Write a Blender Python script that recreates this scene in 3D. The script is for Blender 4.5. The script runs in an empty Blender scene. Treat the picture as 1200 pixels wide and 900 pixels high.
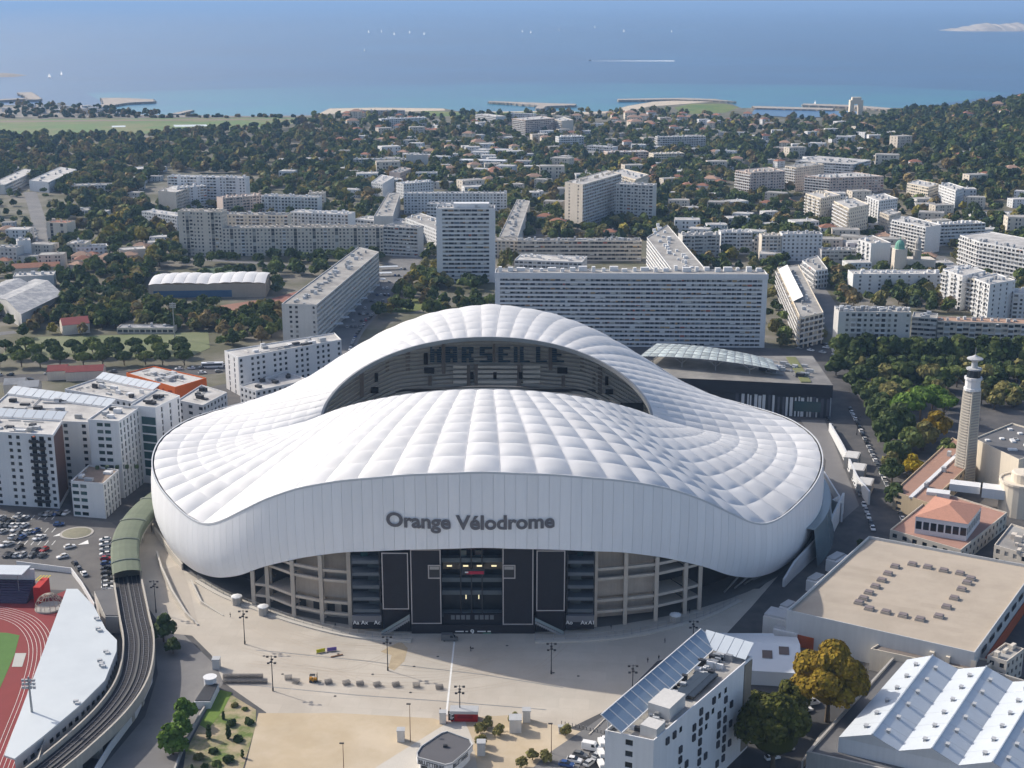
import bpy, math, random
import numpy as np
from mathutils import Vector, Matrix
random.seed(7); RNG = np.random.default_rng(7)
SC = bpy.context.scene; COL = SC.collection
# ---------------------------------------------------------------- camera, world, sun, exposure
CAM_H = 200.0; FPX = 1600.0; PITCH = math.atan(449 / FPX)
cam = bpy.data.cameras.new('camera'); cam.lens = 48; cam.sensor_width = 36; cam.clip_start = 1; cam.clip_end = 400000
camo = bpy.data.objects.new('camera', cam); COL.objects.link(camo)
camo.location = (0, 0, CAM_H); camo.rotation_euler = (math.pi / 2 - PITCH, 0, 0); SC.camera = camo
SUN_EL = math.radians(34.7); SUN_AZ = math.radians(-59)          # azimuth from +Y towards +X
SD = Vector((math.sin(SUN_AZ) * math.cos(SUN_EL), math.cos(SUN_AZ) * math.cos(SUN_EL), math.sin(SUN_EL)))
w = bpy.data.worlds.new('World'); SC.world = w; w.use_nodes = True
nt = w.node_tree; bg = nt.nodes['Background']; sky = nt.nodes.new('ShaderNodeTexSky')
sky.sky_type = 'NISHITA'; sky.sun_disc = False; sky.sun_elevation = SUN_EL; sky.sun_rotation = SUN_AZ % (2 * math.pi)
sky.altitude = 100; sky.air_density = 0.8; sky.dust_density = 2.5; sky.ozone_density = 0.6
nt.links.new(sky.outputs[0], bg.inputs[0]); bg.inputs[1].default_value = 0.15
sl = bpy.data.lights.new('sun', 'SUN'); sl.energy = 3.6; sl.angle = math.radians(0.5); sl.color = (1.0, 0.92, 0.80)
so = bpy.data.objects.new('sun', sl); COL.objects.link(so); so.rotation_euler = SD.to_track_quat('Z', 'Y').to_euler(); so.location = (-300, 300, 400)
SC.view_settings.view_transform = 'Standard'; SC.view_settings.look = 'None'; SC.view_settings.exposure = 0.36; SC.view_settings.gamma = 1.0
SC.view_settings.use_curve_mapping = False
SC.render.engine = 'CYCLES'
cy = SC.cycles; cy.use_denoising = True; cy.max_bounces = 5; cy.diffuse_bounces = 3; cy.glossy_bounces = 2; cy.transmission_bounces = 2
cy.volume_bounces = 0; cy.transparent_max_bounces = 6; cy.sample_clamp_indirect = 6.0
try: cy.denoiser = 'OPENIMAGEDENOISE'
except Exception: pass

# ---------------------------------------------------------------- reading positions off the ground plane of the survey photograph
cT, sT = math.cos(PITCH), math.sin(PITCH)
def G(px, py, z=0.0):
    u = px - 600.0; v = py - 450.0
    dy = FPX * cT - v * sT; dz = -(FPX * sT + v * cT)
    t = (z - CAM_H) / dz
    return (u * t, dy * t)
def G3(px, py, z=0.0):
    x, y = G(px, py, z); return (x, y, z)
def PJ(x, y, z):
    zz = z - CAM_H
    dep = y * cT - zz * sT; up = y * sT + zz * cT
    return 600 + FPX * x / dep, 450 - FPX * up / dep
def ZAT(x, y, py):                       # height above ground point (x,y) seen at picture row py
    v = py - 450.0
    return CAM_H - y * (FPX * sT + v * cT) / (FPX * cT - v * sT)

# ---------------------------------------------------------------- materials
MATS = {}
def mat(name, col, rough=0.8, var=0.12, scale=0.3, metal=0.0, spec=0.3, island=0.0, bump=0.0, bscale=2.0, obj=0.0, attr=None, streak=0.0, emit=0.0, col2=None, c2scale=0.05, c2amt=0.0, joint=None, wind=0.0):
    if name in MATS: return MATS[name]
    m = bpy.data.materials.new(name); m.use_nodes = True; N = m.node_tree.nodes; L = m.node_tree.links
    b = N['Principled BSDF']; b.inputs['Roughness'].default_value = rough; b.inputs['Metallic'].default_value = metal
    b.inputs['Specular IOR Level'].default_value = spec
    geo = N.new('ShaderNodeNewGeometry')
    if attr:
        a = N.new('ShaderNodeAttribute'); a.attribute_name = attr; cur = a.outputs['Color']
    else:
        r = N.new('ShaderNodeRGB'); r.outputs[0].default_value = (*col, 1); cur = r.outputs[0]
    def scaled(cur, fac_out, lo, hi):
        mr = N.new('ShaderNodeMapRange'); mr.inputs[3].default_value = lo; mr.inputs[4].default_value = hi; L.new(fac_out, mr.inputs[0])
        mx = N.new('ShaderNodeVectorMath'); mx.operation = 'SCALE'; L.new(cur, mx.inputs[0]); L.new(mr.outputs[0], mx.inputs['Scale']); return mx.outputs[0]
    if col2 is not None:
        n2 = N.new('ShaderNodeTexNoise'); n2.inputs['Scale'].default_value = c2scale; n2.inputs['Detail'].default_value = 5; n2.inputs['Roughness'].default_value = 0.65
        L.new(geo.outputs['Position'], n2.inputs['Vector'])
        mr = N.new('ShaderNodeMapRange'); mr.inputs[1].default_value = 0.42; mr.inputs[2].default_value = 0.62; mr.inputs[4].default_value = c2amt or 1.0; L.new(n2.outputs[0], mr.inputs[0])
        mm = N.new('ShaderNodeMix'); mm.data_type = 'RGBA'; L.new(mr.outputs[0], mm.inputs[0]); L.new(cur, mm.inputs[6]); mm.inputs[7].default_value = (*col2, 1); cur = mm.outputs[2]
    if var:
        n = N.new('ShaderNodeTexNoise'); n.inputs['Scale'].default_value = scale; n.inputs['Detail'].default_value = 6; n.inputs['Roughness'].default_value = 0.7
        L.new(geo.outputs['Position'], n.inputs['Vector']); cur = scaled(cur, n.outputs[0], 1 - 2 * var, 1 + 2 * var)
    if streak:
        mp = N.new('ShaderNodeMapping'); mp.inputs['Scale'].default_value = (1.3, 1.3, 0.06); L.new(geo.outputs['Position'], mp.inputs['Vector'])
        n = N.new('ShaderNodeTexNoise'); n.inputs['Scale'].default_value = 1.0; n.inputs['Detail'].default_value = 4; L.new(mp.outputs[0], n.inputs['Vector'])
        cur = scaled(cur, n.outputs[0], 1 - 2 * streak, 1 + 1.4 * streak)
    if wind:
        mp = N.new('ShaderNodeMapping'); mp.inputs['Scale'].default_value = (.00045, .0035, 1); mp.inputs['Rotation'].default_value = (0, 0, .12); L.new(geo.outputs['Position'], mp.inputs['Vector'])
        n = N.new('ShaderNodeTexNoise'); n.inputs['Scale'].default_value = 1.0; n.inputs['Detail'].default_value = 8; n.inputs['Roughness'].default_value = .7; L.new(mp.outputs[0], n.inputs['Vector']); cur = scaled(cur, n.outputs[0], 1 - 2 * wind, 1 + 2 * wind)
    if joint:
        mp = N.new('ShaderNodeMapping'); mp.inputs['Rotation'].default_value = (0, 0, joint[2]); L.new(geo.outputs['Position'], mp.inputs['Vector'])
        bt = N.new('ShaderNodeTexBrick'); bt.inputs['Scale'].default_value = 1.0; bt.inputs['Brick Width'].default_value = joint[0]; bt.inputs['Row Height'].default_value = joint[1]; bt.inputs['Mortar Size'].default_value = joint[3]; bt.inputs['Color1'].default_value = (1, 1, 1, 1); bt.inputs['Color2'].default_value = (.93, .93, .93, 1); bt.inputs['Mortar'].default_value = (joint[4],) * 3 + (1,); bt.offset = .5; L.new(mp.outputs[0], bt.inputs['Vector'])
        mj = N.new('ShaderNodeVectorMath'); mj.operation = 'MULTIPLY'; L.new(cur, mj.inputs[0]); L.new(bt.outputs['Color'], mj.inputs[1]); cur = mj.outputs[0]
    if island: cur = scaled(cur, geo.outputs['Random Per Island'], 1 - island, 1 + island)
    if obj:
        oi = N.new('ShaderNodeObjectInfo'); cur = scaled(cur, oi.outputs['Random'], 1 - obj, 1 + obj)
    L.new(cur, b.inputs['Base Color'])
    if emit:
        L.new(cur, b.inputs['Emission Color']); b.inputs['Emission Strength'].default_value = emit
    if bump:
        n = N.new('ShaderNodeTexNoise'); n.inputs['Scale'].default_value = bscale; n.inputs['Detail'].default_value = 4; L.new(geo.outputs['Position'], n.inputs['Vector'])
        bp = N.new('ShaderNodeBump'); bp.inputs['Strength'].default_value = bump; bp.inputs['Distance'].default_value = 0.3; L.new(n.outputs[0], bp.inputs['Height']); L.new(bp.outputs[0], b.inputs['Normal'])
    MATS[name] = m; return m
def pane_mat(name, stops, rough=0.15, spec=0.6):
    """window panes: each pane its own tone (glass, half lowered blind, curtain, shutter)"""
    m = bpy.data.materials.new(name); m.use_nodes = True; N = m.node_tree.nodes; L = m.node_tree.links
    b = N['Principled BSDF']; b.inputs['Roughness'].default_value = rough; b.inputs['Specular IOR Level'].default_value = spec
    geo = N.new('ShaderNodeNewGeometry'); r = N.new('ShaderNodeValToRGB'); r.color_ramp.interpolation = 'CONSTANT'
    e = r.color_ramp.elements
    while len(e) < len(stops): e.new(0.5)
    for k, (p, c) in enumerate(stops): e[k].position = p; e[k].color = (*c, 1)
    oi = N.new('ShaderNodeObjectInfo'); ad = N.new('ShaderNodeMath'); ad.operation = 'ADD'; fr = N.new('ShaderNodeMath'); fr.operation = 'FRACT'
    L.new(geo.outputs['Random Per Island'], ad.inputs[0]); L.new(oi.outputs['Random'], ad.inputs[1]); L.new(ad.outputs[0], fr.inputs[0])
    L.new(fr.outputs[0], r.inputs[0]); L.new(r.outputs[0], b.inputs['Base Color']); MATS[name] = m; return m
GLASS = pane_mat('window_glass', [(0, (.04, .045, .055)), (.28, (.08, .085, .09)), (.45, (.16, .155, .15)), (.6, (.03, .035, .04)), (.74, (.34, .33, .31)), (.9, (.52, .51, .48))])
M_AWN = pane_mat('awning_cloth', [(0, (.55, .53, .49)), (.3, (.65, .65, .64)), (.55, (.30, .20, .12)), (.7, (.42, .30, .16)), (.82, (.13, .17, .22)), (.92, (.36, .12, .08))], rough=.8, spec=.2)
GLASSD = pane_mat('dark_glass', [(0, (.02, .025, .03)), (.4, (.035, .045, .055)), (.8, (.015, .02, .025))], rough=.08)
GLASST = pane_mat('teal_glass', [(0, (.02, .05, .055)), (.4, (.03, .08, .085)), (.75, (.015, .03, .035)), (.9, (.10, .14, .14))], rough=.08)
M_WHITE = mat('white_render', (.66, .665, .67), var=.04, scale=.15, streak=.05)
M_CREAM = mat('cream_render', (.68, .61, .50), var=.05, scale=.15, streak=.06)
M_BEIGE = mat('beige_render', (.62, .56, .48), var=.06, scale=.15, streak=.08)
M_GREY = mat('grey_render', (.55, .54, .52), var=.06, scale=.15, streak=.08)
M_PINK = mat('pink_render', (.60, .49, .43), var=.06, scale=.15, streak=.07)
M_BLUEW = mat('pale_blue_render', (.70, .70, .70), var=.04, scale=.15, streak=.06)
M_CONC = mat('raw_concrete', (.40, .38, .35), var=.09, scale=.2, streak=.10)
M_ROOFG = mat('gravel_roof', (.36, .35, .33), var=.16, scale=.12, col2=(.24, .23, .22), c2scale=.08, rough=.95)
M_ROOFL = mat('pale_roof', (.50, .49, .47), var=.12, scale=.12, col2=(.36, .35, .34), c2scale=.09, rough=.9)
M_ROOFD = mat('bitumen_roof', (.13, .13, .135), var=.15, scale=.15, rough=.9)
M_TILE = mat('clay_tile', (.30, .145, .095), var=.16, scale=.6, obj=.18, rough=.9, bump=.3, bscale=3)
M_TILEP = mat('pale_clay_tile', (.36, .235, .17), var=.15, scale=.6, obj=.15, rough=.9)
M_UNIT = mat('rooftop_metal', (.40, .41, .42), var=.08, island=.3, rough=.5)
M_DARK = mat('dark_metal', (.035, .036, .04), var=.1, rough=.5)
M_STEEL = mat('galvanised_steel', (.33, .34, .35), var=.1, rough=.45, metal=.5)
M_ASPH = mat('asphalt', (.075, .075, .078), var=.14, scale=.12, col2=(.105, .10, .098), c2scale=.06, rough=.9, bump=.1)
M_ASPHL = mat('worn_asphalt', (.15, .15, .152), var=.12, scale=.12, col2=(.19, .185, .18), c2scale=.05, rough=.9)
M_PAINT = mat('road_paint', (.72, .72, .70), var=.12, scale=1.2)
M_TRUNK = mat('bark', (.11, .085, .06), var=.2, scale=1.5, rough=.95)

# ---------------------------------------------------------------- mesh building
ORG = {}                                     # world origin of every object built here
class MB:
    def __init__(s): s.v = []; s.f = []; s.m = []
    def quad(s, a, b, c, d, m=0):
        n = len(s.v); s.v += [a, b, c, d]; s.f.append((n, n + 1, n + 2, n + 3)); s.m.append(m)
    def poly(s, pts, m=0):
        n = len(s.v); s.v += list(pts); s.f.append(tuple(range(n, n + len(pts)))); s.m.append(m)
    def prism(s, P, z0, z1, m=0, mt=None, bottom=True):
        """closed prism over a counter-clockwise outline"""
        P = ccw(P); n = len(P); k = len(s.v)
        s.v += [(x, y, z0) for x, y in P] + [(x, y, z1) for x, y in P]
        for i in range(n):
            j = (i + 1) % n; s.f.append((k + i, k + j, k + n + j, k + n + i)); s.m.append(m)
        s.f.append(tuple(range(k + n, k + 2 * n))); s.m.append(m if mt is None else mt)
        if bottom: s.f.append(tuple(range(k + n - 1, k - 1, -1))); s.m.append(m)
    def obox(s, o, ux, w, d, z0, z1, m=0, mt=None):
        uy = (-ux[1], ux[0]); o2 = (o[0] + ux[0] * w, o[1] + ux[1] * w)
        s.prism([o, o2, (o2[0] + uy[0] * d, o2[1] + uy[1] * d), (o[0] + uy[0] * d, o[1] + uy[1] * d)], z0, z1, m, mt)
    def box(s, cx, cy, w, d, z0, z1, m=0, a=0.0, mt=None):
        c, n = math.cos(a), math.sin(a)
        s.prism([(cx + c * x - n * y, cy + n * x + c * y) for x, y in ((-w / 2, -d / 2), (w / 2, -d / 2), (w / 2, d / 2), (-w / 2, d / 2))], z0, z1, m, mt)
    def tube(s, p, q, r0, r1=None, n=6, m=0, caps=True):
        r1 = r0 if r1 is None else r1; p = Vector(p); q = Vector(q); d = (q - p).normalized()
        a = d.orthogonal().normalized(); b = d.cross(a); k = len(s.v)
        for c, r in ((p, r0), (q, r1)):
            s.v += [tuple(c + (a * math.cos(2 * math.pi * i / n) + b * math.sin(2 * math.pi * i / n)) * r) for i in range(n)]
        for i in range(n):
            j = (i + 1) % n; s.f.append((k + i, k + j, k + n + j, k + n + i)); s.m.append(m)
        if caps:
            s.f.append(tuple(range(k + n, k + 2 * n))); s.m.append(m); s.f.append(tuple(range(k + n - 1, k - 1, -1))); s.m.append(m)
    def lathe(s, prof, c=(0, 0), n=16, m=0):
        k = len(s.v)
        for r, z in prof: s.v += [(c[0] + r * math.cos(2 * math.pi * i / n), c[1] + r * math.sin(2 * math.pi * i / n), z) for i in range(n)]
        for a in range(len(prof) - 1):
            for i in range(n):
                j = (i + 1) % n; s.f.append((k + a * n + i, k + a * n + j, k + a * n + n + j, k + a * n + n + i)); s.m.append(m)
        s.f.append(tuple(k + (len(prof) - 1) * n + i for i in range(n))); s.m.append(m)
    def grid(s, rows, m=0, close=False):
        k = len(s.v); nr = len(rows); nc = len(rows[0])
        for r in rows: s.v += [tuple(p) for p in r]
        for a in range(nr - 1):
            for i in range(nc - (0 if close else 1)):
                j = (i + 1) % nc; s.f.append((k + a * nc + i, k + a * nc + j, k + (a + 1) * nc + j, k + (a + 1) * nc + i)); s.m.append(m)
    def mesh(s, name, mats, org=(0, 0, 0), smooth=False):
        me = bpy.data.meshes.new(name)
        v = [(p[0] - org[0], p[1] - org[1], p[2] - org[2]) for p in s.v]
        me.from_pydata(v, [], s.f)
        for m in (mats if isinstance(mats, (list, tuple)) else [mats]): me.materials.append(m)
        if any(s.m): me.polygons.foreach_set('material_index', s.m)
        if smooth: me.polygons.foreach_set('use_smooth', [True] * len(s.f))
        me.update(); return me
    def build(s, name, mats, parent=None, org=None, smooth=False, kind=None, label=None):
        if not s.v: return None
        if org is None: org = ORG.get(parent.name, (0, 0, 0)) if parent else (0, 0, 0)
        o = link(name, s.mesh(name, mats, org, smooth), parent)
        if parent is None: o.location = org
        ORG[o.name] = org
        if kind: o['kind'] = kind
        if label: o['label'] = label
        return o
def ccw(P):
    a = sum(P[i][0] * P[(i + 1) % len(P)][1] - P[(i + 1) % len(P)][0] * P[i][1] for i in range(len(P)))
    return list(P) if a > 0 else list(P)[::-1]
def link(name, me, parent=None, loc=None, rz=None):
    o = bpy.data.objects.new(name, me); COL.objects.link(o)
    if parent: o.parent = parent
    if loc is not None: o.location = loc
    if rz is not None: o.rotation_euler = (0, 0, rz)
    return o
def tag(o, label=None, cat=None, group=None, kind=None):
    if label: o['label'] = label
    if cat: o['category'] = cat
    if group: o['group'] = group
    if kind: o['kind'] = kind
    return o
def empty(name, loc, label=None, cat=None, group=None, rz=0.0, sc=None):
    o = bpy.data.objects.new(name, None); COL.objects.link(o); o.location = loc; o.rotation_euler = (0, 0, rz); o.empty_display_size = 2
    if sc: o.scale = (sc, sc, sc) if not isinstance(sc, (tuple, list)) else sc
    ORG[o.name] = tuple(loc); return tag(o, label, cat, group)
KIDS = {}
def dup(root, loc, rz=0.0, sc=1.0, label=None, group=None):
    """a copy of a thing with copies of its parts and sub-parts (mesh data shared)"""
    r = root.copy(); COL.objects.link(r); r.location = loc; r.rotation_euler = (0, 0, rz); r.scale = (sc, sc, sc) if not isinstance(sc, (tuple, list)) else sc
    if label: r['label'] = label
    if group: r['group'] = group
    if root.name not in KIDS: KIDS[root.name] = [(c, list(c.children)) for c in root.children]
    for ch, gr in KIDS[root.name]:
        c = ch.copy(); COL.objects.link(c); c.parent = r
        for g in gr:
            d = g.copy(); COL.objects.link(d); d.parent = c
    return r
def V2(a, b): return (b[0] - a[0], b[1] - a[1])
def LEN(a): return math.hypot(a[0], a[1])
def inpoly(x, y, P):
    c = False; j = len(P) - 1
    for i in range(len(P)):
        if (P[i][1] > y) != (P[j][1] > y) and x < (P[j][0] - P[i][0]) * (y - P[i][1]) / (P[j][1] - P[i][1]) + P[i][0]: c = not c
        j = i
    return c
BLOCKED = []                                  # footprints where no tree or house may stand
def blocked(x, y, r=0.0):
    for bx0, by0, bx1, by1, P in BLOCKED:
        if bx0 - r < x < bx1 + r and by0 - r < y < by1 + r:
            if r == 0:
                if inpoly(x, y, P): return True
            else:
                if inpoly(x, y, P): return True
                for k in range(len(P)):
                    a = P[k]; b = P[(k + 1) % len(P)]; ab = V2(a, b); l2 = ab[0] ** 2 + ab[1] ** 2 or 1
                    t = max(0, min(1, ((x - a[0]) * ab[0] + (y - a[1]) * ab[1]) / l2))
                    if math.hypot(x - a[0] - t * ab[0], y - a[1] - t * ab[1]) < r: return True
    return False
def block(P):
    BLOCKED.append((min(p[0] for p in P), min(p[1] for p in P), max(p[0] for p in P), max(p[1] for p in P), list(P)))
def sheet(name, P, z, m, kind='structure', blk=False):
    b = MB(); b.poly([(x, y, z) for x, y in ccw(P)]); o = b.build(name, m, None, (0, 0, 0)); o['kind'] = kind
    if blk: block(P)
    return o
def ribbon(pts, wd, z=None):
    """outline of a road of width wd along a centre line"""
    L_, R_ = [], []
    for i, p in enumerate(pts):
        a = pts[max(0, i - 1)]; b = pts[min(len(pts) - 1, i + 1)]; d = V2(a, b); l = LEN(d) or 1; n = (-d[1] / l, d[0] / l); ww = wd[i] if isinstance(wd, (list, tuple)) else wd
        L_.append((p[0] + n[0] * ww / 2, p[1] + n[1] * ww / 2)); R_.append((p[0] - n[0] * ww / 2, p[1] - n[1] * ww / 2))
    return L_, R_
def smooth_line(pts, n=6):
    out = []
    for i in range(len(pts) - 1):
        p0 = pts[max(0, i - 1)]; p1 = pts[i]; p2 = pts[i + 1]; p3 = pts[min(len(pts) - 1, i + 2)]
        for k in range(n):
            t = k / n
            out.append(tuple(0.5 * (2 * p1[c] + (p2[c] - p0[c]) * t + (2 * p0[c] - 5 * p1[c] + 4 * p2[c] - p3[c]) * t * t + (-p0[c] + 3 * p1[c] - 3 * p2[c] + p3[c]) * t ** 3) for c in range(len(p1))))
    out.append(tuple(pts[-1])); return out
# ---------------------------------------------------------------- terrain, sea, coast
HX, HY = 900.0, 2050.0
def hz(x, y):                                 # wooded hill on the right of the bay
    sx = 118.0 if x < HX else 400.0; sy = 520.0 if y < HY else 260.0
    h = 66 * math.exp(-.5 * ((x - HX) / sx) ** 2 - .5 * ((y - HY) / sy) ** 2)
    h += 26 * math.exp(-.5 * ((x - 700) / 190) ** 2 - .5 * ((y - 1650) / 330) ** 2)
    return max(0.0, h - 1.5)
M_GROUND = mat('town_ground', (.10, .10, .062), var=.2, scale=.03, col2=(.19, .175, .15), c2scale=.02, rough=.95)
coast_px = [(-160, 124), (10, 123), (60, 122.5), (100, 126), (150, 134), (230, 136), (300, 136), (372, 135), (386, 127), (440, 126), (520, 127), (535, 130), (570, 131), (640, 130), (690, 131), (716, 130), (735, 124), (765, 119), (800, 117), (840, 119), (858, 122), (872, 128), (884, 136), (930, 139), (985, 138), (1010, 134), (1075, 132), (1090, 126), (1150, 124), (1330, 122)]
land = [G(*p) for p in coast_px]
land = land + [(1700, 2900), (1700, 1500), (500, 120), (-500, 120), (-1700, 1500), (-1500, 2700)]
sheet('ground', land, 0.0, M_GROUND)
M_SEA = mat('sea_water', (.004, .058, .165), rough=.3, var=.12, scale=.0006, spec=.15, col2=(.005, .085, .21), c2scale=.0011, c2amt=.8, wind=.16)  # broad noise tints paint cloud shadows into the sea, besides the wind streaks
b = MB(); b.quad((-250000, 1200, -1.5), (250000, 1200, -1.5), (250000, 300000, -1.5), (-250000, 300000, -1.5)); b.build('sea', M_SEA)['kind'] = 'structure'
# shallow water along the beaches
M_SHAL = mat('shallow_water', (.012, .165, .235), rough=.3, var=.1, scale=.002, spec=.15, col2=(.01, .10, .21), c2scale=.004, c2amt=.7)
sh = [G(*p) for p in coast_px[4:25]]
N = M_SHAL.node_tree.nodes; L = M_SHAL.node_tree.links; bs = N['Principled BSDF']; old = bs.inputs['Base Color'].links[0].from_socket; ge_ = N.new('ShaderNodeNewGeometry'); sx_ = N.new('ShaderNodeSeparateXYZ'); L.new(ge_.outputs['Position'], sx_.inputs[0])
nz_ = N.new('ShaderNodeTexNoise'); nz_.inputs['Scale'].default_value = .0012; nz_.inputs['Detail'].default_value = 5; L.new(ge_.outputs['Position'], nz_.inputs['Vector']); ad_ = N.new('ShaderNodeMath'); ad_.operation = 'MULTIPLY_ADD'; ad_.inputs[1].default_value = 1500; L.new(nz_.outputs[0], ad_.inputs[0]); L.new(sx_.outputs[1], ad_.inputs[2])
mr_ = N.new('ShaderNodeMapRange'); mr_.interpolation_type = 'SMOOTHSTEP'; mr_.inputs[1].default_value = 3100; mr_.inputs[2].default_value = 5300; L.new(ad_.outputs[0], mr_.inputs[0]); mk_ = N.new('ShaderNodeMix'); mk_.data_type = 'RGBA'; L.new(mr_.outputs[0], mk_.inputs[0]); L.new(old, mk_.inputs[6]); mk_.inputs[7].default_value = (.0045, .070, .187, 1); L.new(mk_.outputs[2], bs.inputs['Base Color'])
sheet('shallow_water', sh + [G(1190, 108), (G(1000, 99)), G(700, 97), G(400, 100), G(100, 108)], -1.42, M_SHAL)
sheet('marina_water', [G(880, 134), G(884, 128.5), G(960, 129.5), G(1010, 131), G(1000, 136.5), G(930, 138)], .3, mat('marina_blue', (.02, .10, .22), rough=.3, var=.1, scale=.01))
# hill
b = MB(); xs = np.linspace(380, 1650, 60); ys = np.linspace(900, 2700, 70)
b.grid([[(x, y, hz(x, y) - (0.6 if hz(x, y) < .2 else 0)) for x in xs] for y in ys])
b.build('hill', mat('hill_soil', (.085, .085, .05), var=.2, scale=.04, col2=(.2, .17, .13), c2scale=.03), smooth=True)['kind'] = 'structure'
# beach, park lawns, racecourse
M_SAND = mat('beach_sand', (.50, .43, .34), var=.12, scale=.03, rough=.95)
M_ROCK = mat('breakwater_rock', (.36, .32, .28), var=.3, scale=.2, rough=.95, bump=.5)
M_LAWN = mat('lawn', (.085, .15, .035), var=.18, scale=.05, col2=(.16, .18, .06), c2scale=.02, rough=.95)
sheet('beach', [G(*p) for p in [(372, 134), (386, 127.2), (440, 126.2), (520, 127.2), (522, 129.5), (470, 131), (400, 133)]], .10, M_SAND)
sheet('beach', [G(*p) for p in [(560, 131), (640, 130.2), (690, 131.2), (716, 130.2), (735, 124.3), (765, 119.3), (800, 117.3), (835, 119), (800, 122), (760, 125), (735, 131), (690, 134), (570, 134)]], .12, M_SAND)
sheet('beach', [G(*p) for p in [(-160, 125), (60, 124), (105, 128), (150, 134.1), (300, 136.1), (372, 135.1), (372, 136.5), (200, 137.5), (60, 137), (-160, 138)]], .11, mat('seafront_ground', (.24, .22, .19), var=.25, scale=.02))
sheet('park_lawn', [G(*p) for p in [(495, 130), (560, 132), (640, 131.5), (640, 135), (560, 137), (497, 136)]], .16, M_LAWN)
sheet('park_lawn', [G(*p) for p in [(790, 126), (810, 121.5), (850, 122), (866, 126), (850, 132), (800, 134)]], .17, M_LAWN)
sheet('racecourse', [G(*p) for p in [(-120, 141), (150, 139), (330, 137.8), (365, 139), (350, 144), (320, 148), (250, 153), (140, 158), (0, 161), (-140, 163)]], .14, mat('race_turf', (.10, .17, .045), var=.15, scale=.02, col2=(.17, .17, .07), c2scale=.012), blk=True)
sheet('race_track', [G(*p) for p in [(-120, 142.5), (150, 140.3), (300, 139.2), (352, 139.6), (352, 140.6), (300, 140.4), (150, 142), (-120, 144.6)]], .2, mat('track_soil', (.2, .155, .11), var=.1))
for P in ([(203, 146.5), (242, 146), (244, 148), (205, 148.8)], [(131, 147.5), (147, 147.2), (147, 149), (131, 149.2)]):
    sheet('pond', [G(*p) for p in P], .22, mat('pond_water', (.32, .38, .42), var=.03, rough=.1))
def breakwater(P, label, h=3.0, bank=True):
    P = [G(*p) for p in P]; r = empty('breakwater', (P[0][0], P[0][1], 0), label, 'breakwater', 'breakwaters along the bay'); b = MB(); b.prism(P, -6, h); b.build('causeway', M_ROCK, r)
    s = MB(); n = len(P)
    for i in range(n):
        a = P[i]; c = P[(i + 1) % n]; L_ = LEN(V2(a, c))
        for k in range(int(L_ / 9)):
            t = (k + random.random()) / max(1, int(L_ / 9)); x = a[0] + (c[0] - a[0]) * t + random.uniform(-2, 2); y = a[1] + (c[1] - a[1]) * t + random.uniform(-2, 2)
            q = random.uniform(2, 4); s.box(x, y, q, q * .8, -3, h + random.uniform(-1.5, .6), a=random.random() * 3)
    s.build('boulder', mat('boulder_rock', (.42, .38, .33), var=.2, island=.3), r, kind='stuff')
breakwater([(20, 110), (37, 109.5), (49, 117), (46, 118.2), (32, 118.3), (29, 114)], 'flat wedge-shaped rocky spit at the far left of the bay')
breakwater([(-40, 119), (0, 118), (33, 116.3), (33, 117.2), (0, 119.3), (-40, 120.5)], 'thin rocky causeway joining the wedge-shaped spit to the left shore')
breakwater([(93, 129), (122, 123.6), (119, 116.4), (140, 116.2), (180, 118), (182, 120.5), (150, 122), (110, 128.5)], 'crooked sandy breakwater off the marina at the left shore')
breakwater([(200, 134.3), (222, 130), (227, 130.3), (210, 134.8)], 'short dark groyne jutting from the shore beside the racecourse', 2)
breakwater([(573, 120), (600, 121), (640, 122.5), (675, 123.5), (674, 125), (640, 126), (636, 129), (628, 129), (630, 125), (600, 122.5), (574, 121)], 'T-shaped rock breakwater off the middle of the beach')
breakwater([(724, 117.6), (760, 117), (800, 116.4), (835, 117.6), (862, 120.5), (830, 119), (790, 118), (725, 119)], 'long low rock bar sheltering the grassy headland')
breakwater([(882, 126), (930, 127.3), (976, 128.6), (976, 130.6), (930, 129.4), (884, 128.2)], 'inner jetty of the small marina')
breakwater([(941, 123), (1000, 124.8), (1070, 130.6), (1068, 132.4), (1000, 127), (941, 124.8)], 'outer jetty of the small marina with pale boulders')
# island on the horizon
isl = empty('island', (*G(1165, 37), 0), 'rocky pale island low on the horizon at the right edge', 'island'); b = MB()
ix0, iy0 = G(1119, 36.5); sc_ = iy0 / 1560; n = 44; prof = []
for k in range(n): prof.append((ix0 + k * 3.2 * sc_, max(0.2, (2.0 + 6.0 * min(1, k / 14) + .9 * math.sin(k * .55) + .7 * math.sin(k * 1.7 + 1) + random.uniform(-.5, .5)) * sc_ * min(1, .15 + k / 9))))
b.grid([[(x, iy0 + 60 * j * sc_ * .25 - 30, h * f - 4) for x, h in prof] for j, f in enumerate((.0, .55, .8, 1, .9, .5, 0))])
b.build('cliff', mat('limestone', (.42, .37, .31), var=.35, scale=.006, rough=.95), isl)
rk = empty('rock', (*G(4, 88), 0), 'small dark rock islet in the water at the left edge', 'rock'); b = MB(); x, y = G(3, 88.5)
b.grid([[(x + (i - 5) * 11, y + (j - 2) * 30, 9 * max(0, 1 - ((i - 5) / 5) ** 2) * (1 - ((j - 2) / 2) ** 2) - 2) for i in range(11)] for j in range(5)]); b.build('stone', M_ROCK, rk)
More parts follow.
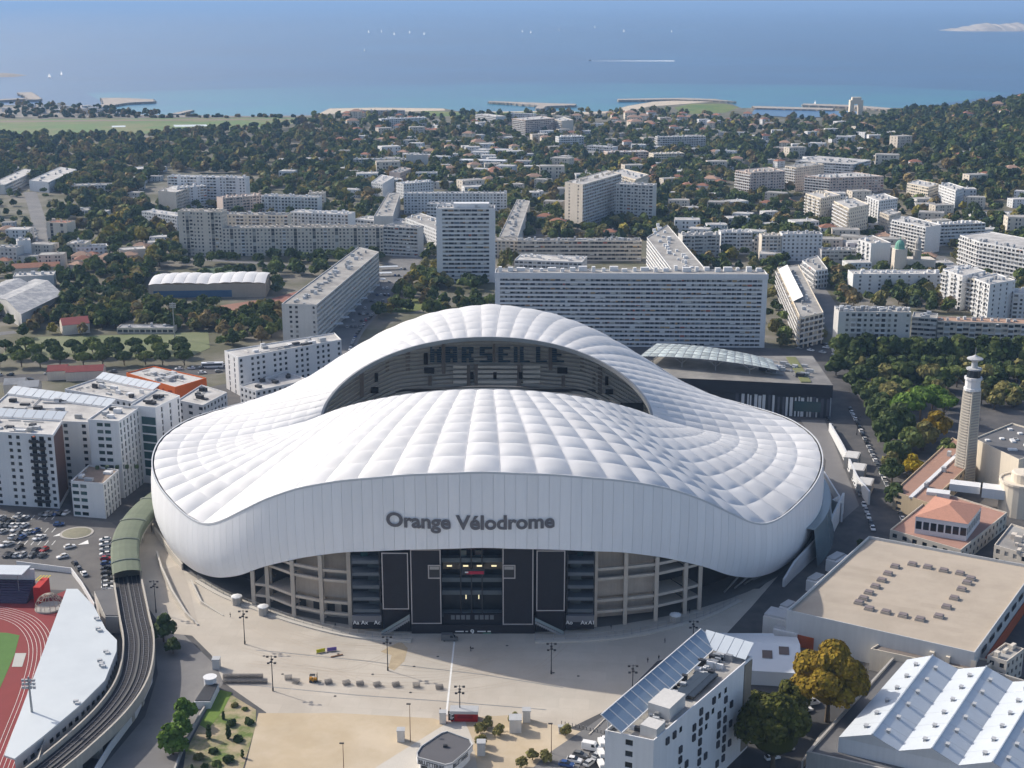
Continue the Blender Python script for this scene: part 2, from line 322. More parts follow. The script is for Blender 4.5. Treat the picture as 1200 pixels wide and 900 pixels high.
# boats
M_SAIL = mat('sail_cloth', (.88, .88, .87), var=.0)
N = M_SAIL.node_tree.nodes; L = M_SAIL.node_tree.links; trn = N.new('ShaderNodeBsdfTranslucent'); trn.inputs['Color'].default_value = (.9, .9, .9, 1); mxs = N.new('ShaderNodeMixShader'); mxs.inputs[0].default_value = .6
L.new(N['Principled BSDF'].outputs[0], mxs.inputs[1]); L.new(trn.outputs[0], mxs.inputs[2]); L.new(mxs.outputs[0], N['Material Output'].inputs['Surface'])
def sailboat_meshes(L_=9.0):
    h = MB(); n = 9; rows = []
    for z, wf in ((0, .5), (.5, .85), (1.1, 1.0)):
        row = []
        for i in range(n * 2):
            t = i / n if i < n else (2 * n - 1 - i) / n
            s_ = 1 if i < n else -1; row.append(((t - .5) * L_, s_ * wf * 1.4 * (math.sin(math.pi * min(1, .12 + t * .88)) ** .7), z))
        rows.append(row)
    h.grid(rows, close=True); h.poly([p for p in rows[-1]])
    s = MB(); s.poly([(0.4, 0, 1.8), (-4.2, .25, 1.9), (0.2, 0, 12.5)]); s.poly([(0.8, 0, 1.6), (4.4, -.2, 1.3), (0.7, 0, 10.5)])
    m = MB(); m.tube((.5, 0, .8), (.5, 0, 13), .09)
    return h, s, m
sb = None; nb = 0; ORDS = ['first', 'second', 'third', 'fourth', 'fifth', 'sixth', 'seventh', 'eighth', 'ninth']
boats = [(427, 60, 'lone sailing boat well out to sea left of centre'), (815, 33, 'tall white sailing boat far out on the right half of the bay'), (1110, 50, 'white sailing boat between the island and the hill'), (787, 38, 'white sailing boat just left of the tall far sail'), (72, 88, 'white sailing boat off the left shore near the spits'), (58, 91, 'small white boat just beside the left shore sailing boat'), (697, 33, 'white sail at the right end of the far regatta line'), (612, 38, 'far white sail right of the picture centre above the wake'), (955, 124, 'small white sailing boat off the marina jetties')] + [(x, 41 - (x % 7) * .5, None) for x in (432, 447, 462, 480, 497)] + [(x, 36 + (x % 5) * 1.6, None) for x in (622, 655, 731)]
for px, py, lab in boats:
    if lab is None: lab = 'tiny white sail in the regatta line on the left half, %s from the left' % ORDS[nb] if nb < 5 else 'tiny white sail scattered above the wake, %s from the left' % ORDS[nb - 5]; nb += 1
    x, y = G(px, py, -1); sc = max(1.0, min(1.7, y / 5600)); rz = random.uniform(.5, 1.4)
    if sb is None:
        h, s, m = sailboat_meshes(); sb = empty('sailing_boat', (x, y, -1.4), lab, 'boat', 'sailing boats on the bay', rz, sc)
        O = (0, 0, 0); h.build('hull', mat('boat_hull', (.75, .75, .74), var=.03), sb, org=O); s.build('sail', M_SAIL, sb, org=O); m.build('mast', M_STEEL, sb, org=O)
    else: dup(sb, (x, y, -1.4), rz, sc, lab or ('tiny white sail in the regatta line on the left half of the sea' if px < 520 else 'tiny white sail scattered above the wake on the right half of the sea'), 'sailing boats on the bay')
x, y = G(691, 71.3, -1); bt = empty('motor_boat', (x, y, -1.2), 'speeding motor boat at the head of a long white wake', 'boat'); b = MB()
b.prism([(x - 6, y - 1), (x - 2, y - 2), (x + 6, y - 2), (x + 6, y + 2), (x - 2, y + 2), (x - 6, y + 1)], -1.2, .8); b.build('hull', mat('boat_hull', (.75, .75, .74)), bt); b = MB(); b.box(x + 1, y, 5, 3, .8, 2.6); b.build('cabin', GLASSD, bt)
wk = MB(); p = [G(x_, 71.3 - .0 * x_, -1) for x_ in np.linspace(692, 790, 24)]
for i in range(23):
    w0 = 5 + i * 1.1; w1 = 5 + (i + 1) * 1.1
    wk.quad((p[i][0], p[i][1] - w0, -1.30), (p[i + 1][0], p[i + 1][1] - w1, -1.30), (p[i + 1][0], p[i + 1][1] + w1, -1.30), (p[i][0], p[i][1] + w0, -1.30))
wk.build('wake', mat('sea_foam', (.72, .78, .82), var=.1, scale=.05)); bpy.data.objects['wake']['kind'] = 'stuff'
# plaza, ramps, streets round the stadium
M_PLAZA = mat('plaza_screed', (.45, .405, .345), var=.07, scale=.06, col2=(.49, .45, .39), c2scale=.035, rough=.9, joint=(9, 6, .1, .05, .86))
M_SANDY = mat('sandy_ground', (.45, .365, .25), var=.10, scale=.05, col2=(.51, .43, .32), c2scale=.04, rough=.95)
M_PAVE = mat('pale_paving', (.50, .47, .42), var=.06, scale=.1, rough=.9)
def gp(P, z=0.0): return [G(x, y, z) for x, y in P]
near_asph = gp([(-60, 470), (200, 462), (420, 420), (760, 405), (985, 410), (1260, 420), (1380, 1000), (-180, 1000)])
sheet('town_asphalt', near_asph, .02, M_ASPH, blk=False)
PLAZA = gp([(140, 640), (160, 600), (185, 590), (240, 640), (600, 700), (890, 690), (925, 660), (880, 712), (840, 755), (770, 775), (716, 830), (650, 862), (600, 910), (560, 960), (270, 960), (300, 880), (312, 835), (262, 800), (248, 768), (225, 745), (195, 742), (165, 700)])
sheet('plaza', PLAZA, .06, M_PLAZA, blk=True)
sheet('sandy_lot', gp([(303, 836), (400, 836), (508, 842), (536, 852), (470, 905), (440, 960), (270, 960), (290, 890)]), .09, M_SANDY)
sheet('sandy_lot', gp([(536, 842), (600, 838), (650, 850), (700, 862), (652, 884), (610, 915), (560, 905), (556, 880), (530, 858)]), .09, M_SANDY)
sheet('plaza_line', gp([(531.5, 752), (533.3, 752), (524.3, 838), (521.8, 838)]), .10, M_PAINT)
sheet('damp_stain', gp([(456, 758), (470, 752), (478, 760), (474, 775), (462, 786), (455, 783), (459, 768), (446, 764)]), .094, mat('damp_sand', (.40, .325, .22), var=.2, scale=.3))
0 and sheet('pale_strip', gp([(262, 742), (274, 726), (312, 760), (300, 800), (262, 800), (258, 780)]), .088, mat('new_screed', (.57, .53, .46), var=.05, scale=.2))
sheet('path', gp([(440, 900), (520, 850), (545, 846), (556, 872), (500, 905), (455, 960), (410, 960)]), .12, M_PAVE)
# car park and streets on the left
sheet('car_park', gp([(-60, 600), (60, 604), (130, 612), (148, 625), (136, 700), (118, 710), (92, 682), (60, 668), (-60, 660)]), .05, mat('car_park_asphalt', (.105, .10, .10), var=.12, scale=.1, col2=(.13, .125, .12), c2scale=.05), blk=True)
sheet('yard', gp([(40, 670), (84, 672), (112, 700), (76, 692), (40, 690)]), .07, mat('yard_asphalt', (.17, .165, .16), var=.1, scale=.1), blk=True)
sheet('service_road', gp([(180, 740), (206, 735), (258, 785), (262, 800), (240, 835), (205, 900), (190, 960), (60, 960), (120, 900), (170, 840), (185, 790)]), .05, mat('service_asphalt', (.16, .155, .155), var=.1, scale=.08, col2=(.2, .195, .19), c2scale=.05), blk=True)
block(gp([(100, 600), (200, 590), (240, 700), (230, 960), (-100, 960), (-100, 660)]))
# stadium side road, boulevard, other streets
sheet('side_road', gp([(966, 500), (1010, 500), (1060, 600), (1040, 632), (930, 705), (890, 760), (850, 800), (835, 780), (880, 715), (950, 670), (985, 600)]), .05, M_ASPH)
sheet('ramp_deck', gp([(938, 492), (966, 492), (1010, 590), (985, 612), (960, 600), (968, 540)]), .09, mat('ramp_grey', (.17, .165, .165), var=.1, scale=.15))
RD = []
def road(name, px, wd, m=None, z=.07, n=6):
    c = smooth_line([G(*p) for p in px], n); l, r = ribbon(c, wd); P = l + r[::-1]; sheet(name, P, z, m or M_ASPHL, blk=False); block(P); RD.append((c, wd)); return c
road('street', [(52, 297), (50, 280), (46, 262), (40, 240), (35, 225)], 13)
c_bou = road('boulevard', [(372, 470), (395, 400), (420, 368), (448, 335), (470, 310), (490, 290)], 26, M_ASPHL)
road('street', [(1010, 420), (985, 385), (958, 345), (945, 325), (935, 305)], 17)
c_mich = road('boulevard', [(940, 405), (1010, 416), (1100, 424), (1230, 430)], 30, M_ASPH)
c_side = road('street', [(1050, 640), (1030, 590), (1010, 545), (990, 500), (978, 470), (975, 425)], 17, M_ASPH, z=.11)
c_lft = road('street', [(-40, 445), (90, 441), (200, 437), (262, 432), (300, 420)], 16, M_ASPH)
for k, P in enumerate(([(-30, 395), (18, 389)], [(150, 300), (300, 308), (420, 318)], [(620, 275), (700, 276), (760, 262)], [(1100, 300), (1150, 330), (1230, 350)], [(800, 265), (900, 262), (960, 250)], [(300, 196), (420, 190), (520, 196)], [(520, 165), (640, 170), (760, 176)], [(880, 180), (1000, 176), (1060, 190)])):
    road('street', P, 9, z=.075 + k * .002)
# sports ground on the left
sheet('sports_pitch', gp([(8, 408), (40, 395), (130, 393), (244, 389), (246, 408), (215, 421), (100, 418), (0, 420)]), .12, mat('worn_pitch', (.14, .165, .075), var=.12, scale=.06, col2=(.17, .18, .10), c2scale=.03), blk=True)
sheet('tennis_court', gp([(246, 360), (300, 352), (318, 362), (262, 372)]), .13, mat('clay_court', (.25, .13, .09), var=.08), blk=True)
sheet('tennis_court', gp([(236, 314), (288, 312), (296, 320), (240, 323)]), .13, mat('green_court', (.09, .13, .08), var=.08), blk=True)
sheet('tennis_court', gp([(318, 350), (362, 338), (366, 345), (326, 358)]), .135, mat('red_court', (.27, .12, .09), var=.08), blk=True)
sheet('green_lawn', gp([(455, 352), (505, 348), (520, 358), (480, 366), (450, 366)]), .1, M_LAWN)
# ---------------------------------------------------------------- the stadium
SX, SY, SA, SB_ = -9.5, 521.0, 131.0, 113.0
def tab(T):
    xs = np.array([p[0] for p in T], float); ys = np.array([p[1] for p in T], float); g = np.linspace(-180, 180, 1441); v = np.interp(np.abs(g), xs, ys)
    k = np.hanning(33); k /= k.sum(); vv = np.convolve(np.concatenate([v[-17:-1], v, v[1:17]]), k, 'same')[16:-16]
    return lambda th: float(np.interp(((th + 180) % 360) - 180, g, vv))
z_top = tab([(0, 56.8), (10, 55.3), (20, 51.5), (27, 47), (33, 41), (40, 32), (44, 27), (48, 24.0), (53, 24.0), (60, 26), (75, 28.5), (90, 30), (105, 29.5), (120, 27.5), (130, 27), (139, 31), (147, 39), (156, 47.5), (166, 54), (180, 58)])
z_bot = tab([(0, 31.4), (10, 30), (20, 27), (27, 22.6), (35, 15.5), (40, 9.5), (46, 5), (52, 3), (60, 2.6), (75, 4), (90, 7), (120, 12), (150, 20), (180, 25)])
def O_(th, off=0.0, f=1.0):
    r = math.radians(th); x = SA * f * math.sin(r); y = -SB_ * f * math.cos(r); nx = math.sin(r) / SA; ny = -math.cos(r) / SB_; l = math.hypot(nx, ny)
    return SX + x + off * nx / l, SY + y + off * ny / l
def I_(th):
    r = math.radians(th); c = math.cos(r); return SX - .5 + 66.3 * math.sin(r), SY - 40.5 * math.copysign(abs(c) ** 1.5, c), 40 + 23 * (abs(c) ** 1.6 if c > 0 else .5 * abs(c) ** 1.3 + .5 * (1 - (1 - abs(c)) ** 1.4))
def roofp(th, s):
    ox, oy = O_(th); oz = z_top(th); ix, iy, iz = I_(th); c = math.cos(math.radians(th))
    A = -3.0 * (1 - abs(c)) ** 1.5 + (8.6 * abs(c) ** 2.4 if c < 0 else 3.0 * abs(c) ** 2.5)
    return np.array([ox + (ix - ox) * s, oy + (iy - oy) * s, oz + (iz - oz) * s + A * 4 * s * (1 - s) * (1 - .25 * s)])
stad = empty('stadium', (SX, SY, 0), 'huge oval stadium under an undulating white cushioned roof', 'stadium')
block([O_(t, 6) for t in range(0, 360, 10)])
M_MEMB = mat('roof_membrane', (.69, .692, .70), rough=.7, var=.02, scale=.15, obj=.03, spec=.25, col2=(.60, .60, .605), c2scale=.06, c2amt=.6)
M_SKIN = mat('facade_skin', (.80, .81, .83), rough=.45, var=.012, scale=.05, obj=.03, spec=.4, streak=.03)
N = M_MEMB.node_tree.nodes; L = M_MEMB.node_tree.links; trn = N.new('ShaderNodeBsdfTranslucent'); trn.inputs['Color'].default_value = (.8, .8, .8, 1); mxs = N.new('ShaderNodeMixShader'); mxs.inputs[0].default_value = .07
L.new(N['Principled BSDF'].outputs[0], mxs.inputs[1]); L.new(trn.outputs[0], mxs.inputs[2]); L.new(mxs.outputs[0], N['Material Output'].inputs['Surface'])
NR, NS = 70, 9; cells = []
def rs(k): return (k / NS) ** .92
for i in range(NR):
    for k in range(NS):
        t0 = (i - .5) * 360 / NR - 180; t1 = (i + .5) * 360 / NR - 180; s0, s1 = rs(k), rs(k + 1); n = 8
        P = np.array([[roofp(t0 + (t1 - t0) * a / n, s0 + (s1 - s0) * c / n) for a in range(n + 1)] for c in range(n + 1)])
        w_ = np.linalg.norm(P[n // 2, -1] - P[n // 2, 0]); h_ = np.linalg.norm(P[-1, n // 2] - P[0, n // 2])
        N_ = np.cross(P[n // 2, -1] - P[n // 2, 0], P[-1, n // 2] - P[0, n // 2]); N_ /= np.linalg.norm(N_)
        if N_[2] < 0: N_ = -N_
        amp = 0
        g = np.linspace(-1, 1, n + 1); bu = (1 - np.abs(g) ** 2.2)
        wr = np.array([np.linalg.norm(P[c, -1] - P[c, 0]) for c in range(n + 1)]); vv = 1 - np.abs(g) ** 3.2
        bk = max(0.0, -math.cos(math.radians((t0 + t1) / 2))) ** .5; sv = np.array([s0 + (s1 - s0) * c / n for c in range(n + 1)])
        P = P + N_ * (.088 * (1 - .75 * bk * (1 - sv[:, None]) ** .6) * wr[:, None] * (.38 + .64 * vv[:, None]) * (1 - np.abs(g) ** 2.2)[None, :])[..., None]
        cpt = P[n // 2, n // 2]; px, py = PJ(*cpt)
        a_, b_, c_ = PJ(*P[0, 0]), PJ(*P[0, -1]), PJ(*P[-1, 0]); area = abs((b_[0] - a_[0]) * (c_[1] - a_[1]) - (b_[1] - a_[1]) * (c_[0] - a_[0]))
        vis = N_ @ (np.array([0, 0, CAM_H]) - cpt) > 0
        cells.append((area if vis else 0, P))
cells.sort(key=lambda c: -c[0]); rest = MB()
for q, (ar, P) in enumerate(cells):
    if q < 300:
        b = MB(); b.grid([[tuple(p) for p in row] for row in P]); b.build('roof_cushion', M_MEMB, stad, smooth=True)
    else: rest.grid([[tuple(p) for p in row] for row in P])
rest.build('small_roof_cushions', M_MEMB, stad, smooth=True, kind='stuff')
# rib cables in the seams near the outer edge, inner compression ring, gutter
b = MB()
for i in range(NR):
    th = (i - .5) * 360 / NR - 180
    q = [roofp(th, s) + np.array([0, 0, .12]) for s in np.linspace(0, 1, 13)]
    for k in range(12): b.tube(q[k], q[k + 1], .055, n=4, caps=False)
b.build('seam_cable', mat('seam_cable_white', (.7, .71, .73), var=.02), stad, kind='stuff')
b = MB(); ths = [i * 360 / 240 - 180 for i in range(240)]
b.grid([[(lambda p: (p[0], p[1], p[2] + dz))(I_(t)) for t in ths] for dz in (.25, -.9)], close=True)
b.grid([[(SX + (I_(t)[0] - SX) * f, SY + (I_(t)[1] - SY) * f, I_(t)[2] + dz) for t in ths] for f, dz in ((1, .25), (.985, .25), (.985, -1.4), (1.06, -1.6))], close=True)
b.build('inner_ring', M_STEEL, stad)
b = MB(); b.grid([[(*O_(t, o), z_top(t) + dz) for t in ths] for o, dz in ((-.3, .0), (-.1, -.9), (.5, -.9), (.6, .25))], close=True); b.build('gutter', mat('gutter_dark', (.07, .075, .08), var=.05), stad)
b = MB(); b.grid([[(*O_(t, o), z_top(t) + dz) for t in ths] for o, dz in ((.6, .25), (.6, .5), (1.05, .5), (1.05, -.2))], close=True); b.build('parapet_cap', mat('cap_grey', (.55, .57, .6), var=.03), stad)
# trusses below the inner edge
b = MB()
for i in range(0, 240, 2):
    t = ths[i]; p = roofp(t, .985) - np.array([0, 0, 1.8]); q = roofp(t + 1.5, .86) - np.array([0, 0, 4.6]); r_ = roofp(t + 3, .985) - np.array([0, 0, 1.8])
    b.tube(p, q, .14, n=4, caps=False); b.tube(q, r_, .14, n=4, caps=False)
    q2 = roofp(t + 4.5, .86) - np.array([0, 0, 4.6]); b.tube(q, q2, .2, n=4, caps=False)
b.build('roof_truss', M_STEEL, stad, kind='stuff')
# facade skin: one panel per strip
NP = 232
def skinp(th, w_, off=0.0):
    zt = z_top(th) - .15; zb = z_bot(th); z = zt + (zb - zt) * w_; side = min(1, max(0, (abs(((th + 180) % 360) - 180) - 18) / 40))
    o = .95 + (.9 * math.sin(math.pi * min(1, w_ * 1.1))) * side - (2.0 * max(0, (w_ - .62) / .38) ** 2) * side
    return (*O_(th, o + off), z)
for i in range(NP):
    t0 = (i + .011) * 360 / NP - 180; t1 = (i + .989) * 360 / NP - 180
    b = MB(); rows = [[skinp(t, w_) for t in (t0, (t0 + t1) / 2, t1)] for w_ in np.linspace(0, 1, 8)]
    b.grid(rows); inn = [[skinp(t, w_, -.35) for t in (t0, t1)] for w_ in (0, .5, 1)]
    b.quad(rows[-1][0], rows[-1][2], inn[-1][1], inn[-1][0])
    for c in (0, 2):
        for k in range(7): b.quad(rows[k][c], rows[k + 1][c], skinp((t0, t0, t1)[c], (k + 1) / 7, -.35), skinp((t0, t0, t1)[c], k / 7, -.35))
    b.build('facade_panel', M_SKIN, stad, smooth=True)
b = MB(); b.grid([[skinp(t, w_, -.3) for t in ths] for w_ in np.linspace(0, 1, 6)], close=True); b.build('facade_backing', mat('backing_grey', (.5, .52, .55), var=.03), stad, smooth=True)
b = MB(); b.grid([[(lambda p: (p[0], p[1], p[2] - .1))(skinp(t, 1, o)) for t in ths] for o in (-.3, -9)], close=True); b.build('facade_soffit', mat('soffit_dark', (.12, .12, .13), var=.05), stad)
# lettering on the skin
def font_mesh(txt, size, off=0.0, extrude=0.0):
    cu = bpy.data.curves.new('lettering', 'FONT'); cu.body = txt; cu.size = size; cu.offset = off; cu.extrude = extrude; cu.align_x = 'CENTER'; cu.resolution_u = 4
    o = bpy.data.objects.new('lettering', cu); COL.objects.link(o); bpy.context.view_layer.update()
    me = bpy.data.meshes.new_from_object(o.evaluated_get(bpy.context.evaluated_depsgraph_get())); bpy.data.objects.remove(o); return me
M_LETT = mat('letter_grey', (.145, .14, .15), var=.04)
me = font_mesh('Orange V\u00e9lodrome', 6.6, .22)
xs = [v.co.x for v in me.vertices]; wd = max(xs) - min(xs); xm = (max(xs) + min(xs)) / 2
TX0, TX1 = (457 - 600) / 1600 * 449.0, (648 - 600) / 1600 * 449.0; zb_ = ZAT(0, 406.5, 620.5)
co = []
for v in me.vertices:
    X = (TX0 + TX1) / 2 + (v.co.x - xm) / wd * (TX1 - TX0); th = math.degrees(math.asin((X - SX) / SA)); Z = zb_ + v.co.y
    p = O_(th, 1.3); co.append((p[0] - SX, p[1] - SY, Z))
for v, c in zip(me.vertices, co): v.co = c
me.materials.append(M_LETT); link('facade_lettering', me, stad)
# bowl of stands
z_bowl = tab([(0, 46), (22, 46), (45, 19), (60, 18), (90, 24), (120, 24), (135, 24), (158, 44), (180, 46)])
def bowl(th, u):
    r = math.radians(th); s, c = math.sin(r), math.cos(r); e = .55
    ix, iy = 58 * math.copysign(abs(s) ** e, s), -39 * math.copysign(abs(c) ** e, c)
    ox, oy = SA * .87 * math.copysign(abs(s) ** .9, s), -SB_ * .93 * math.copysign(abs(c) ** .9, c)
    return SX + ix + (ox - ix) * u, SY + iy + (oy - iy) * u, 1.5 + (z_bowl(th) - 1.5) * u
M_SEAT = mat('grey_seats', (.55, .55, .53), var=.15, scale=.25); M_TREAD = mat('dark_treads', (.11, .11, .105), var=.1, scale=.3); M_BAND = mat('white_seats', (.75, .75, .72), var=.1, scale=.3)
def tier(name, u0, u1, n, mats=(M_SEAT, M_TREAD), tt=None):
    b = MB(); T = tt or ths
    for k in range(n):
        a = u0 + (u1 - u0) * k / n; c = u0 + (u1 - u0) * (k + 1) / n; m_ = a + (c - a) * .55
        A = [bowl(t, a) for t in T]; B_ = [(bowl(t, a)[0], bowl(t, a)[1], bowl(t, a)[2] + .95) for t in T]
        b.grid([[ (p[0], p[1], p[2] - .3) for p in A], B_], 0, close=tt is None)
        Mi = [(bowl(t, m_)[0], bowl(t, m_)[1], bowl(t, a)[2] + .9) for t in T]; b.grid([B_, Mi], 0, close=tt is None)
        b.grid([[(p[0], p[1], q[2]) for p, q in zip(Mi, A)], [(bowl(t, c)[0], bowl(t, c)[1], bowl(t, a)[2] - .05) for t in T]], 1, close=tt is None)
    return b.build(name, list(mats), stad)
tier('lower_tier', 0, .40, 12); tier('upper_tier', .46, 1.0, 17)
tier('club_seats', .60, .72, 4, (M_BAND, M_TREAD), [180 + d for d in np.linspace(-17, 17, 30)]) if False else None
b = MB()
b.grid([[bowl(t, u)[:2] + (bowl(t, uz)[2] + dz,) for t in ths] for u, uz, dz in ((.40, .40, 0), (.405, .40, -.4), (.455, .40, -.4), (.46, .46, 0))], close=True); b.build('walkway', M_DARK, stad)
b = MB(); b.poly([(bowl(t, 0)[0], bowl(t, 0)[1], 1.0) for t in ths]); b.build('pitch', M_LAWN, stad)
def on_stand(px, py, lift=1.2):             # point of the far stand seen at this place, by its slope
    y0, y1 = bowl(180, 0), bowl(180, 1); m_ = (y1[2] - y0[2]) / (y1[1] - y0[1]); c = y0[2] + lift - m_ * y0[1]
    v = py - 450.0; a = FPX * cT - v * sT; k = (FPX * sT + v * cT) / a
    Y = (CAM_H - c) / (m_ + k); Z = CAM_H - k * Y; X = (px - 600) / FPX * (Y * cT - (Z - CAM_H) * sT); return (X, Y, Z)
def sq(b, x0, y0, x1, y1, lift=1.25):
    b.quad(on_stand(x0, y1, lift), on_stand(x1, y1, lift), on_stand(x1, y0, lift), on_stand(x0, y0, lift))
for x, y0, y1, w_ in ((454, 410, 436, 4.5), (478, 403, 436, 5), (520, 400, 438, 4), (549, 427, 452, 4), (558, 427, 452, 4), (579, 403, 425, 3), (608, 427, 452, 5), (645, 402, 434, 4.5), (682, 414, 434, 4.5), (504, 440, 452, 4), (660, 440, 453, 4), (696, 438, 452, 3.5), (424, 424, 465, 5), (703, 425, 462, 5)):
    b = MB(); sq(b, x - w_ / 2, y0, x + w_ / 2, y1, 2.0); b.build('aisle', mat('aisle_concrete', (.2, .185, .175), var=.1, scale=.5), stad)
for x, y, w_, h_ in ((503, 434, 12, 7), (659, 434, 12, 7), (553, 440, 4, 8), (580, 440, 4, 8), (610, 440, 4, 8), (439, 457, 9, 7), (714, 459, 9, 6), (499, 420, 5, 13), (441, 442, 4, 10), (711, 446, 4, 10)):
    b = MB(); q = [on_stand(x - w_ / 2, y + h_ / 2, 2.1), on_stand(x + w_ / 2, y + h_ / 2, 2.1), on_stand(x + w_ / 2, y - h_ / 2, 2.1), on_stand(x - w_ / 2, y - h_ / 2, 2.1)]
    b.quad(*q); b.quad(q[1], q[0], (q[0][0], q[0][1] + 1.5, q[0][2] - .6), (q[1][0], q[1][1] + 1.5, q[1][2] - .6)); b.build('vomitory', mat('black_opening', (.012, .012, .014), var=0), stad)
for y in (428.5, 434, 439.5, 446):
    for x0, x1 in ((531, 547), (560, 606), (613, 633)):
        b = MB(); sq(b, x0, y, x1, y + 3.2, 2.05); b.build('club_seat_row', M_BAND, stad)
b = MB(); sq(b, 463, 454, 698, 455.6, 2.2); b.build('tier_rail', M_STEEL, stad); b = MB(); sq(b, 463, 456, 698, 459.5, 2.1); b.build('painted_shadow_gap', M_DARK, stad)  # dark strip painted in for the shadow gap under the tier rail
b = MB(); sq(b, 727, 472, 754, 486, 3); b.build('scoreboard', M_DARK, stad)
GL = {'M': '10001 11011 11111 11011 11011 11011 11011', 'A': '11111 11011 11011 11111 11111 11011 11011', 'R': '11111 11011 11011 11110 11110 11011 11011', 'S': '11111 11000 11000 11111 00011 00011 11111', 'E': '11111 11000 11000 11110 11000 11000 11111', 'I': '11 11 11 11 11 11 11', 'L': '11000 11000 11000 11000 11000 11000 11111'}
M_BLUE = mat('blue_seats', (.022, .06, .105), var=.12, scale=.5)
for ch, x0, x1 in (('M', 504, 517), ('A', 522, 536), ('R', 541, 555), ('S', 562, 577), ('E', 584, 598), ('I', 602, 606.5), ('L', 609, 621), ('L', 628, 641), ('E', 647, 661)):
    b = MB(); R_ = GL[ch].split()
    for r_, row in enumerate(R_):
        for c, q in enumerate(row):
            if q == '1':
                cw = (x1 - x0) / len(row); rh = 18.5 / 7; sq(b, x0 + c * cw, 406.5 + r_ * rh, x0 + (c + 1) * cw, 406.5 + (r_ + .86) * rh, 2.2)
    b.build('seat_letter', M_BLUE, stad)
# ---- base of the stadium under the skin
M_BLACK = mat('black_cladding', (.022, .021, .026), var=.15, scale=1.5, rough=.7); M_PBACK = mat('concourse_dark', (.05, .05, .055), var=.2, scale=.2)
M_FRAME = mat('frame_concrete', (.50, .44, .37), var=.08, scale=.3, streak=.06); M_INF = mat('infill_concrete', (.42, .36, .30), var=.1, scale=.2, streak=.08)
b = MB(); b.grid([[(*O_(t, -14), z) for t in ths] for z in (0, 16)], close=True)
b.build('base_wall', M_PBACK, stad)
b = MB(); b.grid([[(*O_(t, -14), z) for t in ths if abs(((t + 180) % 360) - 180) < 40] for z in (16, 34)]); b.build('base_wall', M_PBACK, stad)
PY = 409.6                                     # plane of the gate front
def pz(y, Y=PY): return ZAT(0, Y, y)
def pxX(x, Y=PY, z=15): return (x - 600) / FPX * (Y * cT - (z - CAM_H) * sT)
def panel(x0, x1, y0, y1, name='cladding_panel', m=None, Y=PY, th=.6, frame=True):
    X0, X1, Z0, Z1 = pxX(x0, Y), pxX(x1, Y), max(0.05, pz(y1, Y)), min(34.5, pz(y0, Y)); b = MB(); xm_ = max(X0 - SX, X1 - SX, key=abs); th_ = math.degrees(math.asin(xm_ / SA)); Z1 = min(Z1, z_bot(th_) - .15) if Y < O_(th_, -1.2)[1] else Z1; b.prism([(X0, Y), (X1, Y), (X1, Y + th), (X0, Y + th)], Z0, Z1); o = b.build(name, m or M_BLACK, stad)
    if frame:
        f = MB(); t = .35
        for a, c, d, e in ((X0, X1, Z0, Z0 + t), (X0, X1, Z1 - t, Z1), (X0, X0 + t, Z0 + t, Z1 - t), (X1 - t, X1, Z0 + t, Z1 - t)): f.prism([(a, Y - .12), (c, Y - .12), (c, Y - .01), (a, Y - .01)], d, e)
        f.build('panel_frame', mat('frame_white', (.42, .39, .38), var=.05), o)
    return o
panel(448, 479, 638, 714); panel(481.5, 517, 638, 731); panel(589, 625, 638, 732); panel(628.5, 662, 638, 716)
panel(448, 479, 715, 746, 'plinth_wall', frame=False, Y=PY + 1.2); panel(628.5, 662, 717, 746, 'plinth_wall', frame=False, Y=PY + 1.2)
panel(481.5, 627, 732.4, 748, 'gate_wall', frame=False, Y=PY - .3)
for x0, x1 in ((502, 517), (589, 604)):
    panel(x0, x1, 662, 678, 'wall_niche', M_DARK, PY - .5, .3)
    panel(x0 + 2, x1 - 2, 664, 667.5, 'niche_window', M_STEEL, PY - .7, .1, False)
# recessed glazed gate bay
for q, y in enumerate((654, 677, 692, 718)):
    panel(518, 588, y, y + 5, 'gallery_slab', mat('gallery_grey', (.10, .12, .13), var=.1), PY + 2.5, 2.5, False)
panel(517, 589, 640, 732, 'gate_glazing', GLASSD, PY + 6, .4, False)
for x in (540, 552.5, 565): panel(x - .7, x + .7, 640, 732, 'gate_mullion', M_DARK, PY + 2.2, .5, False)
panel(540, 547, 645, 658, 'gallery_glass', GLASST, PY + 4, .2, False); panel(557, 566, 645, 658, 'gallery_glass', GLASST, PY + 4, .2, False)
M_LAMP = mat('strip_lamp', (1, .86, .5), var=0, emit=.7)
for x in (527, 546, 562, 579): panel(x - 3, x + 3, 662.4, 664, 'strip_light', M_LAMP, PY + 2.0, .15, False)
for x in (546, 561): panel(x - .6, x + .6, 697, 702, 'wall_light', M_LAMP, PY + 3.5, .1, False)
panel(541, 568, 666.5, 673.5, 'gate_banner', M_PBACK, PY + 1.9, .1, False); panel(547, 567, 669.5, 673, 'red_stripe', mat('banner_red', (.42, .03, .06), var=.05), PY + 1.7, .1, False); panel(545, 549, 670, 671.5, 'white_stripe', M_PAINT, PY + 1.5, .1, False)
for k in range(4): panel(528 + k * 6, 532.5 + k * 6, 721, 726, 'gate_window', mat('dim_pane', (.16, .17, .18), var=.1), PY + 1.6, .1, False)
for k in range(4): panel(556 + k * 6, 560.5 + k * 6, 721, 726, 'gate_window', mat('dim_pane', (.16, .17, .18), var=.1), PY + 1.6, .1, False)
panel(519, 588, 719.5, 732.2, 'gate_lintel', M_BLACK, PY + 1.8, .8, False)
